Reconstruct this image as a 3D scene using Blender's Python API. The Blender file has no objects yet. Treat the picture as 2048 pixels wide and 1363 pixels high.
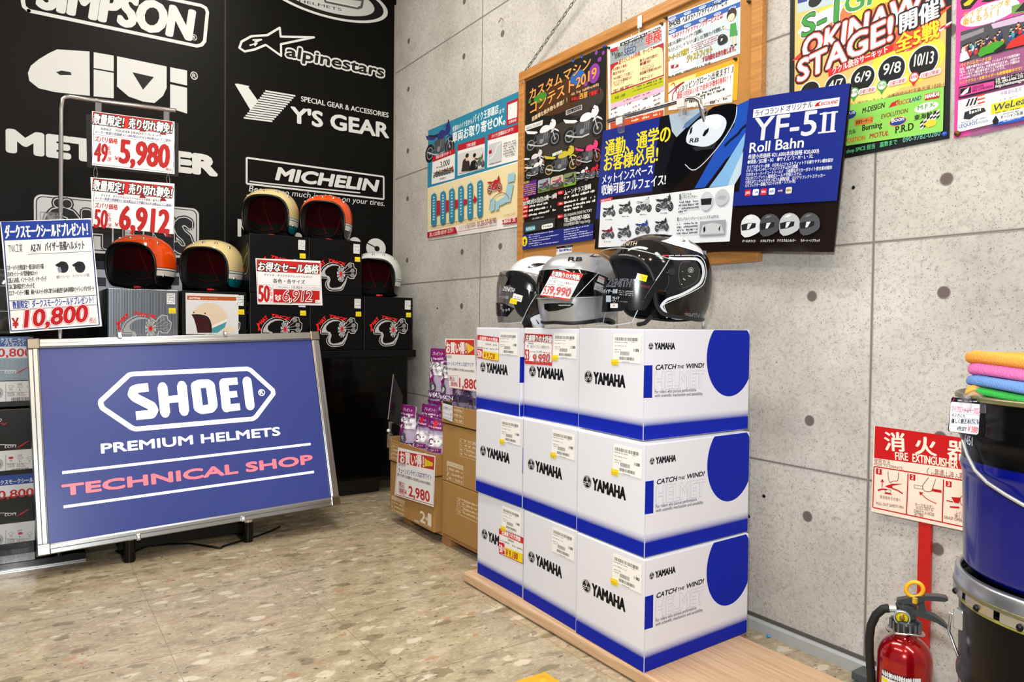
import bpy, bmesh, math, random
from mathutils import Vector, Matrix
from math import sin, cos, pi, radians as R_

# ------------------------------------------------------------------ camera, light, exposure
SC = bpy.context.scene
COL = SC.collection
EYE = Vector((0, 0, .92))
FPX, YAW, PITCH, ROLL = 1448.83, .5969348, -.0234035, -.0109199
_f = Vector((sin(YAW)*cos(PITCH), cos(YAW)*cos(PITCH), sin(PITCH)))
_r = Vector((cos(YAW), -sin(YAW), 0))
_d = _f.cross(_r)
_r, _d = cos(ROLL)*_r + sin(ROLL)*_d, -sin(ROLL)*_r + cos(ROLL)*_d
cam = bpy.data.cameras.new('camera')
cam.sensor_width = 36
cam.lens = FPX/2048*36
cam.clip_start = .02
camo = bpy.data.objects.new('camera', cam)
COL.objects.link(camo)
camo.matrix_world = Matrix(((_r.x, -_d.x, -_f.x, EYE.x), (_r.y, -_d.y, -_f.y, EYE.y), (_r.z, -_d.z, -_f.z, EYE.z), (0, 0, 0, 1)))
SC.camera = camo

W = bpy.data.worlds.new('world')
SC.world = W
W.use_nodes = True
W.node_tree.nodes['Background'].inputs[0].default_value = (.97, .97, 1, 1)
W.node_tree.nodes['Background'].inputs[1].default_value = .30

def lamp(name, loc, tgt, size, watts, col, size_y=None, spread=None):
    l = bpy.data.lights.new(name, 'AREA')
    l.energy = watts
    l.color = col
    l.size = size
    if size_y:
        l.shape = 'RECTANGLE'
        l.size_y = size_y
    else:
        l.shape = 'DISK'
    if spread: l.spread = spread
    o = bpy.data.objects.new(name, l)
    COL.objects.link(o)
    o.location = loc
    o.rotation_euler = (Vector(tgt)-Vector(loc)).to_track_quat('-Z', 'Y').to_euler()
    return o
lamp('camera_flash', (-.05, .02, 1.17), (1.25, 2.1, .9), .09, 23, (.92, .97, 1))
lamp('ceiling_tube', (.75, 2.3, 3.12), (.75, 2.3, 0), .25, 46, (1, .95, .86), 2.2)
lamp('ceiling_tube', (-.9, 1.4, 3.12), (-.9, 1.4, 0), .25, 34, (1, .96, .9), 2.2)
lamp('ceiling_tube', (.9, -.9, 3.12), (.9, -.9, 0), .25, 40, (.98, .97, .95), 2.2)
lamp('ceiling_spot', (-.30, -.35, 3.10), (.0, 2.4, .6), .16, 18, (1, .72, .45))
vs = SC.view_settings
vs.view_transform = 'Standard'
vs.look = 'None'
vs.gamma = 1
vs.use_curve_mapping = False
vs.exposure = .14

# ------------------------------------------------------------------ photo geometry helpers
def ray(x, y):
    return _r*((x-1024)/FPX) + _d*((y-681.5)/FPX) + _f
def prj(P):
    q = Vector(P)-EYE
    z = q.dot(_f)
    return 1024+FPX*q.dot(_r)/z, 681.5+FPX*q.dot(_d)/z
def onx(x, y, X):
    r = ray(x, y); return EYE + r*(X/r.x)
def ony(x, y, Y):
    r = ray(x, y); return EYE + r*(Y/r.y)
def onz(x, y, z):
    r = ray(x, y); return EYE + r*((z-EYE.z)/r.z)
def ond(x, y, d):
    r = ray(x, y); return EYE + r*(d/math.hypot(r.x, r.y))
XR, YB = 1.856, 3.99
X, Y, Z = Vector((1, 0, 0)), Vector((0, 1, 0)), Vector((0, 0, 1))

# ------------------------------------------------------------------ materials
def lin(h):
    h = h.lstrip('#')
    if len(h) == 3: h = ''.join(c*2 for c in h)
    v = [int(h[i:i+2], 16)/255 for i in (0, 2, 4)]
    return tuple(c/12.92 if c <= .04045 else ((c+.055)/1.055)**2.4 for c in v)+(1,)
MC = {}
def mat(col, rough=.5, metal=0, spec=.5, emit=0, coat=0, alpha=1, trans=0, bump=0, bscale=200, var=0):
    k = (col, rough, metal, spec, emit, coat, alpha, trans, bump, bscale, var)
    if k in MC: return MC[k]
    m = bpy.data.materials.new('surface')
    m.use_nodes = True
    nt = m.node_tree
    b = nt.nodes['Principled BSDF']
    c = lin(col)
    b.inputs['Base Color'].default_value = c
    b.inputs['Roughness'].default_value = rough
    b.inputs['Metallic'].default_value = metal
    b.inputs['Specular IOR Level'].default_value = spec
    if emit:
        b.inputs['Emission Color'].default_value = c
        b.inputs['Emission Strength'].default_value = emit
    b.inputs['Coat Weight'].default_value = coat
    b.inputs['Coat Roughness'].default_value = .04
    b.inputs['Alpha'].default_value = alpha
    b.inputs['Transmission Weight'].default_value = trans
    if bump or var:
        tc = nt.nodes.new('ShaderNodeTexCoord')
        n = nt.nodes.new('ShaderNodeTexNoise')
        n.inputs['Scale'].default_value = bscale
        n.inputs['Detail'].default_value = 4
        nt.links.new(tc.outputs['Object'], n.inputs['Vector'])
        if bump:
            bp = nt.nodes.new('ShaderNodeBump')
            bp.inputs['Strength'].default_value = bump
            bp.inputs['Distance'].default_value = .002
            nt.links.new(n.outputs['Fac'], bp.inputs['Height'])
            nt.links.new(bp.outputs['Normal'], b.inputs['Normal'])
        if var:
            mx = nt.nodes.new('ShaderNodeMix')
            mx.data_type = 'RGBA'
            mx.inputs[6].default_value = tuple(q*(1-var) for q in c[:3])+(1,)
            mx.inputs[7].default_value = tuple(min(1, q*(1+var)) for q in c[:3])+(1,)
            nt.links.new(n.outputs['Fac'], mx.inputs[0])
            nt.links.new(mx.outputs[2], b.inputs['Base Color'])
    MC[k] = m
    return m
def nodemat():
    m = bpy.data.materials.new('surface')
    m.use_nodes = True
    nt = m.node_tree
    return m, nt, nt.nodes['Principled BSDF']
def nd(nt, kind, **kw):
    n = nt.nodes.new(kind)
    for k, v in kw.items():
        if k.startswith('i_'): n.inputs[int(k[2:]) if k[2:].isdigit() else k[2:].replace('_', ' ')].default_value = v
        else: setattr(n, k, v)
    return n
def ramp(nt, src, stops, interp='LINEAR'):
    r = nt.nodes.new('ShaderNodeValToRGB')
    r.color_ramp.interpolation = interp
    e = r.color_ramp.elements
    while len(e) < len(stops): e.new(.5)
    for q, (p, c) in zip(e, stops):
        q.position = p
        q.color = lin(c) if isinstance(c, str) else (c, c, c, 1)
    nt.links.new(src, r.inputs[0])
    return r.outputs[0]
def mixc(nt, fac, a, b, mode='MIX'):
    m = nt.nodes.new('ShaderNodeMix')
    m.data_type = 'RGBA'
    m.blend_type = mode
    for s, i in ((fac, 0), (a, 6), (b, 7)):
        if isinstance(s, (int, float)): m.inputs[i].default_value = s
        elif isinstance(s, str): m.inputs[i].default_value = lin(s)
        else: nt.links.new(s, m.inputs[i])
    return m.outputs[2]
FIN = dict(paper=dict(rough=.45, spec=.35), gloss=dict(rough=.16, spec=.5), wall=dict(rough=.55, spec=.3), lit=dict(rough=.3, spec=.4, emit=.6), card=dict(rough=.5, spec=.15), matte=dict(rough=.8, spec=.1))
def ink(c, fin='paper'): return mat(c, **FIN[fin])
CHROME = mat('#dcdcdc', .16, 1)
ALU = mat('#a6a6a3', .3, 1, bump=.02, bscale=60)
BLK = mat('#070708', .4, spec=.25)
BLKG = mat('#030304', .1, spec=.3)
CLEAR = mat('#ffffff', .05, trans=.95, alpha=.5)

# ------------------------------------------------------------------ mesh builder
class MB:
    def __init__(s):
        s.v, s.f, s.m, s.s, s.mats = [], [], [], [], []
        s.M = Matrix()
    def mi(s, m):
        if m not in s.mats: s.mats.append(m)
        return s.mats.index(m)
    def add(s, vs, fs, m, smooth=False):
        n = len(s.v)
        s.v += [s.M @ Vector(v) for v in vs]
        i = s.mi(m)
        for f in fs:
            s.f.append([n+q for q in f]); s.m.append(i); s.s.append(smooth)
        return s
    def box(s, lo, hi, m, bev=.002, M=None, seg=2):
        lo, hi = Vector(lo), Vector(hi)
        bm = bmesh.new()
        bmesh.ops.create_cube(bm, size=1)
        for v in bm.verts:
            v.co = Vector(((lo[i]+hi[i])/2+v.co[i]*(hi[i]-lo[i]) for i in range(3)))
        if bev: bmesh.ops.bevel(bm, geom=bm.edges[:], offset=min(bev, .45*min(abs(hi[i]-lo[i]) for i in range(3))), segments=seg, affect='EDGES', profile=.5)
        bm.verts.index_update()
        vs = [(M @ v.co if M else v.co.copy()) for v in bm.verts]
        s.add(vs, [[v.index for v in f.verts] for f in bm.faces], m)
        bm.free()
        return s
    def tube(s, pts, r, m, n=8, closed=False, caps=True):
        pts = [Vector(p) for p in pts]
        k = len(pts)
        rr = r if isinstance(r, (list, tuple)) else [r]*k
        T = []
        for i in range(k):
            a = pts[(i-1) % k] if (closed or i > 0) else pts[i]
            b = pts[(i+1) % k] if (closed or i < k-1) else pts[i]
            T.append((b-a).normalized() if (b-a).length > 1e-9 else Z.copy())
        u = T[0].orthogonal().normalized()
        vs, fs = [], []
        for i in range(k):
            u = (u-T[i]*u.dot(T[i]))
            u = u.normalized() if u.length > 1e-6 else T[i].orthogonal().normalized()
            w = T[i].cross(u)
            vs += [pts[i]+(u*cos(2*pi*j/n)+w*sin(2*pi*j/n))*rr[i] for j in range(n)]
        for i in range(k if closed else k-1):
            a, b = i*n, ((i+1) % k)*n
            fs += [[a+j, a+(j+1) % n, b+(j+1) % n, b+j] for j in range(n)]
        s.add(vs, fs, m, True)
        if caps and not closed:
            s.add(vs[:n], [list(range(n))[::-1]], m)
            s.add(vs[-n:], [list(range(n))], m)
        return s
    def lathe(s, prof, m, n=48, M=None, a0=0, a1=2*pi):
        full = abs(a1-a0-2*pi) < 1e-6
        k = n if full else n+1
        vs = []
        for r, z in prof:
            for j in range(k):
                a = a0+(a1-a0)*j/n
                p = Vector((r*cos(a), r*sin(a), z))
                vs.append(M @ p if M else p)
        fs = []
        for i in range(len(prof)-1):
            for j in range(n):
                q = (j+1) % k
                fs.append([i*k+j, i*k+q, (i+1)*k+q, (i+1)*k+j])
        return s.add(vs, fs, m, True)
    def cyl(s, a, b, r, m, n=16):
        return s.tube([a, b], r, m, n)
    def ball(s, c, r, m, n=12, sc=(1, 1, 1)):
        prof = [(max(1e-5, r*sin(pi*i/n)), -r*cos(pi*i/n)) for i in range(n+1)]
        return s.lathe(prof, m, n*2, Matrix.Translation(c) @ Matrix.Diagonal((sc[0], sc[1], sc[2], 1)))
    def prism(s, pts, off, m):
        """closed polygon pts extruded by the vector off"""
        pts = [Vector(p) for p in pts]
        off = Vector(off)
        k = len(pts)
        s.add(pts+[p+off for p in pts], [list(range(k))[::-1], list(range(k, 2*k))]+[[i, (i+1) % k, k+(i+1) % k, k+i] for i in range(k)], m)
        return s
    def grid(s, rows, m, smooth=True, wrap=False):
        k = len(rows[0])
        vs = [p for r in rows for p in r]
        fs = []
        for i in range(len(rows)-1):
            for j in range(k if wrap else k-1):
                q = (j+1) % k
                fs.append([i*k+j, i*k+q, (i+1)*k+q, (i+1)*k+j])
        return s.add(vs, fs, m, smooth)

def wm(o):
    while o.parent: o = o.parent
    return o.matrix_basis
def tag(o, label=None, cat=None, group=None, kind=None):
    if label: o['label'] = label
    if cat: o['category'] = cat
    if group: o['group'] = group
    if kind: o['kind'] = kind
    return o
def mesh(name, mb, M=Matrix()):
    me = bpy.data.meshes.new(name)
    I = M.inverted()
    me.from_pydata([I @ v for v in mb.v], [], mb.f)
    for m in mb.mats: me.materials.append(m)
    me.polygons.foreach_set('material_index', mb.m)
    me.polygons.foreach_set('use_smooth', mb.s)
    me.update()
    return me
def link(name, me, parent=None, M=None):
    o = bpy.data.objects.new(name, me)
    COL.objects.link(o)
    if parent: o.parent = parent
    elif M: o.matrix_basis = M
    return o
def obj(name, mb, parent=None, M=None, label=None, cat=None, group=None, kind=None, local=False):
    """one mesh object; the builder's points are in world space unless local"""
    if parent: B = Matrix() if local else wm(parent)
    elif M is None:
        lo = [min(v[i] for v in mb.v) for i in range(3)]
        hi = [max(v[i] for v in mb.v) for i in range(3)]
        M = Matrix.Translation(((lo[0]+hi[0])/2, (lo[1]+hi[1])/2, lo[2]))
        B = M
    else: B = Matrix() if local else M
    return tag(link(name, mesh(name, mb, B), parent, M), label, cat, group, kind)
def empty(name, M, label, cat, group=None):
    o = bpy.data.objects.new(name, None)
    o.empty_display_size = .05
    COL.objects.link(o)
    o.matrix_basis = M if isinstance(M, Matrix) else Matrix.Translation(M)
    return tag(o, label, cat, group)
def copy_tree(o, M=None, parent=None, label=None):
    c = o.copy()
    COL.objects.link(c)
    c.parent = parent
    if M is not None: c.matrix_basis = M
    if label: c['label'] = label
    for ch in [q for q in bpy.data.objects if q.parent == o]: copy_tree(ch, None, c)
    return c
def RZ(loc, deg): return Matrix.Translation(loc) @ Matrix.Rotation(R_(deg), 4, 'Z')

# ------------------------------------------------------------------ printing: flat ink on real surfaces
TXT = {}
def glyphs(t):
    if t not in TXT:
        c = bpy.data.curves.new('t', 'FONT')
        c.body = t
        c.resolution_u = 3
        c.dimensions = '2D'
        c.fill_mode = 'FRONT'
        o = bpy.data.objects.new('t', c)
        me = bpy.data.meshes.new_from_object(o)
        TXT[t] = ([(v.co.x, v.co.y) for v in me.vertices], [list(p.vertices) for p in me.polygons])
        bpy.data.meshes.remove(me)
        bpy.data.objects.remove(o)
        bpy.data.curves.remove(c)
    return TXT[t]
def subdivide(uvs, faces, mx):
    bm = bmesh.new()
    vs = [bm.verts.new((u[0], u[1], u[2] if len(u) > 2 else 0)) for u in uvs]
    for f in faces:
        try: bm.faces.new([vs[i] for i in f])
        except ValueError: pass
    bmesh.ops.triangulate(bm, faces=bm.faces[:])
    for _ in range(7):
        e = [q for q in bm.edges if q.calc_length() > mx]
        if not e: break
        bmesh.ops.subdivide_edges(bm, edges=e, cuts=1)
        bmesh.ops.triangulate(bm, faces=[f for f in bm.faces if len(f.verts) > 3])
    bm.verts.index_update()
    r = [v.co.copy() for v in bm.verts], [[v.index for v in f.verts] for f in bm.faces]
    bm.free()
    return r
class Ink:
    """ink on the plane through O spanned by U (rightwards) and V (up); points given as photo pixels or, with px=False, metres"""
    def __init__(s, mb, O, U, V, crop=None, fin='paper', px=True, step=1.8e-5, fn=None):
        s.mb, s.O, s.U, s.V, s.fin, s.px, s.step, s.fn = mb, Vector(O), Vector(U).normalized(), Vector(V).normalized(), fin, px, step, fn
        s.N = s.U.cross(s.V).normalized()
        s.V = s.N.cross(s.U)
        s.lay = 1
        s.fine = None
        s.rnd = random.Random(7)
        s.crop(*(crop or (0, 0, 1)))
    def crop(s, ox, oy, sc):
        s.c = (ox, oy, sc); return s
    def uv(s, x, y):
        if not s.px: return Vector((x, y))
        x, y = s.c[0]+x/s.c[2], s.c[1]+y/s.c[2]
        r = ray(x, y)
        P = EYE + r*((s.O-EYE).dot(s.N)/r.dot(s.N)) - s.O
        return Vector((P.dot(s.U), P.dot(s.V)))
    def xy(s, u):
        if not s.px: return u
        x, y = prj(s.O+s.U*u[0]+s.V*u[1])
        return (x-s.c[0])*s.c[2], (y-s.c[1])*s.c[2]
    def put(s, uvs, faces, col, fin=None):
        w = s.lay*s.step
        s.lay += 1
        f = s.fn or (lambda u, v, w: s.O+s.U*u+s.V*v+s.N*w)
        if s.fine: uvs, faces = subdivide(uvs, faces, s.fine)
        s.mb.add([f(u[0], u[1], w+(u[2] if len(u) > 2 else 0)) for u in uvs], faces, ink(col, fin or s.fin))
    def P(s, col, pts, fin=None, sm=False):
        if sm:
            k, out = len(pts), []
            for i in range(k):
                a, b, c, d = (Vector(pts[(i+j) % k]) for j in (-1, 0, 1, 2))
                for t in (0, .2, .4, .6, .8): out.append(tuple(.5*((2*b)+(c-a)*t+(2*a-5*b+4*c-d)*t*t+(3*b-a-3*c+d)*t**3)))
            pts = out
        q = [s.uv(*p) for p in pts]
        if sum(q[i][0]*q[(i+1) % len(q)][1]-q[(i+1) % len(q)][0]*q[i][1] for i in range(len(q))) < 0: q.reverse()
        s.put(q, [list(range(len(q)))], col, fin)
    def ends(s, x0, y0, x1, y1=None):
        a = s.uv(x0, y0)
        if y1 is None:
            if not s.px: return a, Vector((x1, y0))
            b, yy = s.uv(x1, y0), y0
            for _ in range(5):
                yy = s.xy((b[0], a[1]))[1]
                b = s.uv(x1, yy)
            return a, Vector((b[0], a[1]))
        return a, s.uv(x1, y1)
    def hh(s, x0, y0, h): return h if not s.px else (s.uv(x0, y0-h)-s.uv(x0, y0)).length
    def R(s, col, x0, y0, x1, h, y1=None, fin=None, rad=0):
        a, b = s.ends(x0, y0, x1, y1)
        H = s.hh(x0, y0, h)
        e = (b-a)
        p = Vector((-e[1], e[0])).normalized()*H
        if rad:
            L, ex, ey = e.length, e.normalized(), p.normalized()
            r = rad*min(H, L)
            q = []
            for cx, cy, t in ((r, r, 180), (L-r, r, 270), (L-r, H-r, 0), (r, H-r, 90)):
                q += [a+ex*(cx+r*cos(R_(t+15*i)))+ey*(cy+r*sin(R_(t+15*i))) for i in range(7)]
            s.put(q, [list(range(len(q)))], col, fin)
        else: s.put([a, b, b+p, a+p], [[0, 1, 2, 3]], col, fin)
    def F(s, col, x0, y0, x1, h, w, y1=None):
        """a rectangular frame line of pixel width w"""
        a, b = s.ends(x0, y0, x1, y1)
        H, e = s.hh(x0, y0, h), b-a
        p = Vector((-e[1], e[0])).normalized()*H
        s.stroke([a, b, b+p, a+p], s.hh(x0, y0, w), col, True)
    def E(s, col, x, y, rx, ry=None, n=28, fin=None, a0=0, a1=360):
        c = s.uv(x, y)
        if s.px:
            ru = abs(s.uv(x+rx, y)[0]-s.uv(x-rx, y)[0])/2
            rv = abs(s.uv(x, y-(ry or rx))[1]-s.uv(x, y+(ry or rx))[1])/2
        else: ru, rv = rx, ry or rx
        s.put([c+Vector((ru*cos(R_(a0+(a1-a0)*i/n)), rv*sin(R_(a0+(a1-a0)*i/n)))) for i in range(n+(a1-a0 < 360))], [list(range(n+(a1-a0 < 360)))], col, fin)
    def O_(s, col, x, y, rx, ry, w, n=32):
        c = s.uv(x, y)
        if s.px:
            ru = abs(s.uv(x+rx, y)[0]-s.uv(x-rx, y)[0])/2
            rv = abs(s.uv(x, y-ry)[1]-s.uv(x, y+ry)[1])/2
            w = s.hh(x, y, w)
        else: ru, rv = rx, ry
        q = [c+Vector((k[0]*cos(2*pi*i/n), k[1]*sin(2*pi*i/n))) for k in ((ru, rv), (ru-w, rv-w)) for i in range(n)]
        s.put(q, [[i, (i+1) % n, n+(i+1) % n, n+i] for i in range(n)], col)
    def stroke(s, q, w, col, closed=False, fin=None, rnd=True):
        vs, fs = [], []
        k = len(q)
        for i in range(k if closed else k-1):
            a, b = q[i], q[(i+1) % k]
            e = (b-a)
            if e.length < 1e-7: continue
            p = Vector((-e[1], e[0])).normalized()*w/2
            n = len(vs)
            z = (i % 2)*4e-6
            vs += [(c[0], c[1], z) for c in (a-p, b-p, b+p, a+p)]
            fs.append([n, n+1, n+2, n+3])
        if rnd:
            for i in (range(k) if closed else range(1, k-1)):
                n = len(vs)
                vs += [(q[i][0]+cos(pi*j/5)*w/2, q[i][1]+sin(pi*j/5)*w/2, 8e-6+(i % 2)*4e-6) for j in range(10)]
                fs.append(list(range(n, n+10)))
        s.put(vs, fs, col, fin)
    def L(s, col, pts, w, closed=False, fin=None, rnd=True):
        q = [s.uv(*p) for p in pts]
        s.stroke(q, s.hh(pts[0][0], pts[0][1], w), col, closed, fin, rnd)
    def S(s, col, pts, w, closed=False):
        """smooth curve through the points"""
        k = len(pts)
        out = []
        for i in range(k if closed else k-1):
            g = lambda j: Vector(pts[j % k] if closed else pts[max(0, min(k-1, j))])
            a, b, c, d = g(i-1), g(i), g(i+1), g(i+2)
            for t in (0, .25, .5, .75):
                out.append(.5*((2*b)+(c-a)*t+(2*a-5*b+4*c-d)*t*t+(3*b-a-3*c+d)*t**3))
        if not closed: out.append(Vector(pts[-1]))
        s.L(col, [tuple(p) for p in out], w, closed)
    def T(s, t, x0, y0, x1, h, col, y1=None, b=0, sh=0, out=None, ow=.07, fin=None):
        a, e = s.ends(x0, y0, x1, y1)
        e = e-a
        L = e.length
        ex = e/L
        ey = Vector((-ex[1], ex[0]))
        H = s.hh(x0, y0, h)
        vs, fs = glyphs(t)
        if not vs: return
        x_0, x_1 = min(v[0] for v in vs), max(v[0] for v in vs)
        ym = max(v[1] for v in vs)
        if ym < .4: ym = .75
        q = [((v[0]-x_0)/(x_1-x_0)*L, v[1]/ym*H) for v in vs]
        def lay(offs, col):
            V_, F_ = [], []
            for i, (dx, dy) in enumerate(offs):
                n = len(V_)
                for p in q:
                    c = a+ex*(p[0]+dx+sh*p[1])+ey*(p[1]+dy)
                    V_.append((c[0], c[1], i*3e-6))
                F_ += [[n+i for i in f] for f in fs]
            s.put(V_, F_, col, fin)
            s.lay += len(offs)*3e-6/s.step
        if out:
            r = ow*H
            lay([(r*cos(pi*i/6), r*sin(pi*i/6)) for i in range(12)], out)
        r = b*H
        lay([(0, 0)]+([(r*q*cos(2*pi*i/n), r*q*.8*sin(2*pi*i/n)) for q, n in ((.5, 6), (1, 16)) for i in range(n)] if b > .04 else [(r, 0), (-r, 0), (0, r*.6), (0, -r*.6)] if b else []), col)
    def B(s, x0, y0, x1, h, col='#1a1a1a', n=26):
        """bar code"""
        a, b = s.ends(x0, y0, x1)
        H = s.hh(x0, y0, h)
        e = (b-a)/n
        p = Vector((-e[1], e[0])).normalized()*H
        vs, fs = [], []
        for i in range(n):
            w = s.rnd.choice((.35, .5, .7))
            k = len(vs)
            c = a+e*i
            vs += [c, c+e*w, c+e*w+p, c+p]
            fs.append([k, k+1, k+2, k+3])
        s.put(vs, fs, col)
    def G(s, x0, y0, x1, h, col, y1=None, fill=.8):
        """a line of print too small to read in the photo"""
        a, b = s.ends(x0, y0, x1, y1)
        H, e = s.hh(x0, y0, h), b-a
        L = e.length
        ex = e/L
        ey = Vector((-ex[1], ex[0]))
        t, vs, fs = 0, [], []
        while t < L:
            w = H*s.rnd.uniform(.3, .7)
            if s.rnd.random() < fill:
                h0, h1 = H*s.rnd.uniform(0, .25), H*s.rnd.uniform(.6, 1)
                k = len(vs)
                w2 = min(w, L-t)
                vs += [a+ex*t+ey*h0, a+ex*(t+w2)+ey*h0, a+ex*(t+w2)+ey*h1, a+ex*t+ey*h1]
                fs.append([k, k+1, k+2, k+3])
            t += w+H*.18
        if vs: s.put(vs, fs, col)
def sheet(px, P0, U, V, thick=.0006, col='#f2f3f5', crop=None, fin='paper', back=None, inpx=True):
    """a sheet of paper or board whose outline is given in photo pixels on the plane P0,U,V; returns (builder, ink)"""
    mb = MB()
    k = Ink(mb, P0, U, V, None if inpx else crop, fin)
    q = [k.uv(*p) for p in px]
    k.crop(*(crop or (0, 0, 1)))
    if sum(q[i][0]*q[(i+1) % len(q)][1]-q[(i+1) % len(q)][0]*q[i][1] for i in range(len(q))) < 0: q.reverse()
    w = [k.O+k.U*u[0]+k.V*u[1] for u in q]
    mb.prism([p-k.N*thick for p in w], k.N*thick, back or ink(col, fin))
    if back: mb.add([p+k.N*2e-5 for p in w], [list(range(len(w)))], ink(col, fin))
    k.q = q
    return mb, k
def para(px, s):
    """corner points of the flat parallelogram seen at the four pixels, its first corner s ray lengths away"""
    A = [ray(*p) for p in px]
    D = Matrix((( -A[1].x, A[2].x, -A[3].x), (-A[1].y, A[2].y, -A[3].y), (-A[1].z, A[2].z, -A[3].z)))
    l = D.inverted() @ (-A[0])
    return [EYE+A[0]*s]+[EYE+A[i+1]*(s*l[i]) for i in range(3)]
WU, WV = -Y, Z           # on the concrete wall
BU, BV = X, Z            # on the black wall
# ------------------------------------------------------------------ the setting
def concrete():
    m, nt, b = nodemat()
    tc = nd(nt, 'ShaderNodeTexCoord').outputs['Object']
    def noise(sc, det=5, rough=.6):
        n = nd(nt, 'ShaderNodeTexNoise')
        n.inputs['Scale'].default_value = sc
        n.inputs['Detail'].default_value = det
        n.inputs['Roughness'].default_value = rough
        nt.links.new(tc, n.inputs['Vector'])
        return n.outputs['Fac']
    c = ramp(nt, noise(2.6, 9, .68), [(.3, '#aeaba4'), (.5, '#c6c3bc'), (.68, '#d5d3cd')])
    c = mixc(nt, ramp(nt, noise(75, 6, .75), [(.50, 0.), (.68, .6)]), c, '#8a837d')
    def pores(sc, r0, r1, dens):
        v = nd(nt, 'ShaderNodeTexVoronoi')
        v.inputs['Scale'].default_value = sc
        mp = nd(nt, 'ShaderNodeMapping')
        mp.inputs['Scale'].default_value = (1, 1, .8)
        w = nd(nt, 'ShaderNodeTexNoise')
        w.inputs['Scale'].default_value = 90
        nt.links.new(tc, w.inputs['Vector'])
        ad = nd(nt, 'ShaderNodeMix', data_type='VECTOR')
        ad.inputs[0].default_value = .012
        nt.links.new(tc, ad.inputs[4]); nt.links.new(w.outputs['Color'], ad.inputs[5])
        nt.links.new(ad.outputs[1], mp.inputs['Vector'])
        nt.links.new(mp.outputs[0], v.inputs['Vector'])
        near = ramp(nt, v.outputs['Distance'], [(r0, 1.), (r1, 0.)])
        sel = nd(nt, 'ShaderNodeSeparateColor')
        nt.links.new(v.outputs['Color'], sel.inputs[0])
        pick = ramp(nt, sel.outputs[0], [(dens, 1.), (dens+.02, 0.)])
        mu = nd(nt, 'ShaderNodeMath', operation='MULTIPLY')
        nt.links.new(near, mu.inputs[0]); nt.links.new(pick, mu.inputs[1])
        return mu.outputs[0]
    c = mixc(nt, pores(115, .08, .17, .26), c, '#504b48')
    c = mixc(nt, pores(230, .14, .30, .30), c, '#6e6864')
    nt.links.new(c, b.inputs['Base Color'])
    b.inputs['Roughness'].default_value = .75
    b.inputs['Specular IOR Level'].default_value = .25
    bp = nd(nt, 'ShaderNodeBump')
    bp.inputs['Strength'].default_value = .08
    nt.links.new(noise(120), bp.inputs['Height'])
    nt.links.new(bp.outputs[0], b.inputs['Normal'])
    return m
def terrazzo():
    m, nt, b = nodemat()
    tc = nd(nt, 'ShaderNodeTexCoord').outputs['Object']
    mp = nd(nt, 'ShaderNodeMapping')
    mp.inputs['Scale'].default_value = (1, 1.7, 1)
    mp.inputs['Rotation'].default_value = (0, 0, .15)
    nt.links.new(tc, mp.inputs['Vector'])
    co = mp.outputs[0]
    def noise(sc, det=6, rough=.65, dist=0):
        n = nd(nt, 'ShaderNodeTexNoise')
        n.inputs['Scale'].default_value = sc
        n.inputs['Detail'].default_value = det
        n.inputs['Roughness'].default_value = rough
        n.inputs['Distortion'].default_value = dist
        nt.links.new(co, n.inputs['Vector'])
        return n.outputs['Fac']
    c = ramp(nt, noise(9, 8, .7, .6), [(.30, '#8a7c63'), (.43, '#a4967a'), (.56, '#b6a88b'), (.72, '#cbc0a7')])
    c = mixc(nt, ramp(nt, noise(38, 8, .78, 1.2), [(.50, 0.), (.64, .42)]), c, '#877a5c')
    c = mixc(nt, ramp(nt, noise(60, 6, .75, .8), [(.54, 0.), (.68, .6)]), c, '#e4dcc8')
    def chips(sc, seed, lo, hi, dens, col, amt):
        nonlocal c
        w = nd(nt, 'ShaderNodeTexNoise')
        w.inputs['Scale'].default_value = 14+seed
        w.inputs['Detail'].default_value = 4
        nt.links.new(co, w.inputs['Vector'])
        ad = nd(nt, 'ShaderNodeMix', data_type='VECTOR')
        ad.inputs[0].default_value = .07
        nt.links.new(co, ad.inputs[4]); nt.links.new(w.outputs['Color'], ad.inputs[5])
        m2 = nd(nt, 'ShaderNodeMapping')
        m2.inputs['Location'].default_value = (seed*3.1, seed*1.7, seed)
        nt.links.new(ad.outputs[1], m2.inputs['Vector'])
        v = nd(nt, 'ShaderNodeTexVoronoi')
        v.inputs['Scale'].default_value = sc
        nt.links.new(m2.outputs[0], v.inputs['Vector'])
        near = ramp(nt, v.outputs['Distance'], [(lo, 1.), (hi, 0.)])
        sp = nd(nt, 'ShaderNodeSeparateColor')
        nt.links.new(v.outputs['Color'], sp.inputs[0])
        pick = ramp(nt, sp.outputs[1], [(dens, amt), (dens+.02, 0.)])
        mu = nd(nt, 'ShaderNodeMath', operation='MULTIPLY')
        nt.links.new(near, mu.inputs[0]); nt.links.new(pick, mu.inputs[1])
        c = mixc(nt, mu.outputs[0], c, col)
    chips(11, 1, .30, .36, .18, '#75684f', .65)
    chips(14, 2, .28, .38, .22, '#dcd2bd', .65)
    chips(17, 3, .24, .32, .10, '#b08560', .7)
    chips(20, 4, .26, .32, .22, '#857c66', .75)
    chips(60, 5, .24, .34, .14, '#4a3f31', .8)
    nt.links.new(c, b.inputs['Base Color'])
    b.inputs['Roughness'].default_value = .2
    b.inputs['Specular IOR Level'].default_value = .4
    return m
def structure(name, mb, M=None): return obj(name, mb, None, M or Matrix(), kind='structure')

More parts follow.
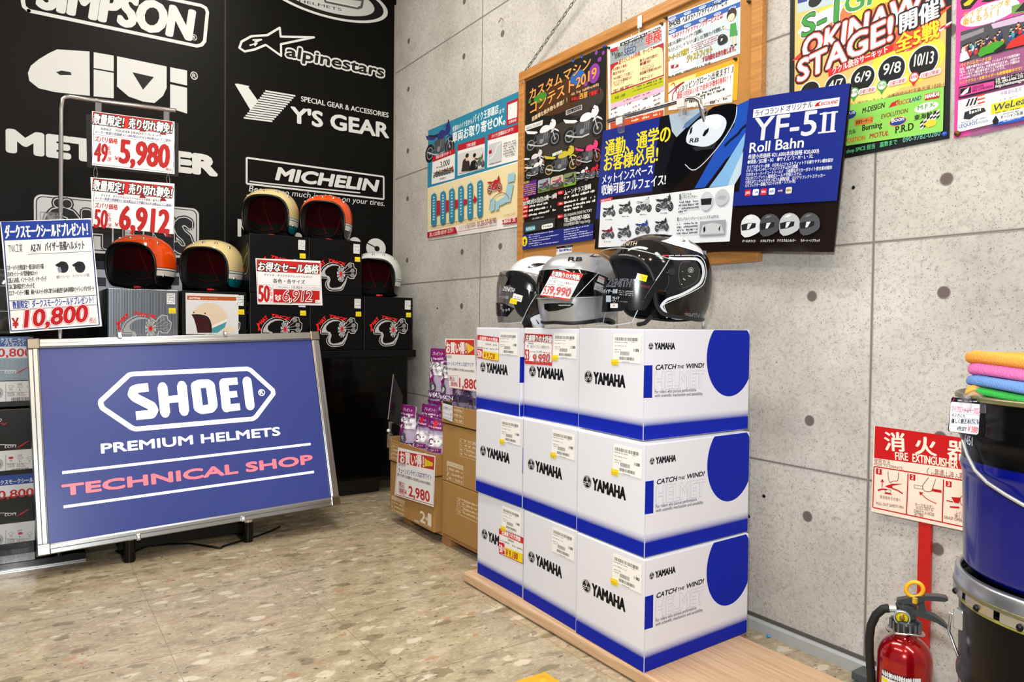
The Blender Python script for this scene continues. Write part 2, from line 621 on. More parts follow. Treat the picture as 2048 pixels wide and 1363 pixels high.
m = MB()
m.box((-3, -3, -.1), (XR+.2, YB+.2, 0), terrazzo(), 0)
k = Ink(m, (0, 0, 0), X, Y, px=False, fin='gloss')
for i in range(-7, 5):
    x = .342+.4655*i
    if x < XR: k.R('#8b7b62', x-.0008, -2.9, x+.0008, YB+2.9)
for i in range(-9, 6):
    y = 1.69+.4655*i
    if y < YB: k.R('#8b7b62', -2.9, y-.0008, XR, .0016)
structure('floor', m)

m = MB()
m.box((XR, -3, 0), (XR+.15, YB, 3.25), concrete(), 0)
k = Ink(m, (XR, 0, 0), WU, WV, px=False, fin='matte', step=6e-6)
for i in range(-3, 5):
    y = 3.014-.984*i
    if y < YB and y > -3:
        k.R('#9c9591', -y-.004, .04, -y+.004, 3.15); k.R('#6f6863', -y-.0012, .04, -y+.0012, 3.15)
    for dy in (.176, .806):
        if y+dy < YB-.02:
            for z0 in (.518, 1.145, 1.774, 2.401):
                for dz in (-.137, .137):
                    k.E('#8f8784', -(y+dy), z0+dz, .0160, .0160); k.E('#6d6460', -(y+dy), z0+dz, .0138, .0138)
for z in (.518, 1.145, 1.774, 2.401, 3.03):
    k.R('#9c9591', -YB, z-.003, 3, .006); k.R('#6f6863', -YB, z-.001, 3, .002)
k.px = True
for x_, y_, r_ in ((1528, 991.5, 3.4), (1497.5, 1032, 3.4), (1707, 375, 3.6), (875, 616, 1.4)): k.E('#1d1b1a', x_, y_, r_)
structure('wall_right', m)

m = MB()
m.prism([(XR, -3, 0), (XR-.018, -3, 0), (XR-.018, -3, .03), (XR-.012, -3, .036), (XR, -3, .036)], (0, YB+3, 0), mat('#aeb2b1', .5, bump=.1, bscale=40, var=.12))
m.box((XR-.006, -3, .036), (XR, YB, .046), mat('#58544f', .8), 0)
structure('baseboard_right', m)

m = MB()
m.box((-3, -3, 3.2), (XR+.15, YB+.15, 3.3), mat('#d8d4cc', .8), 0)
structure('ceiling', m)

# the black wall with its printed brand marks
BW = mat('#070605', .45, spec=.12, bump=.03, bscale=600)
m = MB()
m.box((-3, YB, 0), (XR+.15, YB+.15, 3.25), BW, 0)
LG, DK = '#d3d6d5', '#070605'
k = Ink(m, (0, YB, 0), BU, BV, fin='wall')
xs = ony(450, 300, YB).x
k.px = False
k.R('#2c2a27', xs-.003, 0, xs+.003, 2.75); k.R('#4c4944', xs-.0008, 0, xs+.0008, 2.75)
k.R('#9a958d', XR-.012, .8, XR-.001, 2.0)
k.px = True
k.crop(0, 0, 4.551)
k.L(LG, [(262, 97), (1790, 418), (1835, 408), (1862, 375), (1888, 110), (1872, 72), (1830, 50), (300, -270), (250, -255), (225, -215), (208, 10), (218, 60), (262, 97)], 33, True)
k.T('SIMPSON', 345, 58, 1728, 292, LG, y1=357, b=.075, sh=.13)
k.O_(LG, 1768, 340, 26, 28, 5); k.T('R', 1757, 352, 1781, 28, LG, b=.04)
k.crop(0, 90, 3.496)
k.P(LG, [(195, 195), (215, 145), (270, 100), (340, 58), (400, 30), (626, 45), (628, 355), (500, 342), (380, 328), (270, 302), (205, 250)])
k.P(DK, [(392, 190), (430, 178), (495, 190), (500, 210), (420, 210)])
k.P(LG, [(655, 50), (795, 74), (795, 372), (655, 358)])
k.P(LG, [(818, 78), (1165, 150), (1165, 300), (1140, 355), (1080, 405), (1000, 395), (900, 360), (818, 290)])
k.P(DK, [(925, 190), (1076, 224), (1000, 312)])
k.P(LG, [(1190, 155), (1308, 178), (1308, 283), (1190, 257)])
k.P(LG, [(1190, 274), (1308, 299), (1308, 479), (1190, 442)])
k.P(DK, [(655, 160), (795, 184), (795, 195), (655, 170)])
k.O_(LG, 1357, 214, 26, 28, 6); k.T('R', 1346, 226, 1370, 27, LG, b=.04)
k.T('METZELER', 62, 738, 1508, 140, LG, y1=907, b=.13)
k.crop(0, 0, 1)
k.R('#c6c9ca', 68, 499, 398, 112, rad=.13)
k.R('#191a1f', 72, 494, 394, 103, rad=.12)
k.R('#c6c9ca', 74, 492, 392, 99, rad=.11)
for o_, w_ in (('#191a1f', .10), ('#c6c9ca', .07), ('#c6c9ca', .05)):
    k.T('ÖHLINS', 92, 487, 382, 88, '#191a1f', b=.05, out=o_, ow=w_)
k.R('#262830', 60, 545, 420, 30)
k.R('#b2bac6', 186, 650, 364, 112)
for x0, y0 in ((194, 572), (196, 604), (194, 636), (224, 560), (340, 570), (352, 600), (330, 630), (300, 560)):
    k.R('#3a3c48', x0, y0, x0+18, 18)
k.crop(400, 0, 3.029)
k.E(LG, 775, -21, 380, 130, 60); k.E(DK, 775, -21, 352, 116, 60); k.E('#c3c6c5', 775, -21, 292, 94, 60)
k.L('#55534f', [(600, -45), (700, -15), (720, -40)], 16); k.L('#55534f', [(750, -30), (760, 10), (840, 27), (955, 50), (978, 42), (985, 0), (900, -10)], 16); k.L('#dcdedd', [(752, -22), (768, 4), (845, 20), (955, 43)], 6)
k.T('HELMETS', 600, 12, 858, 17, '#232220', y1=68)
k.L(LG, [(408, 213), (483, 168), (488, 222), (690, 226), (490, 268), (491, 338), (398, 272), (330, 300), (270, 312), (238, 290), (252, 252), (310, 220)], 13, True)
k.L(LG, [(318, 243), (372, 240), (330, 256)], 9); k.L(LG, [(300, 275), (345, 262), (330, 278)], 8)
k.T('alpinestars', 522, 340, 1110, 66, DK, y1=466, b=.05, sh=.12, out=LG, ow=.2)
k.P(LG, [(210, 508), (225, 506), (300, 522), (292, 528), (352, 612), (306, 668)])
for i in range(13):
    t = i/12
    k.R(LG, 395-130*t, 556+162*t, 577-139*t, 10, y1=586+154*t)
k.T('SPECIAL GEAR & ACCESSORIES', 612, 613, 1141, 31, LG, y1=712, b=.03)
k.T("Y'S GEAR", 553, 738, 1140, 94, LG, y1=834, b=.06)
k.L(LG, [(282, 955), (1112, 1070), (1112, 1206), (282, 1112)], 11, True, rnd=False)
k.T('MICHELIN', 460, 1086, 1066, 72, LG, y1=1158, b=.085, sh=.25)
k.L(LG, [(300, 1098), (400, 1110), (970, 1168)], 8)
k.T('Because so much is riding on your tires.', 295, 1158, 1117, 36, LG, y1=1248, sh=.18)
k.crop(460, 360, 3.787)
k.P(LG, [(57, 294), (84, 297), (150, 390), (150, 300), (170, 302), (170, 440), (140, 436), (84, 350), (84, 430), (57, 426)])
for x0, y0, r in ((510, 440, 42), (945, 480, 48), (1105, 515, 74)):
    k.E(LG, x0, y0, r); k.L(DK, [(x0-r*.95, y0-r*.55), (x0+r*.3, y0+r*.1)], 9); k.E(DK, x0+8, y0+4, r*.27)
structure('wall_left', m)
# ------------------------------------------------------------------ lit brand sign leaning in front of the counter
def frame_M(O, U, V):
    U = U.normalized(); N = U.cross(V).normalized(); V = N.cross(U)
    return Matrix(((U.x, V.x, N.x, O.x), (U.y, V.y, N.y, O.y), (U.z, V.z, N.z, O.z), (0, 0, 0, 1)))
P = para([(58, 679), (638, 664), (679, 1008), (75, 1112)], 2.7)
SU, SV = P[1]-P[0], P[0]-P[3]
SF = frame_M(P[3], SU, SV)
sw, sh_ = SU.length, SV.length
sign = empty('illuminated_sign', (P[3]+P[2])/2*1-Z*((P[3]+P[2])/2).z+Y*.05, 'blue lit advertising panel in an aluminium frame leaning back on short black legs', 'sign')
RW, RD = .036, .07
for lo, hi, ridge in (((0, 0, -RD), (sw, RW, .008), ((0, RW*.45, 0), (sw, RW*.9, .013))), ((0, sh_-RW, -RD), (sw, sh_, .008), ((0, sh_-RW*.9, 0), (sw, sh_-RW*.45, .013))),
                  ((0, RW, -RD), (RW, sh_-RW, .008), ((RW*.4, RW, 0), (RW*.9, sh_-RW, .013))), ((sw-RW, RW, -RD), (sw, sh_-RW, .008), ((sw-RW*.9, RW, 0), (sw-RW*.4, sh_-RW, .013)))):
    m = MB()
    m.box(lo, hi, ALU, .003, SF)
    m.box(*ridge, ALU, .003, SF)
    obj('frame_rail', m, sign)
for cx in (0, sw-.038):
    for cy in (0, sh_-.038):
        m = MB().box((cx-.002, cy-.002, -RD), (cx+.040, cy+.040, .015), mat('#8f8d86', .2, 1), .004, SF)
        obj('corner_cap', m, sign)
m = MB()
m.box((RW*.6, RW*.6, -.05), (sw-RW*.6, sh_-RW*.6, -.004), mat('#d8d8d8', .4), 0, SF)
SGO = P[3]+SF.col[2].xyz*-.0035
k = Ink(m, SGO, SU, SV, px=False, fin='lit')
k.R('#2b3570', RW*.6, RW*.6, sw-RW*.6, sh_-RW*1.2)
k.px = True
k.crop(60, 650, 2.839)
k.fin = 'lit'
WH, RD_ = '#ffffff', '#f3717c'
k.L(WH, [(402, 448), (402, 430), (562, 282), (580, 277), (1232, 247), (1252, 254), (1378, 368), (1382, 388), (1282, 520), (1264, 531), (600, 589), (578, 582), (412, 470)], 27, True)
k.L(WH, [(672, 352), (612, 358), (590, 366), (582, 392), (600, 412), (690, 458), (702, 482), (690, 505), (602, 513)], 48)
k.L(WH, [(752, 348), (768, 500)], 50); k.L(WH, [(862, 340), (876, 490)], 50); k.L(WH, [(758, 424), (868, 415)], 40)
k.L(WH, [(940, 342), (960, 333), (1008, 330), (1024, 342), (1040, 455), (1028, 472), (978, 480), (956, 468)], 48, True)
k.L(WH, [(1100, 326), (1116, 470)], 48); k.L(WH, [(1100, 322), (1178, 316)], 40); k.L(WH, [(1106, 396), (1176, 390)], 36); k.L(WH, [(1116, 470), (1192, 462)], 40)
k.L(WH, [(1232, 316), (1250, 458)], 48)
for a_ in ((752, 348), (768, 500), (862, 340), (876, 490), (1232, 316), (1250, 458), (1100, 326), (1116, 470)): k.E(WH, a_[0], a_[1], 24)
k.O_(WH, 1315, 382, 19, 19, 4); k.T('R', 1307, 391, 1324, 20, WH, b=.05)
k.T('PREMIUM HELMETS', 407, 726, 1420, 52, WH, y1=623, b=.055)
k.T('TECHNICAL SHOP', 187, 966, 1604, 58, RD_, y1=783, b=.085)
k.L(WH, [(183, 837), (1593, 674)], 16); k.L(WH, [(190, 1031), (1612, 832)], 16)
obj('lit_panel', m, sign)
for px_, py_ in ((508, 62), (1105, 52), (613, 1203), (1205, 1098)):
    k2 = Ink(MB(), P[3], SU, SV, (60, 650, 2.839))
    u = k2.uv(px_, py_)
    m = MB()
    m.box((u[0]-.008, u[1]-.012, .006), (u[0]+.008, u[1]+.012, .016), CHROME, .003, SF)
    m.box((u[0]-.004, u[1]-.006, .012), (u[0]+.004, u[1]+.006, .021), mat('#f4f4f0', .3), .002, SF)
    obj('snap_clip', m, sign)
for px_, py_ in ((259, 1122), (496, 1082)):
    q = onz(px_, py_, 0)
    m = MB().cyl(q, q+Z*.085, .0195, BLKG, 20)
    l = obj('leg', m, sign)
    obj('collar', MB().cyl(q+Z*.085, q+Z*.118, .0215, CHROME, 20), sign)
q0, q1 = onz(259, 1122, 0), onz(496, 1082, 0)
m = MB().box((q0.x-.03, q0.y+.06, .03), (q1.x+.02, q0.y+.10, .075), BLK)
obj('base_bar', m, sign)
for q in (q0, q1):
    m = MB().box((q.x-.022, q.y, .0), (q.x+.022, q.y+.40, .02), BLK, .004)
    m.tube([(q.x, q.y+.38, .015), (q.x, q.y+.20, .55)], .012, BLK)
    obj('stand_foot', m, sign)
m = MB()
pts = [onz(x_, y_, .006) for x_, y_ in ((560, 1052), (540, 1062), (500, 1076), (450, 1090), (440, 1095), (380, 1086), (300, 1088), (265, 1104), (245, 1108), (232, 1101), (250, 1096))]
sm = [pts[0]]
for i in range(len(pts)-1):
    for t in (.33, .66, 1): sm.append(pts[i].lerp(pts[i+1], t))
m.tube(sm, .004, BLK, 6)
obj('power_cord', m, label='thin black power cord lying on the floor under the lit blue panel', cat='cord')

# ------------------------------------------------------------------ sale cards hung from the chrome pole
RED, WHT, BK, NV = '#b81818', '#f4f5f7', '#141414', '#1f3182'
def sale_card(name, px, plane, dy, sub, blue, pct, price, label):
    O, U, V = plane
    m, k = sheet(px, O, U, V, .0008, WHT, (160, 170, 4.395))
    k.R('#d8231d', 106, 345+dy, 808, 112)
    for x_ in (150, 330, 520, 700): k.P('#8e1414', [(x_, 345+dy+(x_-106)*.15), (x_+60, 350+dy+(x_-106)*.15), (x_+30, 290+dy+(x_-106)*.15)])
    k.T('数量限定！売り切れ御免！', 114, 332+dy, 806, 86, '#ffffff', b=.035, sh=.05, out='#0c0c0c', ow=.1)
    k.T(sub, 185, 393+dy, 718, 21, BK, b=.03)
    k.T(blue, 130, 420+dy, 803, 24, NV, sh=.15, b=.02)
    k.L(BK, [(110, 431+dy), (812, 431+dy+85*(1-dy/1400))], 2)
    k.T('ズバリ価格', 130, 492+dy, 330, 46, RED, b=.03)
    k.T(pct, 124, 666+dy, 234, 160, RED, b=.035)
    k.T('%', 241, 610+dy, 272, 72, RED)
    k.T('OFF', 241, 668+dy, 275, 36, RED, b=.02)
    k.T('￥', 302, 657+dy, 340, 34, RED, b=.03)
    k.T(price, 349, 678+dy, 776, 200, RED, b=.05)
    k.T('税込', 753, 747+dy, 804, 22, RED, b=.03)
    k.F('#303030', 104, 690+dy, 816, 452, 2.5)
    return obj(name, m, label=label, cat='price card', group='sale cards hanging from the chrome pole')
P5 = para([(184, 222), (349, 243), (349, 348), (184, 330)], 2.95)
pl5 = (P5[0], P5[1]-P5[0], P5[0]-P5[3])
c5 = sale_card('sale_card', [(184, 222), (349, 243), (349, 348), (184, 330)], pl5, 0, 'RIDEZ　THUDER HEADZヘルメット', 'メーカー希望小売価格￥11,880(税込)が￥5,980(税込)にてご提供！', '49', '5,980', 'upper red and white sale card reading 5,980 hanging from the chrome pole')
sale_card('sale_card', [(181, 354), (349, 367), (348, 468), (185, 452)], pl5, 583, 'デイトナ　オリジナルジェットヘルメット各色・各サイズ', 'メーカー希望小売価格￥13,824(税込)より半額の￥6,912(税込)にてご提供！', '50', '6,912', 'lower red and white sale card reading 6,912 hung on wires under another card')
N5 = pl5[1].cross(pl5[2]).normalized()
m, k = sheet([(172, 228), (357, 246), (357, 353), (174, 334)], P5[0]-N5*.004, pl5[1], pl5[2], .002, '#17171a')
obj('backing_board', m, c5)
k = Ink(MB(), P5[0]-N5*.001, pl5[1], pl5[2])
for a, b in (((191, 331), (191, 356)), ((336, 346), (337, 368))):
    p, q = [k.O+k.U.normalized()*k.uv(*z_)[0]+k.V*k.uv(*z_)[1] for z_ in (a, b)]
    m = MB()
    m.tube([p, p+Z*-.02+X*.006, q+Z*.008+X*.006, q], .0008, CHROME, 6)
    m.tube([p, p+Z*-.02-X*.006, q+Z*.008-X*.006, q], .0008, CHROME, 6)
    obj('hanging_wire', m, c5)
pole = empty('display_pole', ony(118, 430, 3.42)*1, 'thin chrome display pole bent over at the top, left of the stacked helmets', 'pole')
pole.matrix_basis = Matrix.Translation((ony(118, 430, 3.42).x, 3.42, .0305))
pb = ony(116, 425, 3.42)
pt = ony(122, 205, 3.42)
m = MB()
h0 = Vector((pb.x, 3.42, .04))
top = Vector((pt.x, 3.42, pt.z))
barR = Ink(MB(), P5[0]-N5*.012, pl5[1], pl5[2])
w3 = lambda x_, y_: barR.O+barR.U*barR.uv(x_, y_)[0]+barR.V*barR.uv(x_, y_)[1]
e = w3(352, 221)
arc = [h0, top-Z*.03]+[top+Vector((.03*(1-cos(R_(a))), 0, .03*sin(R_(a))-.03+.03)) for a in (30, 60, 90)]+[w3(180, 199), e]
m.tube(arc, .0085, CHROME, 12)
obj('pole', m, pole)
obj('base_plate', MB().lathe([(.0001, .015), (.06, .012), (.065, .004), (.065, 0), (.0001, 0)], CHROME, 32, Matrix.Translation((pb.x, 3.42, .0305))), pole)
for x_, y_ in ((197, 212), (333, 232)):
    q = w3(x_, y_)
    m = MB().box(q-Vector((.012, .010, .028)), q+Vector((.012, .010, .028)), CLEAR, .004)
    obj('card_clip', m, pole)
q = ony(113, 432, 3.37)
m = MB().box(q-Vector((.03, .03, .012)), q+Vector((.02, .04, .012)), CLEAR, .005)
m.box(q-Vector((.055, .028, .03)), q+Vector((.0, -.012, .01)), CLEAR, .004)
obj('pole_clamp', m, pole)

PD = para([(0, 443), (183, 436), (204, 652), (20, 665)], 2.72)
m, k = sheet([(0, 443), (182, 436), (204, 652), (20, 666)], PD[0], PD[1]-PD[0], PD[0]-PD[3], .0012, WHT, (0, 420, 4.543))
BL = '#1d3f9e'
k.L('#20357f', [(22, 110), (100, 1098), (903, 1042), (822, 92)], 9, True, rnd=False)
k.P(BL, [(8, 106), (816, 85), (829, 246), (31, 277)])
k.T('ダークスモークシールドプレゼント！', 48, 250, 798, 116, '#ffffff', y1=222, b=.03)
k.T('TNK工業', 78, 381, 205, 76, BK, y1=376)
k.T('AZ-7V　バイザー装備ヘルメット', 282, 376, 768, 76, BK, y1=347, b=.02)
k.L(BK, [(255, 401), (826, 375)], 4)
for t, x0, y0, x1, y1 in (('□オートバイ全排気量で一般公道の走行可能', 66, 545, 398, 528), ('□UVカットシールド紫外線95%カット', 69, 602, 343, 588), ('□洗える内装、インナーパッド、イヤーパッド', 73, 660, 423, 640), ('□あご紐の固定がワンタッチ式', 79, 717, 313, 704), ('□エアーインテーク機能　風をヘルメットの中に取り込み通気性を高め長時間のライディングをサポート', 84, 775, 857, 727)):
    k.T(t, x0, y0, x1, 44, BK, y1=y1, b=.02)
for x_ in (575, 728):
    k.E('#20242c', x_, 518, 48, 52); k.P('#15171b', [(x_-75, 498), (x_-20, 465), (x_+30, 472), (x_-10, 515), (x_-60, 512)])
k.P('#8d97a6', [(520, 528), (548, 514), (562, 555), (535, 572)])
k.T('標準クリアシールド', 515, 622, 632, 28, BK, y1=614); k.T('ダークスモークシールド装着', 662, 612, 812, 28, BK, y1=600)
k.L(BK, [(80, 824), (872, 772)], 5)
k.T('数量限定！ダークスモークシールドプレゼント！', 118, 893, 850, 66, BL, y1=840, b=.02)
k.L(BK, [(92, 911), (881, 858)], 4)
k.T('￥', 116, 1070, 172, 88, '#c01722', y1=1066, b=.05)
k.T('10,800', 224, 1062, 788, 150, '#c01722', y1=1008, b=.05, sh=.16, out='#c01722', ow=.105)
k.T('10,800', 224, 1062, 788, 150, '#c01722', y1=1008, b=.05, sh=.16, out=WHT, ow=.085)
k.T('(税込)', 812, 1024, 876, 50, '#c01722', y1=1018)
obj('promotion_card', m, label='big white card with a blue heading and red price 10,800 clipped to the pole', cat='price card')

# ------------------------------------------------------------------ boxes of the visor helmet at the far left
m = MB().box((-.75, 3.19, 0), (.205, 3.85, .03), mat('#101013', .07, spec=.7), .002)
m.box((-.75, 3.185, .0), (.207, 3.192, .006), CHROME, .001)
obj('low_plinth', m, label='glossy black low plinth on the floor under the stack of white labelled boxes', cat='plinth')
AY = 3.38
def visor_box(y0, y1, kind, label):
    z0, z1 = ony(40, y1, AY).z, ony(40, y0, AY).z
    x1 = ony(69, 900, AY).x
    m = MB()
    m.box((x1-.30, AY, z0+.001), (x1, AY+.32, z1-.001), mat('#0d0d0f', .3), .003)
    k = Ink(m, (x1, AY, 0), BU, BV, (0, 660, 2.725), 'gloss')
    t = (y0-660)*2.725
    if kind != 'plain':
        k.R('#2b4c9b', -230, t+58, 160 if kind == 1 else 182, 56)
        k.T('ダークスモークシー' if kind == 1 else 'ダークスモークシール', -45, t+33, 158 if kind == 1 else 180, 24, '#e8ecf5', b=.03)
        k.T('プレゼント！', 22, t+53, 128, 20, '#e8ecf5', b=.03)
        k.R('#dfe3ea', -230, t+122, 162 if kind == 1 else 184, 64)
        k.T('10,800', -40, t+112, 172 if kind == 1 else 182, 44, '#c2222e', b=.04)
        if kind == 1:
            k.R('#9fb0bd', -230, t+248, 164, 126)
            for i in range(34): k.R('#5f707e', -40+6*i, t+248, -40+6*i+1.5, 126)
    else:
        k.T('V', 2, t+92, 40, 12, '#d0202c', b=.06); k.S('#c9cdd2', [(-20, t+80), (2, t+58), (8, t+64), (-6, t+78)], 3)
    s_ = t+{1: 192, 2: 190, 'plain': 205}[kind]
    k.S('#e8eaec', [(-60, s_+6), (-10, s_-6), (60, s_-6), (88, s_-6)], 3)
    k.T('ton', 20, s_+12, 84, 18, '#d9dcdf', sh=.3)
    k.P('#c4202b', [(84, s_+12), (150, s_-26), (160, s_-28), (112, s_+4)])
    b_ = t+{1: 366, 2: 386, 'plain': 362}[kind]
    k.R('#dfe1e4', -230, b_, 168 if kind == 1 else 190 if kind == 2 else 180, 112)
    k.E('#aeb2b5', -8, b_-58, 26, 30); k.E('#7c8083', -6, b_-55, 12, 10)
    k.T('SIZE', 96, b_-101, 120, 9, BK)
    for i, x_ in enumerate((60, 111, 162)):
        (k.E if i == {1: 9, 2: 1, 'plain': 0}[kind] else lambda c, *a: k.O_('#8a3038', a[0], a[1], a[2], a[3], 1.5))('#c4222c', x_, b_-92, 14, 7)
        k.T(('M', 'L', 'XL')[i], x_-6, b_-70, x_+6, 10, BK)
    k.L('#3a3a3a', [(32, b_-108), (32, b_-8)], 1.5); k.L('#3a3a3a', [(32, b_-62), (168, b_-62)], 1.2)
    k.T('MODEL', 40, b_-50, 80, 9, BK); k.T('COLOR', 40, b_-39, 80, 9, BK); k.T('AZ-7V', 92, b_-50, 130, 9, BK); k.T('P.WHITE', 92, b_-39, 140, 9, '#b3202a')
    k.B(62, b_-8, 160, 24)
    obj('helmet_carton', m, label=label, cat='box', group='stacked boxes of visor helmets')
visor_box(672, 813, 1, 'top box of the far left stack with a silver ribbed band under its price strip')
visor_box(816, 955, 'plain', 'middle box of the far left stack, black front without a blue heading')
visor_box(958, 1098, 2, 'bottom box of the far left stack with blue heading and red price strip')
# ------------------------------------------------------------------ black counter with the jet helmets on their boxes
ct = empty('display_counter', (.95, 3.7, 0), 'glossy black display counter standing against the black wall, under the stacked dark boxes', 'counter')
obj('counter_top', MB().box((.24, 3.515, .737), (1.765, YB-.006, .776), mat('#050506', .3, spec=.25), .003), ct)
obj('counter_body', MB().box((.26, 3.60, .09), (1.755, YB-.006, .737), BLKG, .002), ct)
obj('kick_board', MB().box((.28, 3.66, 0), (1.62, YB-.006, .09), mat('#060607', .4), .002), ct)
HB = .279
def hat_print(k, side=False):
    """the dart board mark of the box front, measured on the lowest box at the right"""
    k.crop(620, 590, 9.309)
    gr, wh, rd = '#b9babb', '#dcdcdc', '#f01a1a'
    k.S(wh, [(1182, 700), (1192, 630), (1232, 550), (1295, 487), (1370, 447), (1450, 438), (1530, 465), (1585, 500), (1622, 538)], 9)
    k.L(wh, [(1622, 538), (1650, 482), (1700, 433), (1766, 445), (1778, 512), (1818, 545), (1810, 640), (1768, 712), (1705, 710), (1672, 682), (1655, 684)], 9)
    k.S(wh, [(1655, 684), (1640, 760), (1610, 840), (1560, 925), (1400, 946), (1330, 920), (1290, 860), (1296, 800), (1332, 735), (1310, 724), (1204, 722), (1182, 700)], 9)
    k.P(gr, [(1200, 698), (1216, 630), (1256, 560), (1320, 500), (1400, 466), (1480, 472), (1568, 518), (1480, 492), (1400, 498), (1330, 535), (1282, 590), (1280, 640), (1306, 678), (1350, 690), (1374, 745), (1352, 830), (1362, 878), (1400, 895), (1480, 886), (1552, 858), (1612, 775), (1640, 700), (1622, 800), (1560, 905), (1500, 918), (1400, 926), (1340, 902), (1312, 850), (1318, 790), (1346, 738), (1310, 702)])
    for i in range(12):
        a = i*pi/6+.15
        r0, r1 = (28, 88) if i % 2 else (36, 108)
        c = lambda r, t: (1552+r*.62*cos(t), 642+r*1.28*sin(t))
        k.P(gr, [c(r0, a-.12), c(r1, a-.2), c(r1, a+.2), c(r0, a+.12)])
        k.P(wh, [c(112, a-.05), c(112, a+.18), c(98, a+.18), c(98, a-.05)])
    k.E(rd, 1552, 640, 24, 40); k.E('#30090a', 1552, 640, 7, 12)
    for p, q in (((1592, 603), (1695, 525)), ((1600, 616), (1715, 588)), ((1606, 644), (1722, 650))): k.L(gr, [p, q], 6)
    for x_, y_ in ((1705, 488), (1748, 572), (1748, 655)): k.P('#8f9091', [(x_-42, y_+10), (x_-20, y_-36), (x_+22, y_-38), (x_+40, y_), (x_+20, y_+36), (x_-20, y_+32)]); k.L('#2a2a2a', [(x_-30, y_+14), (x_+26, y_-14)], 5); k.L('#2a2a2a', [(x_-10, y_-24), (x_+6, y_+24)], 4)
    k.T('X', 1135, 668, 1172, 125, rd, b=.06, y1=660)
    k.T('HAT', 1186, 560, 1288, 62, rd, b=.07, y1=455, sh=.1); k.T('TRICK', 1322, 425, 1622, 50, rd, b=.07, y1=488, sh=.3)
def sticker_mb(quad, kind, org, U=BU, V=BV, thick=.0004):
    m, k = sheet(quad, org, U, V, thick, '#e6e8ea' if kind == 'w' else '#f2dc1c', (620, 590, 9.309), inpx=False)
    k.lay = 2
    if kind == 'w':
        for i in range(6): k.G(1776, 115+i*26, 1868, 14, '#30343a')
    else: k.G(1800, 378, 1872, 16, '#c06a20'); k.G(1815, 398, 1872, 10, '#b58a20')
    return m
HO = Vector((1.472, 3.53, .776))
def hat_box(x0, z0, label, silver=False, first={}):
    M = Matrix.Translation((x0, 3.53, z0))
    key = 'silver' if silver else 'black'
    if key not in first:
        M0 = Matrix.Translation(HO)
        m = MB()
        sv = mat('#85898e', .3, 1) if silver else mat('#050506', .38, spec=.18)
        m.box(HO, HO+Vector((HB, .42, HB)), sv, .003)
        k = Ink(m, HO, BU, BV, fin='gloss', step=1.6e-5)
        k.px = False
        if silver:
            k.put([Vector((.003+i*.006+dx, z_)) for i in range(46) for dx, z_ in ((0, .002), (.0022, .002), (.0022, HB-.002), (0, HB-.002))], [[4*i, 4*i+1, 4*i+2, 4*i+3] for i in range(46)], '#44484d')
            k.lay = 8
        k.R('#55575a', .0005, .0, .0016, HB)
        k.px = True
        hat_print(k)
        kd = Ink(m, HO, -Y, Z, px=False, fin='gloss')   # left side of the box: cut hand hole and the dart mark
        if not silver:
            kd.R('#1b1b1d', -.26, .21, -.16, .035, rad=.5)
            kd.S('#8f8a72', [(-.16, .06), (-.13, .12), (-.08, .17), (-.03, .19)], .006); kd.S('#8f8a72', [(-.06, .21), (-.03, .23), (-.015, .16), (-.04, .10), (-.1, .09)], .006)
            kd.E('#a02020', -.11, .11, .012)
        me = mesh('helmet_box', m, M0)
        w_ = mesh('barcode_label', sticker_mb([(1768, 95), (1876, 98), (1873, 268), (1766, 262)], 'w', HO-Y*.003), M0)
        y_ = mesh('price_sticker', sticker_mb([(1790, 325), (1880, 325), (1882, 410), (1790, 408)], 'y', HO-Y*.003), M0)
        first[key] = (me, w_, y_)
    me, w_, y_ = first[key]
    o = tag(link('helmet_box', me, None, M), label, 'box', 'boxes of open face helmets on the counter')
    link('barcode_label', w_, o); link('price_sticker', y_, o)['label'] = 'yellow price sticker'
    return o
hat_box(.310, .776, 'silver ribbed box with a dart board mark under the left orange helmet', True)
b2 = hat_box(.606, .776, 'dark box with a printed photo sheet of a cream helmet taped on its front')
hat_box(.900, .776, 'black box half hidden by the red sale card and the lit panel, lower row')
hat_box(1.188, .776, 'black dart board box in the lower row, second from the concrete wall')
hat_box(1.472, .776, 'black dart board box in the lower row nearest the concrete wall')
hat_box(.897, 1.056, 'black box under the upper cream helmet, its left side showing')
hat_box(1.181, 1.056, 'black dart board box under the upper orange helmet')
m, k = sheet([(371, 585), (477, 589), (477, 668), (372, 668)], (0, 3.528, 0), BU, BV, .0006, '#dfe0e2', (200, 360, 4.259), 'gloss')
k.R('#b4561f', 742, 1017, 1168, 34); k.T('DAYTONA', 758, 1012, 853, 17, '#f2e8e0', b=.05, sh=.25)
k.G(868, 1010, 1000, 10, '#d29a74')
k.P('#e4cfb4', [(790, 1150), (800, 1110), (850, 1065), (920, 1045), (1000, 1062), (1055, 1110), (1082, 1180), (960, 1240), (940, 1170), (900, 1150)], sm=True)
k.P('#f1ebe3', [(955, 1240), (1082, 1180), (1080, 1205), (958, 1262)]); k.P('#4a9aa5', [(952, 1262), (1080, 1205), (1062, 1255), (1000, 1300), (950, 1300)])
k.P('#3a0f10', [(782, 1148), (905, 1160), (935, 1190), (945, 1300), (830, 1300), (818, 1240), (800, 1180)]); k.S('#1a1010', [(782, 1148), (860, 1150), (920, 1172), (945, 1240), (945, 1300)], 12)
k.E('#e8d9bd', 1098, 1275, 48, 30)
for x_, y_ in ((800, 1126), (895, 1134)): k.E('#55504a', x_, y_, 7)
obj('photo_sheet', m, b2, local=False)
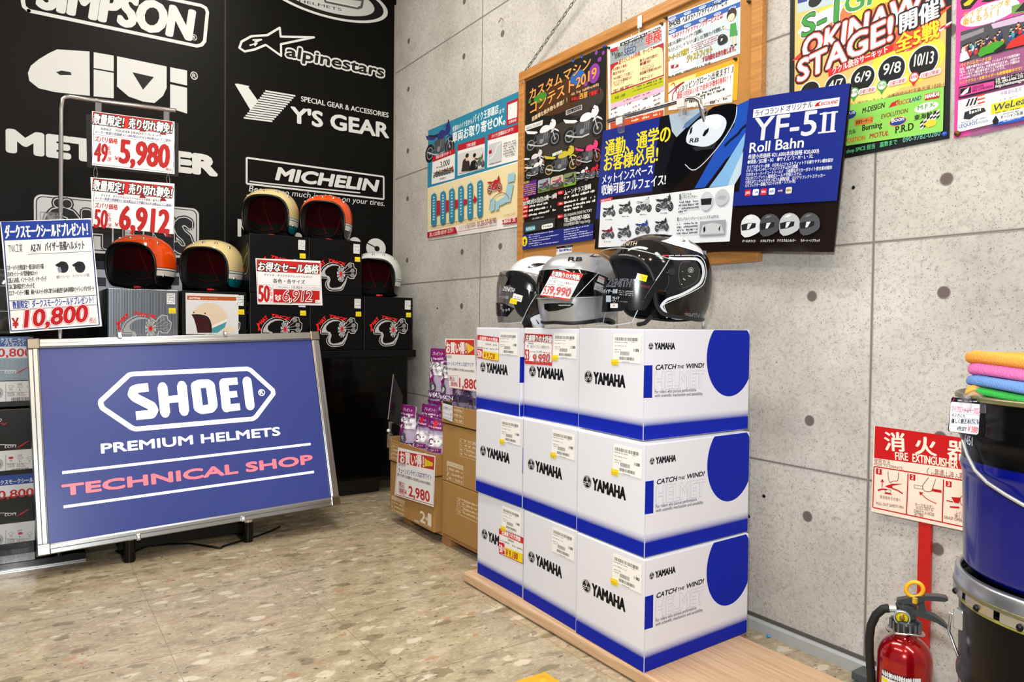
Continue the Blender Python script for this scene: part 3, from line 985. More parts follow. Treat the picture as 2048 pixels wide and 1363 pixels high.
# slim gap strip and the red sale card standing before the boxes
m, k = sheet([(511, 516), (641, 521.5), (645, 610.5), (515, 608)], (0, 3.5235, 0), BU, BV, .001, WHT, (490, 500, 9.735))
k.R('#cc1f1f', 225, 410, 1455, 232)
for x_ in (330, 640, 930, 1200): k.P('#9c1515', [(x_, 418), (x_+70, 422), (x_+10, 330)])
k.T('お得なセール価格', 250, 385, 1425, 165, '#ffffff', b=.04, sh=.12, out='#0c0c0c', ow=.11)
k.T('デイトナ　オリジナルジェットヘルメット', 372, 498, 1315, 44, BK, b=.02)
k.T('各色・各サイズ', 545, 630, 1165, 78, BK, b=.025)
k.L(BK, [(238, 668), (1468, 692)], 3); k.L(BK, [(540, 678), (545, 1022)], 3); k.L(BK, [(540, 752), (1468, 764)], 3)
k.T('50', 268, 1000, 470, 318, '#c01515', b=.04); k.T('%', 470, 890, 530, 180, '#c01515'); k.T('OFF', 482, 1002, 540, 60, '#c01515', b=.02)
k.T('メーカー希望小売価格 税込￥', 546, 722, 875, 24, BK); k.T('13,824', 905, 742, 1110, 46, BK, sh=.15); k.T('↓プライスダウン↓', 1135, 745, 1460, 36, '#a03030')
k.R('#bf1515', 552, 1015, 1452, 258)
k.T('￥', 592, 975, 690, 95, '#bf1515', out='#ffffff', ow=.14); k.T('6,912', 745, 985, 1300, 205, '#bf1515', sh=.12, b=.015, out='#0c0c0c', ow=.105)
k.T('6,912', 735, 980, 1292, 205, '#bf1515', sh=.12, b=.015, out='#ffffff', ow=.075)
k.R('#ffffff', 1368, 1030, 1480, 62); k.T('税込', 1378, 1022, 1472, 40, '#8a2020')
k.L('#404040', [(228, 180), (262, 1022), (1482, 1050), (1462, 232)], 4)
obj('sale_card', m, label='red and white sale card reading 6,912 standing before the black boxes', cat='price card')

# ------------------------------------------------------------------ open face helmets
def SP(az, el, P_):
    af, ab, b, c_t, c_b, p = P_
    a, e = R_(az), R_(el)
    d = Vector((cos(e)*cos(a), cos(e)*sin(a), sin(e)))
    ax, cz = (af if d.x > 0 else ab), (c_t if d.z > 0 else c_b)
    return d*((abs(d.x/ax)**p+abs(d.y/b)**p+abs(d.z/cz)**p)**(-1/p))
def loop(pts, n):
    """pts: (az, el) from the front (az 0) to the back (az 180); returns n evenly spaced points right round"""
    full = [(-180, pts[-1][1])]+[(-a, e) for a, e in pts[::-1] if 0 < a < 180]+pts
    L = [0]
    for i in range(1, len(full)): L.append(L[-1]+math.hypot((full[i][0]-full[i-1][0])*.8, full[i][1]-full[i-1][1]))
    out, j = [], 0
    for i in range(n):
        t = L[-1]*i/n
        while L[j+1] < t: j += 1
        f = (t-L[j])/(L[j+1]-L[j])
        out.append((full[j][0]+(full[j+1][0]-full[j][0])*f, full[j][1]+(full[j+1][1]-full[j][1])*f))
    for _ in range(2):
        out = [((out[i][0] if i in (0,) else (out[i-1][0]+2*out[i][0]+out[(i+1) % n][0])/4 if 0 < i < n-1 else out[i][0]), (out[i-1][1]+2*out[i][1]+out[(i+1) % n][1])/4) for i in range(n)]
    return out
JP = (.145, .150, .134, .128, .160, 2.35)
JB = [(0, 33), (18, 32), (32, 28.5), (43, 20), (49.5, 6), (51.5, -10), (51.5, -24), (54, -35), (61, -40), (80, -42.5), (100, -43), (140, -42), (180, -41)]
JC = Vector((0, 0, .122))
def striped(base, bands):
    """shell lacquer whose stripes follow the height on the helmet"""
    m, nt, b = nodemat()
    tc = nd(nt, 'ShaderNodeTexCoord')
    sp = nd(nt, 'ShaderNodeSeparateXYZ')
    nt.links.new(tc.outputs['Object'], sp.inputs[0])
    mr = nd(nt, 'ShaderNodeMapRange')
    mr.inputs[2].default_value = .25
    nt.links.new(sp.outputs[2], mr.inputs[0])
    c = ramp(nt, mr.outputs[0], [(z/.25, q) for z, q in bands]+[(.42, base)], 'CONSTANT')
    nt.links.new(c, b.inputs['Base Color'])
    b.inputs['Roughness'].default_value = .12
    b.inputs['Coat Weight'].default_value = .3
    b.inputs['Coat Roughness'].default_value = .04
    return m
JM = {}
LINER = mat('#4c0e16', .95, spec=.1, bump=.3, bscale=300)
def jet_helmet(M, base, bands, label):
    t = empty('open_face_helmet', M, label, 'helmet', 'open face helmets displayed on their boxes')
    n, rows = 112, 16
    lp = loop(JB, n)
    if not JM:
        edge = [JC+SP(a, e, JP)*1.002 for a, e in lp]
        JM['edge_trim'] = mesh('edge_trim', MB().tube(edge, .0058, mat('#0a0a0a', .22), 8, True))
        m = MB()
        g = [[JC+SP(a, e, JP)*f for a, e in lp] for f in (1, .95)]
        g += [[JC+SP(a, e+(90-e)*q, JP)*f for a, e in lp] for q, f in ((.05, .89), (.14, .83), (.22, .80))]
        m.grid(g, mat('#080808', .85), True, True)
        g = [[JC+SP(a, e+(90-e)*(.22+.78*i/12), JP)*.80 for a, e in lp] for i in range(13)]
        m.grid(g, LINER, True, True)
        JM['liner'] = mesh('liner', m)
        m = MB()
        for s_ in (-1, 1):
            m.tube([JC+SP(180-s_*(12+34*i/10), -30+i*9, JP)*.79 for i in range(11)], .0028, mat('#7d0a10', .7), 6)
            m.tube([JC+SP(180-s_*(10+70*i/10), -33+abs(i-4)*1.5, JP)*.785 for i in range(11)], .0022, mat('#5d0a10', .7), 6)
        JM['piping'] = mesh('piping', m)
        m = MB()
        m.lathe([(.0001, .0055), (.004, .005), (.0065, .003), (.0075, 0)], CHROME, 16)
        m.lathe([(.0001, .0062), (.002, .006), (.0022, .0052)], BLK, 10)
        JM['snap_button'] = mesh('snap_button', m)
        m = MB()
        pts = [JC+SP(58, -40, JP)*.84, JC+Vector((.075, .055, -.100)), JC+Vector((.085, 0, -.111)), JC+Vector((.075, -.055, -.100)), JC+SP(-58, -40, JP)*.84]
        sm = [pts[i].lerp(pts[i+1], t_/4) for i in range(4) for t_ in range(4)]+[pts[-1]]
        m.grid([[p+Vector((.010, 0, .002)) for p in sm], [p-Vector((.010, 0, .002)) for p in sm]], mat('#101012', .8))
        m.grid([[p+Vector((.010, 0, -.002)) for p in sm], [p-Vector((.010, 0, .006)) for p in sm]], mat('#101012', .8))
        JM['chin_strap'] = mesh('chin_strap', m)
        m = MB().box((.086, .016, .004), (.098, .040, .014), mat('#d3111a', .35), .003)
        m.box((.088, .040, .006), (.096, .050, .012), mat('#d3111a', .35), .002)
        JM['strap_buckle'] = mesh('strap_buckle', m)
    m = MB()
    g = [[JC+SP(a, e+(90-e)*(1-(1-i/rows)**1.0), JP) for a, e in lp] for i in range(rows+1)]
    m.grid(g, striped(base, bands), True, True)
    obj('shell', m, t, local=True)
    link('edge_trim', JM['edge_trim'], t)
    ln = link('liner', JM['liner'], t)
    link('piping', JM['piping'], ln)['label'] = 'dark red piping'
    for az, el in ((-64, 38), (-33, 46), (0, 48), (33, 46), (64, 38), (70, -24), (-70, -24)):
        p = SP(az, el, JP)
        nrm = (SP(az+1, el, JP)-SP(az-1, el, JP)).cross(SP(az, el+1, JP)-SP(az, el-1, JP)).normalized()
        b = link('snap_button', JM['snap_button'], t)
        b.matrix_basis = Matrix.Translation(JC+p) @ nrm.to_track_quat('Z', 'Y').to_matrix().to_4x4()
    link('chin_strap', JM['chin_strap'], t)
    link('strap_buckle', JM['strap_buckle'], t)['label'] = 'red strap buckle'
    return t
def at(px_, y): return ony(px_, 560, y).x
OB = [(0, '#0a0a0b'), (.062, '#e4e2dd'), (.085, '#0a0a0b'), (.0895, '#e4e2dd'), (.0965, '#0a0a0b'), (.099, '#f4500c')]
CB = [(0, '#0d6f78'), (.062, '#e8e4d8'), (.085, '#0d6f78'), (.0895, '#e8e4d8'), (.0965, '#0d6f78'), (.099, '#d9c58c')]
WB = [(0, '#0a0a0b'), (.062, '#e4e4e2'), (.085, '#0a0a0b'), (.0895, '#e4e4e2'), (.0965, '#0a0a0b'), (.099, '#d2d6d4')]
jet_helmet(RZ((at(284, 3.69), 3.69, 1.0565), -127), '#f4500c', OB, 'orange open face helmet on the silver box at the left')
jet_helmet(RZ((at(425, 3.69), 3.69, 1.0565), -126), '#d9c58c', CB, 'cream and teal open face helmet on the box with the photo sheet')
jet_helmet(RZ((at(541, 3.74), 3.74, 1.3365), -122), '#d9c58c', CB, 'cream and teal open face helmet in the upper row')
jet_helmet(RZ((at(652, 3.74), 3.74, 1.3365), -122), '#f4500c', OB, 'orange open face helmet in the upper row beside a cream one')
jet_helmet(RZ((at(753, 3.72), 3.72, 1.0565), -124), '#d2d6d4', WB, 'white open face helmet half hidden beside the concrete wall')
# ------------------------------------------------------------------ chain cleaner cartons on a small pallet
CB_ = mat('#a9814b', .75, spec=.15, var=.06, bscale=30)
CBI = mat('#8e6a3c', .85, spec=.1)
pal = empty('wooden_pallet', (1.64, 2.62, 0), 'low wooden pallet under the brown cartons beside the concrete wall', 'pallet')
wood = mat('#a9794a', .7, var=.2, bscale=25)
for i in range(5): obj('deck_board', MB().box((1.455+.078*i, 2.222, .034), (1.52+.078*i, 3.07, .05), wood, .002), pal)
for y in (2.26, 2.62, 2.99):
    for x in (1.46, 1.61, 1.76): obj('block', MB().box((x, y-.035, 0), (x+.07, y+.035, .034), wood, .002), pal)
def carton(x0, y0, y1, x1, z0, z1, label, prints=None, tray=False):
    m = MB()
    if tray:
        t = .005
        m.box((x0, y0, z0), (x1, y1, z0+t), CB_, .001)
        for lo, hi in (((x0, y0, z0), (x0+t, y1, z1)), ((x1-t, y0, z0), (x1, y1, z1+.02)), ((x0, y0, z0), (x1, y0+t, z1-.004)), ((x0, y1-t, z0), (x1, y1, z1+.012))): m.box(lo, hi, CB_, .001)
    else:
        m.box((x0, y0, z0), (x1, y1, z1), CB_, .004)
        m.box((x0-.0004, y0+.002, (z0+z1)/2-.02), (x0, y0+.0035, (z0+z1)/2+.02), CBI, 0)
    if prints: prints(Ink(m, (x0, y1, 0), WU, WV, fin='card'))
    return obj('cleaner_carton', m, label=label, cat='carton', group='brown cartons of chain cleaner')
PW = '#d8c6a5'
def table(k, x0, y0, x1, h, rows, split):
    k.F(PW, x0, y0, x1, h, 3)
    for i in range(rows):
        yy = y0-h*i/rows
        if i: k.L(PW, [(x0, yy), (x1, yy+(x1-x0)*.19)], 2)
        k.G(x0+8, yy-h*.05, x0+split*.8, h/rows*.6, PW); k.G(x0+split+6, yy-h*.03, x1-8, h/rows*.6, PW)
def pr1(k):
    k.crop(760, 800, 4.7)
    table(k, 108, 1035, 230, 145, 4, 0)
    k.R(PW, 110, 925, 228, 36); k.T('メンテナンスセット発売記念', 114, 920, 224, 24, '#9a7440')
    k.T('2', 378, 1135, 425, 100, '#e6dac4', b=.05); k.T('+', 424, 1130, 455, 40, '#e6dac4', b=.06); k.T('1', 452, 1170, 480, 108, '#e6dac4', b=.06)
    k.T('LAVEN', 324, 1135, 368, 22, '#e6dac4', b=.03); k.G(378, 1152, 478, 10, PW)
def pr1t(k):
    k.crop(760, 800, 4.7)
    table(k, 106, 540, 172, 140, 4, 0)
carton(1.418, 2.646, 3.08, 1.80, .05, .283, 'brown carton printed 2+1 under the open tray with the 2,980 card', pr1)
carton(1.413, 2.641, 3.085, 1.805, .2835, .382, 'open brown tray of purple packs carrying the 2,980 card', pr1t, True)
carton(1.585, 2.86, 3.075, 1.795, .289, .49, 'brown carton behind the open tray, under the two tall purple packs')
def pr2(k):
    k.crop(620, 680, 4.259)
    table(k, 1272, 980, 1440, 145, 4, 32); table(k, 1166, 1180, 1306, 155, 4, 0)
    k.R(PW, 1168, 1062, 1304, 34); k.T('メンテナンスセット発売記念', 1172, 1056, 1300, 22, '#9a7440')
    k.T('LAVEN', 1420, 1250, 1470, 18, PW)
def pr3(k):
    k.crop(760, 660, 2.962)
    table(k, 457, 1085, 590, 95, 4, 24)
def pr2t(k):
    k.crop(620, 680, 4.259)
    table(k, 1214, 690, 1306, 128, 3, 0)
carton(1.447, 2.215, 2.635, 1.81, .05, .2715, 'lowest brown carton of the stack next to the blue and white boxes', pr3)
carton(1.447, 2.215, 2.635, 1.81, .2725, .508, 'middle brown carton of the stack next to the blue and white boxes', pr2)
carton(1.443, 2.211, 2.639, 1.815, .509, .588, 'open brown tray on top of the stack with the 1,880 card', pr2t, True)
PUR, PLW = '#7d1f6c', '#e3e2ea'
def pack_shape(w, h, d):
    def D(u, v):
        t = max(0, min(1, v/h))
        return d*(1-t**2.5)*max(.05, 1-(abs(u)/(w/2))**2.6)+.0015
    return D
PK = {}
def cleaner_pack(M, kind, h, label):
    w, d = .132, .04
    D = pack_shape(w, h, d)
    t = empty('cleaner_pack', M, label, 'pack', 'plastic packs of chain cleaner')
    key = (kind, h)
    if key not in PK:
        m = MB()
        us = [-w/2+w*i/14 for i in range(15)]
        vs_ = [h*i/16 for i in range(17)]
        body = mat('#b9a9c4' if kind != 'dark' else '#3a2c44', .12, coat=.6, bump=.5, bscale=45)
        wav = lambda u, v: .002*sin(u*160+v*90)+.0015*sin(v*210-u*60)
        m.grid([[Vector((-D(u, v)+wav(u, v), -u, v)) for u in us] for v in vs_], body)
        m.grid([[Vector((D(u, v), u, v)) for u in us] for v in vs_], body)
        k = Ink(m, (0, 0, 0), -Y, Z, px=False, fin='gloss', fn=lambda u, v, q: Vector((-D(u, v)-.0026+wav(u, v)-q*3, -u, v)))
        k.fine = .008
        hw = w/2*.97
        if kind == 'v':
            k.R(PLW, -hw, h*.60, hw, h*.25)
            k.R(PUR, -hw, 0, hw, h*.22); k.R('#3f8fc4', -hw*.6, h*.10, hw*.5, h*.07)
            k.E(PUR, -hw*.3, h*.58, .026, .034); k.T('V', -hw*.3-.012, h*.56, -hw*.3+.008, .026, '#f2ecf2', b=.05)
            k.E('#4b4a55', hw*.1, h*.42, .022, .028); k.E('#c9c9d0', hw*.1, h*.42, .008, .013)
            k.R('#5a2a63', -hw, h*.25, hw, h*.11); k.T('MAIN MAIN', -hw*.95, h*.27, hw*.95, h*.075, '#f0eef4', b=.03)
            k.T('チャンス', -hw*.7, h*.73, hw*.6, h*.065, '#17171a', b=.03, sh=.2); k.T('プレゼントチャンス', -hw*.8, h*.66, hw*.8, h*.045, '#17171a', b=.02, sh=.2)
        elif kind == 'c':
            k.R('#d4cfdf', -hw, h*.56, hw, h*.16)
            k.R('#6a2d6e', -hw, 0, hw, h*.30); k.T('LAVEN', -hw*.8, h*.06, hw*.2, h*.1, '#d9cfe0', b=.03)
            k.R('#f3f3f5', -hw*.3, h*.50, hw*.85, h*.19, rad=.3); k.T('C', -hw*.15, h*.53, hw*.2, h*.11, PUR, b=.06); k.G(hw*.3, h*.58, hw*.75, h*.04, '#6a2d6e')
            k.R(PUR, -hw*.9, h*.40, hw*.9, h*.075); k.T('1本プレゼント！', -hw*.75, h*.415, hw*.75, h*.045, '#f3e9f2', b=.02)
        else:
            k.R('#8d7f9c', -hw, h*.12, hw, h*.22); k.T('MAIN MAIN', -hw*.95, h*.16, hw*.95, h*.12, '#2b2348', b=.03)
            k.R('#53356b', -hw, h*.42, hw, h*.2); k.R('#d8d5e0', -hw*.2, h*.46, hw*.7, h*.1)
        PK[key] = [mesh('pouch', m)]
        m = MB()
        k = Ink(m, (0, 0, 0), -Y, Z, px=False, fin='gloss', fn=lambda u, v, q: Vector((-D(u, v)-.0048-q, -u, v)))
        k.fine = .012
        k.R(PUR, -hw*.98, h*.80, hw*.98, h*.20)
        k.T('プレゼント', -hw*.6, h*.90, hw*.7, h*.05, '#e9d5e6', b=.02, sh=.2); k.G(-hw*.8, h*.83, hw*.8, h*.04, '#e9d5e6')
        if kind == 'c': k.E('#d4202b', hw*.1, h*.91, .015, .015)
        m.box((-.001, -w/2*.97, h*.8), (.0015, w/2*.97, h), ink(PUR, 'gloss'), 0)
        PK[key].append(mesh('header', m))
        m = MB().lathe([(.0001, .05), (.013, .05), (.014, .046), (.014, .012), (.012, .008), (.0001, .008)], mat('#ececee', .3), 20, Matrix.Translation((-.040, .012, h*.14)))
        m.lathe([(.011, .008), (.016, -.004), (.016, -.02), (.0001, -.02)], mat('#5a2a63', .3), 20, Matrix.Translation((-.040, .012, h*.14)))
        PK[key].append(mesh('bottle_cap', m))
    link('pouch', PK[key][0], t)
    link('header', PK[key][1], t)['label'] = 'purple header'
    if kind == 'c': link('bottle_cap', PK[key][2], t)['label'] = 'white cap of the bottle inside'
    return t
def pk(x, y, z, rz, kind, h, label): cleaner_pack(RZ((x, y, z), rz), kind, h, label)
pk(1.468, 2.985, .29, 4, 'v', .255, 'purple and white pack at the left end of the lower open tray')
pk(1.472, 2.845, .29, -5, 'c', .225, 'pack with a white cap left of another, above the 2,980 card')
pk(1.466, 2.712, .29, 3, 'c', .225, 'pack with a white cap and a red dot above the 2,980 card')
pk(1.535, 2.90, .29, 8, 'v', .262, 'purple pack standing behind the white capped packs')
pk(1.530, 2.765, .29, -6, 'v', .245, 'purple pack behind the red dotted pack')
pk(1.635, 3.015, .491, 6, 'v', .31, 'tall purple pack on the rear carton, the left of two')
pk(1.632, 2.90, .491, -4, 'v', .30, 'tall purple pack on the rear carton beside the 1,880 card')
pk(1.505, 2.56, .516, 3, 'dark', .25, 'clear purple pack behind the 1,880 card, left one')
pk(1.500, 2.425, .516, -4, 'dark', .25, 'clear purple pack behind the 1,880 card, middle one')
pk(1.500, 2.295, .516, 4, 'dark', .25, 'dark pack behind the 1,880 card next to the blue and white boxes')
def deal_card(px, X0, cr, o, txt, price, label):
    m, k = sheet(px, (X0, 2.6, 0), WU, WV, .0012, '#efeeec', cr)
    o(k)
    return obj('price_card', m, label=label, cat='price card', group='price cards on the brown cartons')
def o1(k):
    k.P('#c63426', [(178, 475), (512, 532), (506, 655), (172, 585)])
    k.T('お買い得！', 190, 578, 412, 98, '#f6f2ee', y1=625, b=.045)
    k.P('#e9c22a', [(418, 535), (440, 555), (498, 585), (498, 622), (440, 622), (416, 632)]); k.L('#3a2a10', [(418, 535), (440, 555), (498, 585), (498, 622), (440, 622), (416, 632)], 4, True)
    k.T('LAVEN', 172, 613, 240, 30, BK, y1=622)
    k.T('チェーンメンテナンスSETホワイト', 174, 676, 486, 44, '#1f3f8c', y1=748, b=.02)
    k.T('様々なカ所では圧倒的な人気を誇るLAVENのお得SET。', 164, 706, 482, 26, BK, y1=803, b=.02)
    k.F('#b3261e', 176, 868, 230, 108, 4); k.T('税込', 181, 806, 226, 44, '#b3261e', b=.03); k.T('価格', 181, 858, 226, 44, '#b3261e', b=.03)
    k.T('￥', 230, 880, 252, 44, '#b3261e', b=.03); k.T('2,980', 272, 896, 468, 92, '#c02a1e', y1=955, b=.045)
    k.L('#b3261e', [(150, 882), (502, 985)], 5); k.L('#b3261e', [(172, 480), (148, 880)], 3); k.L('#b3261e', [(512, 530), (500, 985)], 3)
deal_card([(796, 894), (870.5, 911.5), (867, 1013.5), (789, 989)], 1.4085, (760, 800, 4.7), o1, '', '', 'white and red price card reading 2,980 on the lower open tray')
def o2(k):
    k.P('#c63426', [(380, 135), (778, 138), (784, 358), (356, 340)])
    k.T('お買い得！', 378, 315, 665, 145, '#f6f2ee', y1=325, b=.045)
    k.P('#e9c22a', [(664, 172), (700, 195), (776, 245), (776, 270), (730, 310), (684, 342)]); k.L('#3a2a10', [(664, 172), (700, 195), (776, 245), (776, 270), (730, 310), (684, 342)], 5, True)
    k.T('LAVEN', 358, 400, 452, 42, BK, y1=402); k.T('チェーンメンテナンスSETクリア', 364, 496, 768, 55, '#1f3f8c', y1=525, b=.02)
    k.T('様々なカ所では圧倒的な人気を誇るLAVENのお得SET。', 356, 560, 788, 32, BK, y1=608, b=.02)
    k.F('#b3261e', 412, 795, 545, 140, 5, y1=800); k.T('税込', 425, 715, 500, 55, '#b3261e', b=.03); k.T('価格', 440, 785, 535, 55, '#b3261e', b=.03)
    k.T('1,880', 565, 815, 830, 130, '#c02a1e', y1=850, b=.045)
    k.L('#b3261e', [(445, 828), (830, 880)], 8)
deal_card([(890, 676.5), (948.6, 677.5), (954, 784), (898, 774)], 1.4365, (840, 660, 7.177), o2, '', '', 'white and red price card reading 1,880 on the upper open tray')
m, k = sheet([(885.5, 801), (905, 806), (904.5, 843), (885.5, 835)], (1.4345, 2.6, 0), WU, WV, .001, '#e7e7e7', (840, 660, 7.177))
k.R('#1b1b24', 328, 1042, 464, 36, y1=1082)
k.T('お得セット', 336, 1130, 460, 48, BK, b=.01); k.T('クリーナー＆ルブ', 336, 1205, 460, 40, BK); k.T('トライアングル', 340, 1262, 460, 34, BK)
obj('handwritten_tag', m, label='small white handwritten tag on the upper open tray edge', cat='tag')
q = Vector((1.407, 3.06, .38))
m = MB().box(q-Vector((.012, .010, .035)), q+Vector((.012, .010, .03)), CLEAR, .004)
m.ball(q+Vector((-.008, 0, .045)), .008, mat('#e8e8e8', .3), 8)
m.box(q+Vector((-.006, -.006, .03)), q+Vector((.006, .006, .085)), CLEAR, .002)
obj('card_clip', m, label='clear plastic clip on the left rim of the lower open tray', cat='clip')
PZ = [ond(787, 748, 3.30), ond(806, 792, 3.42), ond(800, 852, 3.42), ond(776, 838, 3.30)]
N_ = (PZ[1]-PZ[0]).cross(PZ[3]-PZ[0]).normalized()
MB_ = MB().prism([PZ[0], PZ[1], PZ[2], PZ[3]], N_*.002, mat('#141416', .25))
MB_.tube([PZ[0], PZ[3]], .002, mat('#8a8a8a', .3), 6)
MB_.tube([(PZ[2]+PZ[3])/2, q+Vector((0, 0, .08))], .003, CLEAR, 6)
obj('card_holder', MB_, label='black card seen nearly edge on, standing on a clear clip', cat='card')
q = Vector((1.436, 2.235, .585))
m = MB().box(q-Vector((.012, .012, .04)), q+Vector((.010, .012, .055)), CLEAR, .004)
m.ball(q+Vector((-.012, 0, .03)), .009, mat('#ececec', .3), 8)
obj('card_clip', m, label='clear plastic clip holding the 1,880 card on the upper tray', cat='clip')

# ------------------------------------------------------------------ nine blue and white helmet boxes on a wooden board
BD = mat('#d9b48c', .35, spec=.4)
def woodgrain(base, dark):
    m, nt, b = nodemat()
    tc = nd(nt, 'ShaderNodeTexCoord')
    mp = nd(nt, 'ShaderNodeMapping')
    mp.inputs['Scale'].default_value = (60, 2.2, 60)
    nt.links.new(tc.outputs['Object'], mp.inputs['Vector'])
    n = nd(nt, 'ShaderNodeTexNoise')
    n.inputs['Scale'].default_value = 2.5
    n.inputs['Detail'].default_value = 6
    nt.links.new(mp.outputs[0], n.inputs['Vector'])
    nt.links.new(ramp(nt, n.outputs['Fac'], [(.3, dark), (.62, base)]), b.inputs['Base Color'])
    b.inputs['Roughness'].default_value = .35
    return m
m = MB().box((1.302, .55, .004), (1.702, 2.212, .038), woodgrain('#d9b894', '#c39c74'), .006)
for y in (.7, 1.4, 2.1): m.box((1.34, y, 0), (1.66, y+.04, .006), BLK, 0)
obj('wooden_board', m, label='pale wooden board on the floor carrying the nine blue and white boxes', cat='board')
BW_, BD_, SK = .283, .425, R_(3.6)
BLU, WB_ = '#0420a6', '#e3e5ee'
bx_ = Vector((cos(SK), sin(SK), 0))
def helmet_mark(k, x, y, rx, ry, col='#101010'):
    k.E(col, x, y, rx, ry); k.O_('#f0f0f4', x, y, rx*.93, ry*.93, rx*.12 if not k.px else ry*.07)
    for a in (90, 210, 330):
        c, s_ = cos(R_(a)), -sin(R_(a))
        k.L('#f0f0f4', [(x-rx*.1*c, y-ry*.1*s_), (x+rx*.8*c, y+ry*.8*s_)], ry*.11)
        for t in (-1, 1):
            px_, py_ = x+rx*(.30*c-.24*t*s_), y+ry*(.30*s_+.24*t*c)
            k.L('#f0f0f4', [(px_, py_), (px_+rx*.42*c, py_+ry*.42*s_)], ry*.08)
def halftone(k, L, H):
    p = .0046
    vs, fs = [], []
    for j in range(9):
        r = p*(.60-.055*j)
        for i in range(int(L/p)+1):
            u, v = (i+.5*(j % 2))*p, .034+j*p*.62
            if u > L-r or u < r: continue
            n, w_ = len(vs), (j % 2)*4e-6
            vs += [(u-r, v, w_), (u, v-r, w_), (u+r, v, w_), (u, v+r, w_)]
            fs.append([n, n+1, n+2, n+3])
    k.put(vs, fs, BLU)
def lozenge(H):
    m = MB()
    m.box((0, 0, 0), (BD_, BW_, H), ink(WB_, 'card'), .003)
    m.v = [bx_*v.x+Vector((0, v.y, v.z)) for v in m.v]
    return m
T0 = RZ((1.329, 1.349, .622), -3.2)
def ybox_mesh():
    H = .2885
    m = lozenge(H)
    m.v = [T0 @ v for v in m.v]
    O0 = T0.translation
    ay = (T0.to_3x3() @ Y)
    ax = (T0.to_3x3() @ bx_)
    kA = Ink(m, O0, -ay, Z, (940, 640, 3.657), 'card')       # end face
    kB = Ink(m, O0, ax, Z, (940, 640, 3.657), 'card')        # long face
    for k, u0, L in ((kA, -BW_, BW_), (kB, 0, BD_)):
        k.px = False
        O_ = k.O.copy()
        if u0: k.O = k.O+k.U*u0
        k.R(BLU, .001, .0015, L-.001, .036)
        halftone(k, L, H)
        k.R('#c9ccd8', .0005, .0, .0018, H) ; k.R('#c9ccd8', L-.0015, .0, L-.0003, H)
        k.O = O_
        k.px = True
    k = kA
    helmet_mark(k, 866, 415, 30, 47)
    k.T('YAMAHA', 906, 460, 1133, 80, '#101010', y1=491, b=.075)
    k = kB
    k.px = False
    c = Vector((.347, .183)); r = .104
    q = []
    for i in range(60):
        p = c+Vector((r*cos(2*pi*i/60), r*1.03*sin(2*pi*i/60)))
        q.append(Vector((min(p[0], BD_-.001), min(p[1], H-.001))))
    k.px = True
    e0, e1, e2 = k.uv(1731, 275), k.uv(1900, 556), k.uv(1985, 300)
    k.px = False
    c = Vector((e1[0], e1[1]+(e1[1]*0)+ (e0[1]-e1[1]))); ru, rv = c[0]-e0[0], c[1]-e1[1]
    q = [Vector((min(c[0]+ru*cos(2*pi*i/72), BD_-.001), min(c[1]+rv*sin(2*pi*i/72), H-.001))) for i in range(72)]
    k.put(q, [list(range(72))], BLU)
    k.px = True
    k.P(BLU, [(1273, 330), (1335, 329), (1332, 567), (1268, 568)])
    helmet_mark(k, 1323, 190, 18, 26)
    k.T('YAMAHA', 1350, 212, 1497, 46, '#101010', y1=211, b=.07)
    k.T('CATCH', 1355, 362, 1502, 35, '#141414', y1=355, b=.05, sh=.25); k.T('THE', 1512, 352, 1562, 22, '#141414', y1=350, b=.03, sh=.25); k.T('WIND!', 1576, 352, 1706, 33, '#141414', y1=345, b=.05, sh=.25)
    k.T('HELMET', 1352, 503, 1708, 124, '#e3e5ee', y1=490, b=.02, out='#a3a7b8', ow=.03)
    k.T('For riders who pursue performance', 1350, 534, 1652, 24, '#40414a', y1=519); k.T('with scientific mechanism and sensibility.', 1350, 563, 1703, 24, '#40414a', y1=546)
    me = mesh('helmet_box', m, T0)
    lm, k = sheet([(1052, 98), (1250, 106), (1246, 318), (1044, 300)], O0+kA.N*.0014, -ay, Z, .0003, '#f6f6f4', (940, 640, 3.657), inpx=False)
    k.lay = 3
    k.B(1060, 148, 1230, 24, '#15151a', 34); k.G(1056, 163, 1150, 8, '#777'); k.G(1180, 163, 1215, 8, '#777'); k.G(1056, 190, 1148, 8, '#777'); k.G(1056, 218, 1110, 8, '#777'); k.G(1056, 234, 1090, 8, '#888')
    k.B(1100, 255, 1166, 28, '#222', 18); k.B(1093, 288, 1203, 22, '#333', 30); k.B(1196, 230, 1236, 22, '#222', 5); k.G(1115, 306, 1165, 7, '#888')
    lme = mesh('barcode_label', lm, T0)
    sm_, k = sheet([(1032, 285), (1083, 284), (1083, 330), (1034, 328)], O0+kA.N*.0019, -ay, Z, .0003, '#f6dd1c', (940, 640, 3.657), inpx=False)
    k.lay = 3
    k.G(1036, 313, 1078, 10, '#d2661e'); k.G(1040, 325, 1076, 8, '#b98f1e')
    return me, lme, mesh('price_sticker', sm_, T0)
YM = ybox_mesh()
YB_ = {}
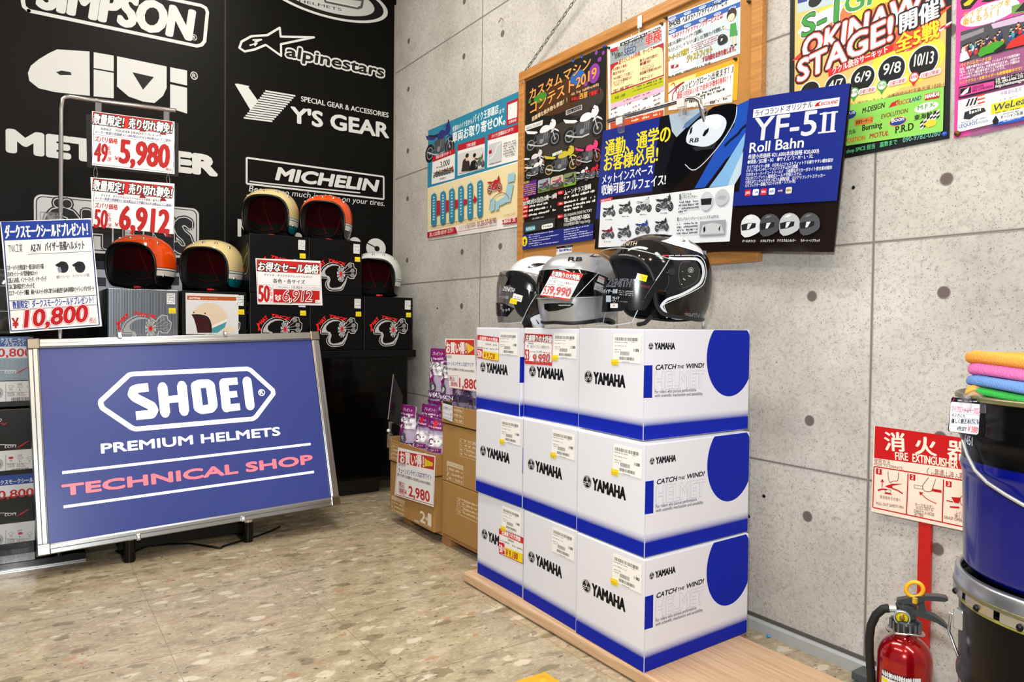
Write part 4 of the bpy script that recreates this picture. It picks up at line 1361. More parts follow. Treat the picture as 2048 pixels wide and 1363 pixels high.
for (ro, co, x, y, z, rz, label, sticker) in (
        (0, 0, 1.306, 1.310, .0385, -1.6, 'blue and white box at the near end of the bottom row', 1),
        (0, 1, 1.320, 1.597, .0385, -2.2, 'blue and white box in the middle of the bottom row', 0),
        (0, 2, 1.334, 1.886, .0385, -.4, 'blue and white box at the far end of the bottom row, 9,180 tag', 1),
        (1, 0, 1.309, 1.318, .330, -1.9, 'blue and white box at the near end of the middle row', 1),
        (1, 1, 1.322, 1.604, .330, -1.6, 'blue and white box in the centre of the nine', 1),
        (1, 2, 1.331, 1.890, .330, .6, 'blue and white box at the far end of the middle row', 1),
        (2, 0, 1.329, 1.349, .622, -3.2, 'blue and white box under the black and white helmet', 1),
        (2, 1, 1.357, 1.642, .620, 0, 'blue and white box under the silver helmet with the 9,990 tag', 1),
        (2, 2, 1.344, 1.930, .618, -1.3, 'blue and white box under the white helmet with the 9,720 tag', 0)):
    M = RZ((x, y, z), rz)
    o = tag(link('helmet_box', YM[0], None, M), label, 'box', 'blue and white helmet boxes stacked three by three')
    link('barcode_label', YM[1], o)
    if sticker: link('price_sticker', YM[2], o)['label'] = 'yellow price sticker'
    YB_[ro, co] = o
def box_tag(o, px, cr, draw, label):
    M = wm(o)
    ay = M.to_3x3() @ Y
    N = (-ay).cross(Z)
    m, k = sheet(px, M.translation+N*.0012, -ay, Z, .0008, '#f0efee', cr, inpx=False)
    draw(k)
    obj('sale_tag', m, o)['label'] = label
def tA(k):
    k.P('#cf1f22', [(56, 108), (212, 128), (211, 162), (55, 142)]); k.T('在庫限りの大特価', 70, 140, 200, 24, '#ffffff', y1=156, b=.03, sh=.1)
    k.T('YAMAHA', 112, 180, 155, 13, BK, y1=184, b=.02); k.G(168, 186, 198, 12, '#444'); k.G(55, 202, 130, 10, '#444', y1=212); k.G(145, 214, 208, 10, '#444')
    k.R('#cf1f22', 52, 272, 92, 66, y1=278); k.T('50', 55, 268, 78, 50, '#ffffff', y1=271, b=.03); k.T('%', 78, 250, 91, 24, '#fff'); k.T('OFF', 78, 270, 91, 18, '#fff')
    k.P('#f4dc1e', [(95, 222), (211, 242), (210, 298), (95, 278)]); k.T('￥9,720', 98, 272, 180, 40, '#b31f1c', y1=285, b=.04, sh=.15)
    k.L('#c02020', [(56, 108), (212, 128), (210, 300), (52, 272)], 4, True, rnd=False)
box_tag(YB_[2, 2], [(55, 107), (213, 128), (210, 301), (51, 273)], (940, 640, 3.657), tA, 'red, white and yellow sale tag reading 9,720')
def tB(k):
    k.P('#c92a26', [(402, 98), (602, 110), (601, 165), (401, 152)]); k.T('在庫限りの大特価', 406, 148, 596, 44, '#ffffff', y1=162, b=.03, sh=.12, out='#0c0c0c', ow=.1)
    k.T('YAMAHA', 422, 175, 465, 14, BK, b=.01); k.T('YF5　RBライコランド専売モデル', 414, 200, 584, 24, BK, y1=212)
    k.T('53', 402, 292, 432, 80, '#c0201e', b=.04); k.T('21,600', 485, 236, 525, 16, BK, sh=.2); k.G(440, 232, 480, 8, '#555'); k.G(532, 240, 590, 10, '#a33')
    k.R('#d33a35', 402, 318, 600, 22, y1=330); k.T('9,990', 458, 308, 580, 58, '#c4302b', y1=308, b=.03, sh=.2, out=BK, ow=.1)
    k.T('9,990', 456, 307, 578, 58, '#c4302b', y1=306, b=.03, sh=.2, out='#f4f0f0', ow=.06)
    k.L('#c92a26', [(402, 98), (602, 110), (599, 330), (399, 301)], 6, True, rnd=False)
box_tag(YB_[2, 1], [(401, 97), (603, 110), (599, 331), (399, 301)], (940, 640, 3.657), tB, 'red and white sale tag reading 9,990')
def tC(k):
    k.P('#cf1f22', [(198, 326), (362, 390), (361, 430), (198, 362)]); k.T('在庫限りの大特価', 214, 362, 340, 34, '#ffffff', y1=412, b=.03, sh=.1)
    k.T('YAMAHA', 255, 408, 296, 16, BK, y1=424, b=.02); k.G(205, 408, 265, 10, '#444', y1=432); k.G(285, 445, 355, 10, '#444', y1=474)
    k.R('#cf1f22', 197, 490, 236, 74, y1=502); k.T('50', 200, 484, 220, 52, '#fff', y1=490, b=.03); k.T('%', 221, 472, 234, 24, '#fff')
    k.P('#f4dc1e', [(238, 450), (357, 498), (355, 560), (238, 508)]); k.T('￥9,180', 240, 506, 322, 46, '#b31f1c', y1=538, b=.04, sh=.15)
    k.L('#c02020', [(198, 326), (362, 390), (356, 562), (196, 491)], 4, True, rnd=False)
box_tag(YB_[0, 2], [(197, 325), (363, 390), (357, 563), (195, 490)], (940, 960, 3.382), tC, 'red, white and yellow sale tag reading 9,180')
# ------------------------------------------------------------------ the three shielded helmets on top of the boxes
def caster(M, cz, surf):
    """lays flat artwork onto a star shaped helmet surface along the line of sight it was measured from"""
    I = M.inverted()
    c = Vector((0, 0, cz))
    def f(O, U, V, off):
        def g(u, v, w):
            p = I @ (O+U*u+V*v)-c
            e = I @ EYE-c
            d = (p-e).normalized()
            t0 = max(0, -e.dot(d)-.32)
            t, hit = t0, None
            for i in range(90):
                t = t0+.0045*i
                q = e+d*t
                if q.length <= surf(q).length: hit = t; break
            if hit is None:
                q = e+d*(-e.dot(d))
                return M @ (c+surf(q)*(1+off*8)+q.normalized()*w)
            a, b = hit-.0045, hit
            for _ in range(14):
                m_ = (a+b)/2
                q = e+d*m_
                if q.length <= surf(q).length: b = m_
                else: a = m_
            q = e+d*b
            return M @ (c+q+q.normalized()*(off+w))
        return g
    return f
def surf_of(P_, k=1):
    def s(q):
        n = q.normalized()
        ax, cz = (P_[0] if n.x > 0 else P_[1]), (P_[3] if n.z > 0 else P_[4])
        return n*(k*(abs(n.x/ax)**P_[5]+abs(n.y/P_[2])**P_[5]+abs(n.z/cz)**P_[5])**(-1/P_[5]))
    return s
def decal(M, cz, surf, crop, fin='gloss', off=.0012, fine=.008):
    m = MB()
    c = M @ Vector((0, 0, cz))
    N = (EYE-c).normalized()
    U = Z.cross(N).normalized()
    k = Ink(m, c, U, N.cross(U), crop, fin)
    k.fn = caster(M, cz, surf)(k.O, k.U, k.V, off)
    k.fine = fine
    k.step = 2e-5
    return m, k
CZ = .128
OP = [(0, 29), (25, 28), (45, 23), (57, 12), (63, -2), (63, -16), (65, -28), (72, -38), (88, -42), (130, -41.5), (180, -36)]
FULLB = [(0, -40), (40, -41), (75, -42.5), (110, -42.5), (150, -41), (180, -38)]
def shielded(M, P_, bound, shellmat, lab, trimcol='#101012', inner='#14141a'):
    t = empty('shield_helmet', M, lab, 'helmet', 'helmets on top of the blue and white boxes')
    n, rows = 96, 18
    lp = loop(bound, n)
    C_ = Vector((0, 0, CZ))
    sf = lambda a, e, k=1: C_+SP(a, e, P_)*k
    m = MB()
    m.grid([[sf(a, e+(90-e)*i/rows) for a, e in lp] for i in range(rows+1)], shellmat, True, True)
    obj('shell', m, t, local=True)
    obj('edge_trim', MB().tube([sf(a, e, 1.0) for a, e in lp], .006, mat(trimcol, .4), 8, True), t, local=True)
    m = MB()
    m.grid([[sf(a, e, f) for a, e in lp] for f in (.99, .90)]+[[sf(a, e+(90-e)*q, f) for a, e in lp] for q, f in ((.05, .85), (.15, .82))], mat(inner, .95, bump=.2, bscale=200), True, True)
    m.grid([[sf(a, e+(90-e)*(.15+.85*i/10), .82) for a, e in lp] for i in range(11)], mat('#1c1e2c', .95, bump=.2, bscale=200), True, True)
    obj('liner', m, t, local=True)
    return t
def visor(t, VP_, top, bot, amt, amb, m_, name='visor', n=30, rows=16):
    C_ = Vector((0, 0, CZ))
    g = []
    for i in range(rows+1):
        s = i/rows
        am = amt+(amb-amt)*s
        r = []
        for j in range(n+1):
            a = -am+2*am*j/n
            tp = top-(abs(a)/am)**3*6
            r.append(C_+SP(a, tp+(bot-tp)*s, VP_))
        g.append(r)
    m = MB()
    m.grid(g, m_)
    edge = g[0]+[r[-1] for r in g[1:]]+g[-1][::-1][1:]+[r[0] for r in g[::-1]][1:-1]
    m.tube(edge, .0014, mat('#c9d2d8', .1, alpha=.75), 6, True)  # pale rim colour stands in for the highlight along the visor's edge
    return obj(name, m, t, local=True)
def film(name, rough, a, col='#0a0a0d'):
    return mat(col, rough, alpha=a, coat=.3)

# black and white one
MBk = RZ((1.512, 1.492, .916), 160)
PB = (.138, .158, .128, .137, .165, 2.35)
blk = shielded(MBk, PB, OP, mat('#050506', .09, coat=.25), 'black and white shield helmet on the nearest box, its clear shield lowered')
m, k = decal(MBk, CZ, surf_of(PB), (1180, 450, 6.489), off=.0008)
LW = '#dbe3ec'
k.P('#17181a', [(1010, 590), (1150, 470), (1300, 470), (1400, 500), (1430, 590), (1400, 690), (1320, 760), (1180, 840), (1000, 930), (1010, 760)])
for q_ in ([(1165, 770), (1150, 620), (1185, 490), (1300, 478)], [(1420, 560), (1400, 690), (1320, 770), (1190, 820)]): k.S('#55575b', q_, 6)
k.O_('#9a9da2', 1305, 585, 36, 36, 6); k.O_('#c9ccd0', 1305, 585, 18, 18, 7)
for a_, b_ in (((1205, 690), (1235, 715)), ((1270, 655), (1305, 668)), ((1195, 600), (1200, 604)), ((1180, 765), (1196, 768))): k.L('#d0d2d5', [a_, b_], 8)
k.S('#3a3b3f', [(1010, 590), (1020, 700), (1000, 800), (960, 860)], 8)
k.S(LW, [(1020, 425), (1120, 438), (1340, 438), (1410, 460), (1455, 520), (1470, 610), (1455, 690), (1400, 775), (1200, 892), (1010, 960), (935, 1030), (935, 1075), (1010, 1195)], 34)
k.S('#f2f4f6', [(1020, 396), (1200, 394), (1375, 396), (1448, 428), (1492, 510), (1504, 610), (1490, 704), (1438, 796), (1220, 912), (1010, 1002), (962, 1050), (1060, 1202), (1310, 1214), (1385, 1214)], 8)
k.R('#e02020', 940, 405, 1016, 17)
for x_ in (1085, 1170): k.R('#09090a', x_, 406, x_+14, 18)
k.P('#e6e7ea', [(920, 210), (1010, 185), (1120, 165), (1140, 125), (1120, 100), (1180, 110), (1240, 150), (1290, 230), (1380, 275), (1440, 320), (1472, 388), (1380, 345), (1230, 300), (1090, 262)])
k.P('#121214', [(1165, 190), (1200, 182), (1235, 205), (1232, 222), (1185, 212)])
k.P('#e6e7ea', [(590, 102), (660, 72), (760, 44), (880, 22), (1000, 32), (1090, 66), (1150, 102), (1060, 92), (960, 72), (840, 66), (700, 84)])
k.P('#eef0f2', [(1592, 500), (1630, 560), (1640, 650), (1606, 800), (1590, 760), (1612, 640)])
k.T('ZENITH', 360, 268, 600, 50, '#cdbfae', b=.02, sh=.3)
k.T('ZENITH', 1210, 1196, 1400, 56, '#09090a', sh=.3, out='#8d9096', ow=.06)
obj('stripe_graphics', m, blk)['label'] = 'white stripes and patches'
m = MB()
for az, el, r in ((82, 9, .010), (78, -14, .006)):
    p = Vector((0, 0, CZ))+SP(az, el, PB)
    m.cyl(p*1.0, p+SP(az, el, PB).normalized()*.006, r, mat('#2c2d30', .25, .4), 20)
obj('visor_pivot', m, blk, local=True)
VB = (.178, .16, .134, .150, .33, 2.5)
visor(blk, VB, 29, -36, 80, 42, film('v', .03, .16, '#20242a'), 'clear_visor')
m, k = decal(MBk, CZ, surf_of(VB, 1.006), (1180, 450, 6.489), off=.0004)
k.P('#0b0b0e', [(195, 690), (330, 684), (600, 700), (900, 722), (860, 830), (780, 1000), (715, 1100), (505, 1108), (480, 1046), (420, 1112), (150, 1128), (168, 920)])
k.T('ZENITH', 215, 795, 520, 100, '#0b0b0e', y1=800, sh=.2, out='#8d95a0', ow=.035)
k.O_('#9a2a38', 616, 768, 17, 19, 4); k.T('YAMAHA', 640, 800, 775, 34, '#8a2a36', y1=820)
k.T('バイザー装備', 168, 880, 352, 52, '#b9c3d2', y1=880, b=.03, sh=.15)
for y_ in (855, 880, 905): k.G(375, y_, 560, 16, '#a9adb4', y1=y_+14)
k.R('#a9b8c8', 210, 996, 274, 84); k.T('YJ-17', 290, 958, 380, 32, '#d6d9de', y1=962, b=.03)
k.G(285, 982, 490, 12, '#8d9096', y1=1002); k.G(285, 1006, 360, 12, '#8d9096', y1=1010)
k.R('#e3e4e6', 266, 1072, 362, 58); k.T('M', 302, 1056, 322, 26, '#c02030', b=.04)
obj('visor_film', m, blk)['label'] = 'black printed film on the visor'
m, k = decal(MBk, CZ, surf_of(VB, 1.008), (1180, 450, 6.489), off=.0008)
k.P('#f2dc1c', [(618, 622), (750, 655), (728, 736), (597, 700)]); k.lay += 2
k.G(625, 665, 720, 14, '#d2661e', y1=690); k.G(630, 690, 720, 14, '#b58a20', y1=712)
obj('price_sticker', m, blk)['label'] = 'yellow price sticker'
m = MB()
I = Vector((0, 0, CZ))
m.tube([I+SP(60, -42, PB)*.95, I+Vector((.068, .075, -.118)), I+Vector((.075, .05, -.121)), I+Vector((.05, .01, -.121))], .006, mat('#141416', .8), 8)
obj('chin_strap', m, blk, local=True)

# silver full face one
MSv = RZ((1.468, 1.785, .914), 196) @ Matrix.Scale(.91, 4)
PS = (.155, .150, .122, .130, .190, 2.5)
slv = shielded(MSv, PS, FULLB, mat('#aeb1b4', .3, .5, coat=.35, bump=.02, bscale=900), 'silver full face helmet between the white and the black helmets')
VS = tuple(q*1.022 for q in PS[:5])+(2.5,)
C_ = Vector((0, 0, CZ))
m = MB()
m.grid([[C_+SP(-88+176*j/40, 24-(abs(j-20)/20)**3*9+(-34+(abs(j-20)/20)**3*12)*i/10, PS)*1.006 for j in range(41)] for i in range(11)], mat('#060607', .5))
obj('eye_port', m, slv, local=True)
visor(slv, VS, 23, -12, 92, 88, film('v', .04, .78, '#0b0c0f'), 'dark_visor')
m, k = decal(MSv, CZ, surf_of(PS), (970, 500, 7.57), off=.0012)
k.P('#08080a', [(895, 812), (980, 802), (1150, 800), (1335, 806), (1342, 828), (1290, 860), (1180, 890), (1080, 915), (960, 925), (905, 890)])
k.G(1115, 842, 1300, 26, '#c9ccd0', fill=1)
obj('chin_vent', m, slv)['label'] = 'black chin vent'
m, k = decal(MSv, CZ, surf_of(PS), (970, 500, 7.57), off=.0012)
k.P('#0a0a0c', [(1585, 98), (1640, 58), (1740, 45), (1865, 50), (1850, 75), (1800, 98), (1690, 104)])
k.P('#e9ecef', [(1630, 85), (1690, 58), (1745, 60), (1735, 78), (1680, 90)])
obj('top_vent', m, slv)['label'] = 'black and white top vent'
m, k = decal(MSv, CZ, surf_of(PS), (970, 500, 7.57), off=.0012)
k.T('RB', 1255, 165, 1465, 58, '#111114', y1=165, b=.06, sh=.3); k.T('Roll Bahn', 1225, 192, 1368, 18, '#222', y1=190, b=.02)
obj('lettering', m, slv)['label'] = 'black lettering and lower band'
m, k = decal(MSv, CZ, surf_of(VS, 1.006), (970, 500, 7.57), off=.001)
k.P('#e8e9ec', [(1725, 388), (1810, 425), (1795, 515), (1690, 470)]); k.T('SALE', 1720, 425, 1805, 26, '#c8202c', y1=455, b=.03)
k.P('#e8e9ec', [(1670, 490), (1790, 540), (1775, 645), (1645, 590)])
for i in range(3): k.G(1670-i*6, 545+i*28, 1780-i*4, 16, '#33353a', y1=580+i*28)
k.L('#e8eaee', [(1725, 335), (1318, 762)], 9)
obj('visor_sticker', m, slv)['label'] = 'white price stickers'
PT = para([(970+x_/7.57, 500+y_/7.57) for x_, y_ in ((1035, 300), (1485, 355), (1270, 758), (830, 686))], 2.125)
m, k = sheet([(970+x_/7.57, 500+y_/7.57) for x_, y_ in ((1035, 300), (1485, 355), (1270, 758), (830, 686))], PT[0], PT[1]-PT[0], PT[0]-PT[3], .0008, '#eeeeee', (970, 500, 7.57))
k.P('#d2312a', [(1035, 300), (1485, 355), (1425, 470), (985, 395)])
k.T('在庫限りの大特価', 1010, 385, 1425, 66, '#fff', y1=448, b=.03, out='#0c0c0c', ow=.1, sh=-.3)
k.G(1012, 430, 1095, 18, '#333', y1=440); k.T('YF5　RBライコランド専売モデル', 970, 480, 1350, 32, BK, y1=535, b=.01, sh=-.3)
k.G(960, 520, 1080, 14, '#555', y1=535); k.T('21,600', 1090, 535, 1190, 26, BK, y1=550); k.G(1210, 560, 1320, 14, '#a33', y1=580)
k.T('53', 870, 655, 950, 110, '#c4261e', y1=665, b=.03)
k.T('9,990', 965, 655, 1280, 105, '#c4302b', y1=700, b=.03, sh=-.1, out=BK, ow=.1); k.T('9,990', 961, 651, 1276, 105, '#c4302b', y1=696, b=.03, sh=-.1, out='#f4f0f0', ow=.06)
k.P('#d2312a', [(838, 670), (1286, 735), (1272, 758), (830, 686)])
obj('price_card', m, label='curled red and white price card reading 9,990 on the silver helmet visor', cat='price card')

# white one
MWt = RZ((1.492, 2.022, .914), 166) @ Matrix.Scale(.93, 4)
PW_ = (.135, .150, .125, .133, .165, 2.35)
wht = shielded(MWt, PW_, OP, mat('#e9eaee', .1, coat=.6), 'white shield helmet on the farthest box, its smoked shield lowered')
m, k = decal(MWt, CZ, surf_of(PW_), (970, 500, 7.57), off=.0010)
k.P('#0a0a0c', [(800, 565), (900, 575), (960, 640), (960, 900), (740, 985), (690, 1030), (720, 1150), (800, 1240), (620, 1240), (560, 1100), (620, 900), (700, 700)])
k.P('#0b0d12', [(720, 700), (780, 640), (840, 660), (850, 780), (790, 900), (700, 930), (690, 800)])
k.P('#e6ebf0', [(690, 1022), (760, 985), (880, 945), (905, 1190), (810, 1195), (740, 1130), (690, 1060)])
k.P('#101012', [(768, 1050), (785, 1050), (825, 1105), (808, 1118)])
k.P('#1a1812', [(645, 266), (665, 240), (725, 208), (800, 198), (915, 203), (880, 225), (800, 248), (700, 270)])
k.T('ZENITH', 400, 372, 520, 50, '#2a2b2e', y1=352, b=.02, sh=.3)
obj('side_graphics', m, wht)['label'] = 'black side pod and top vent'
VW = (.163, .155, .131, .142, .30, 2.5)
visor(wht, VW, 25, -37, 78, 42, film('v', .04, .55, '#1c1d20'), 'smoked_visor')
m, k = decal(MWt, CZ, surf_of(VW, 1.006), (970, 500, 7.57), off=.0006)
k.P('#08080a', [(372, 395), (520, 420), (700, 510), (790, 590), (740, 640), (560, 560), (420, 520), (300, 540)])
k.T('ZENITH', 262, 608, 435, 62, '#c9ccd2', y1=636, b=.03, sh=.2)
k.T('シールド装備', 205, 720, 350, 42, '#9aa4b3', y1=735, b=.02, sh=.15)
k.P('#e9eaec', [(435, 650), (575, 690), (550, 785), (412, 745)]); k.G(440, 705, 545, 18, '#555', y1=732); k.G(436, 735, 540, 18, '#555', y1=760)
k.P('#0a0a0d', [(150, 800), (250, 790), (450, 880), (340, 1005), (110, 990)])
for a, b in ((250, 830), (248, 875), (275, 908), (325, 905), (365, 895)): k.O_('#cfd4da', a, b, 14, 16, 5)
k.P('#f0d81e', [(392, 722), (492, 745), (480, 822), (370, 798)])
k.G(390, 775, 475, 14, '#d2661e', y1=795)
obj('visor_film', m, wht)['label'] = 'black film and stickers on the visor'
# ------------------------------------------------------------------ fire extinguisher, its stand and the pails
es = empty('extinguisher_sign', (1.82, .89, 0), 'red and cream sign on a red post showing how to use an extinguisher', 'sign')
m, k = sheet([(1748, 851), (1973, 884.5), (1970, 1070), (1742, 1022)], (1.835, 0, 0), WU, WV, .004, '#f3e3d0', (1460, 760, 4.008))
er = '#c40d12'
k.P(er, [(1162, 365), (2060, 488), (2060, 740), (1155, 622)])
k.T('消', 1242, 548, 1402, 136, '#f6ead8', b=.035, y1=560); k.T('火', 1486, 580, 1655, 130, '#f6ead8', b=.04, y1=596); k.T('器', 1745, 618, 1915, 136, '#f6ead8', b=.035, y1=640)
k.T('FIRE', 1326, 636, 1428, 60, '#f6ead8', b=.03, y1=644); k.T('EXTINGUISHER', 1463, 652, 1826, 64, '#f6ead8', b=.03, y1=706)
k.T('使用方法', 1156, 660, 1284, 36, '#7a2a22', y1=676); k.T('HOW TO OPERATE', 1156, 680, 1384, 20, '#7a2a22', y1=716)
k.S('#7a2a22', [(1596, 700), (1580, 730), (1592, 760)], 4)
k.T('普通・油・電気火災用', 1640, 745, 2040, 38, '#9a2a22', y1=810); k.T('ORDINARY OIL ELECTRIC', 1612, 758, 2040, 20, '#7a2a22', y1=825)
k.L(er, [(1155, 690), (1145, 1018), (2040, 1210), (2050, 830)], 9, True, rnd=False)
k.L(er, [(1428, 745), (1415, 1072)], 9); k.L(er, [(1712, 795), (1702, 1135)], 9)
for x_, y_, t in ((1170, 750, '1'), (1440, 796, '2'), (1730, 850, '3')): k.R(er, x_, y_, x_+46, 46); k.T(t, x_+(20 if t == '1' else 14), y_-6, x_+(28 if t == '1' else 32), 32, '#f6ead8', b=.03)
k.S(er, [(1186, 882), (1220, 872), (1260, 876)], 12); k.P(er, [(1244, 848), (1300, 828), (1386, 830), (1300, 845), (1310, 868), (1270, 862)]); k.S(er, [(1300, 868), (1340, 880), (1386, 908)], 10); k.P(er, [(1246, 898), (1290, 905), (1302, 918), (1236, 908)]); k.F('#7a2a22', 1246, 896, 1288, 26, 3)
k.L(er, [(1220, 858), (1222, 800)], 6); k.P(er, [(1206, 812), (1222, 790), (1238, 816)])
k.S('#7a2a22', [(1268, 728), (1270, 780), (1284, 820), (1300, 808), (1318, 806), (1346, 800), (1350, 740)], 4)
k.P(er, [(1625, 868), (1696, 880), (1696, 902), (1618, 888)]); k.F('#7a2a22', 1478, 862, 1545, 24, 3, y1=872); k.S('#7a2a22', [(1592, 780), (1560, 820), (1545, 850), (1560, 885), (1610, 890), (1630, 850), (1650, 790)], 4)
k.S(er, [(1656, 988), (1580, 950), (1526, 900)], 6); k.P(er, [(1516, 892), (1552, 900), (1526, 922)])
k.P(er, [(1775, 935), (1852, 940), (1836, 985), (1800, 980)]); k.P(er, [(1762, 1008), (1840, 1012), (1838, 1026), (1766, 1020)]); k.L(er, [(1735, 962), (1790, 974)], 8); k.S('#7a2a22', [(1900, 870), (1880, 910), (1846, 945), (1860, 1000), (1900, 990)], 4)
k.T('安全栓を引き抜く', 1204, 942, 1368, 24, '#7a2a22', y1=970); k.T('PULL OUT SAFETY PIN', 1174, 994, 1390, 22, '#7a2a22', y1=1030)
k.T('ホースをはずし', 1484, 1004, 1640, 26, '#7a2a22', y1=1030); k.T('火元に向ける', 1492, 1030, 1628, 26, '#7a2a22', y1=1050); k.T('DIRECT A HOSE', 1478, 1058, 1638, 24, '#7a2a22', y1=1088); k.T('AT FIRE', 1480, 1084, 1552, 24, '#7a2a22', y1=1096)
k.T('レバーを', 1815, 1070, 1905, 26, '#7a2a22', y1=1084); k.T('強くにぎる', 1802, 1094, 1935, 26, '#7a2a22', y1=1115); k.T('GRASP OPERATION LEVER', 1716, 1106, 2030, 24, '#7a2a22', y1=1168)
obj('sign_board', m, es)
p0, p1 = onx(1838, 1045, 1.842), onx(1863, 1045, 1.842)
obj('post', MB().box((1.839, p1.y, .012), (1.851, p0.y, p0.z+.06), mat('#c01216', .3), .001), es)
m = MB().box((1.72, p1.y-.10, 0), (1.851, p0.y+.12, .012), mat('#4c5252', .45, bump=.1), .002)
m.box((1.775, .975, .012), (1.832, 1.035, .034), mat('#4c5252', .45), .003)
obj('base_plate', m, es)
d0 = ond(1812, 1200, 1.70)
EX, EYy = d0.x, d0.y
zz = lambda py: ond(1812, py, 1.70).z
fe = empty('fire_extinguisher', (EX, EYy, .012), 'metallic red fire extinguisher with a black hose standing before the red post', 'fire extinguisher')
TM = Matrix.Translation((EX, EYy, 0))
er_ = .0515
redm = mat('#a5060c', .16, .55, coat=.7)
zs = zz(1262)
prof = [(.0001, .012), (er_*.9, .012), (er_, .02), (er_, zs-.055)]+[(er_*cos(R_(a))*.999+.0, zs-.055+.050*sin(R_(a))) for a in range(8, 66, 8)]+[(.022, zs-.002), (.022, zs+.006)]
obj('cylinder', MB().lathe(prof, redm, 48, TM), fe)
m = MB()
k = Ink(m, (EX, EYy, 0), X, Z, px=False, fin='gloss', fn=lambda u, v, w: Vector((EX, EYy, v))+Vector((cos(u/er_+A0), sin(u/er_+A0), 0))*(er_+.0016+w))
A0 = math.atan2(-EYy, -EX)
k.fine = .006
z1 = zz(1332)
k.R('#d9dadc', -.045, .03, .030, z1-.03)
k.R('#161619', -.045, z1-.014, .018, .014); k.T('ABC粉末消火器', -.042, z1-.011, .012, .009, '#e8e8ea', b=.02)
k.R('#e8d41c', -.043, z1-.024, -.030, .007)
k.R('#2a2322', -.045, .03, .030, z1-.065)
k.T('10', -.022, z1-.065, -.004, .026, '#d9dadc', b=.04); k.T('型', .002, z1-.062, .02, .02, '#d9dadc', b=.02)
obj('label_band', m, fe)['label'] = 'white and dark printed label'
m = MB().lathe([(.024, zs+.002), (.027, zs+.004), (.027, zs+.024), (.02, zs+.028), (.0001, zs+.028)], mat('#3a3d40', .3, .6), 32, TM)
for i in range(16):
    a = 2*pi*i/16
    c = Vector((EX+.0275*cos(a), EYy+.0275*sin(a), zs+.005))
    m.tube([c, c+Z*.018], .0028, mat('#7c8086', .25, .8), 6)
m.tube([(EX+.034*cos(a), EYy+.034*sin(a), zs+.003+.004*sin(2*a)) for a in [2*pi*i/24 for i in range(24)]], .0025, CHROME, 6, True)
obj('neck_collar', m, fe)
er2 = Vector((ray(1850, 1200).x, ray(1850, 1200).y, 0)).normalized()
RT = Vector((_r.x, _r.y, 0)).normalized()
TW = Vector((-EX, -EYy, 0)).normalized()
c0 = Vector((EX, EYy, 0))
def pp(px_, py_, dd=0):
    """a point on the extinguisher's own upright plane facing the room"""
    P_ = ray(px_, py_)
    t = ((c0-EYE).dot(TW))/P_.dot(TW)
    return EYE+P_*t+TW*dd
k2 = lambda x_, y_: (1700+x_/4.218, 1040+y_/4.218)
vm = mat('#33393c', .35)
m = MB().box((-.016, -.014, zs+.026), (.016, .014, zs+.058), vm, .004, Matrix.Translation((EX, EYy, 0)) @ Matrix.Rotation(math.atan2(RT.y, RT.x), 4, 'Z'))
obj('valve_body', m, fe)
g = pp(*k2(440, 795), .016)
gm = Matrix.Translation(g) @ TW.to_track_quat('Z', 'Y').to_matrix().to_4x4()
m = MB().lathe([(.0001, .004), (.011, .004), (.0115, 0), (.0115, -.006)], mat('#e3d416', .3), 28, gm)
m.lathe([(.0001, .0052), (.0055, .0052), (.0055, .004)], mat('#8a6a18', .4), 20, gm)
m.lathe([(.015, -.006), (.0155, .006), (.013, .008), (.0125, .005)], mat('#c9ced2', .15, .7), 28, gm)
m.box((.001, .004, .005), (.004, .008, .0058), mat('#d83018', .4), 0, gm)
obj('pressure_gauge', m, fe)
def lever(name, pts, dep):
    m = MB()
    q = [pp(*k2(*p), dep) for p in pts]
    m.prism(q, -TW*2*dep, vm)
    return obj(name, m, fe)
lever('carrying_handle', [(398, 690), (420, 680), (560, 745), (640, 765), (720, 800), (800, 860), (838, 915), (812, 900), (730, 850), (640, 815), (560, 800), (480, 745), (400, 715)], .010)
lever('squeeze_lever', [(393, 660), (480, 645), (560, 632), (640, 625), (740, 628), (810, 640), (828, 662), (800, 675), (720, 668), (640, 665), (575, 682), (560, 720), (540, 712), (500, 690), (430, 700), (396, 690)], .010)
lever('lever_stop', [(560, 682), (625, 668), (645, 770), (590, 765)], .006)
m = MB()
q = [pp(*k2(545+72*cos(R_(a)), 580+62*sin(R_(a))), .002) for a in range(0, 360, 15)]
m.tube(q, .0042, mat('#eeb01c', .35), 8, True)
m.box(pp(*k2(548, 660), .012)-Vector((.004, .004, .006)), pp(*k2(548, 660), .012)+Vector((.004, .004, .006)), mat('#c9a12a', .4), .001)
obj('safety_pin_ring', m, fe)
hp = [(378, 738), (330, 735), (280, 740), (220, 790), (178, 880), (165, 980), (165, 1120), (175, 1260), (182, 1400), (190, 1560), (215, 1690), (270, 1740)]
q = [pp(*k2(*p), .004) for p in hp]
for p in q: p.z = max(p.z, .03)
sm = []
for i in range(len(q)-1): sm += [q[i].lerp(q[i+1], t) for t in (0, .5)]
hose = obj('hose', MB().tube(sm[2:]+[q[-1]], .0085, mat('#0d0d0d', .6), 12), fe)
obj('hose_fitting', MB().tube([q[0]+RT*.003, q[1]], .0075, mat('#d5d7d8', .25, .6), 12), fe)

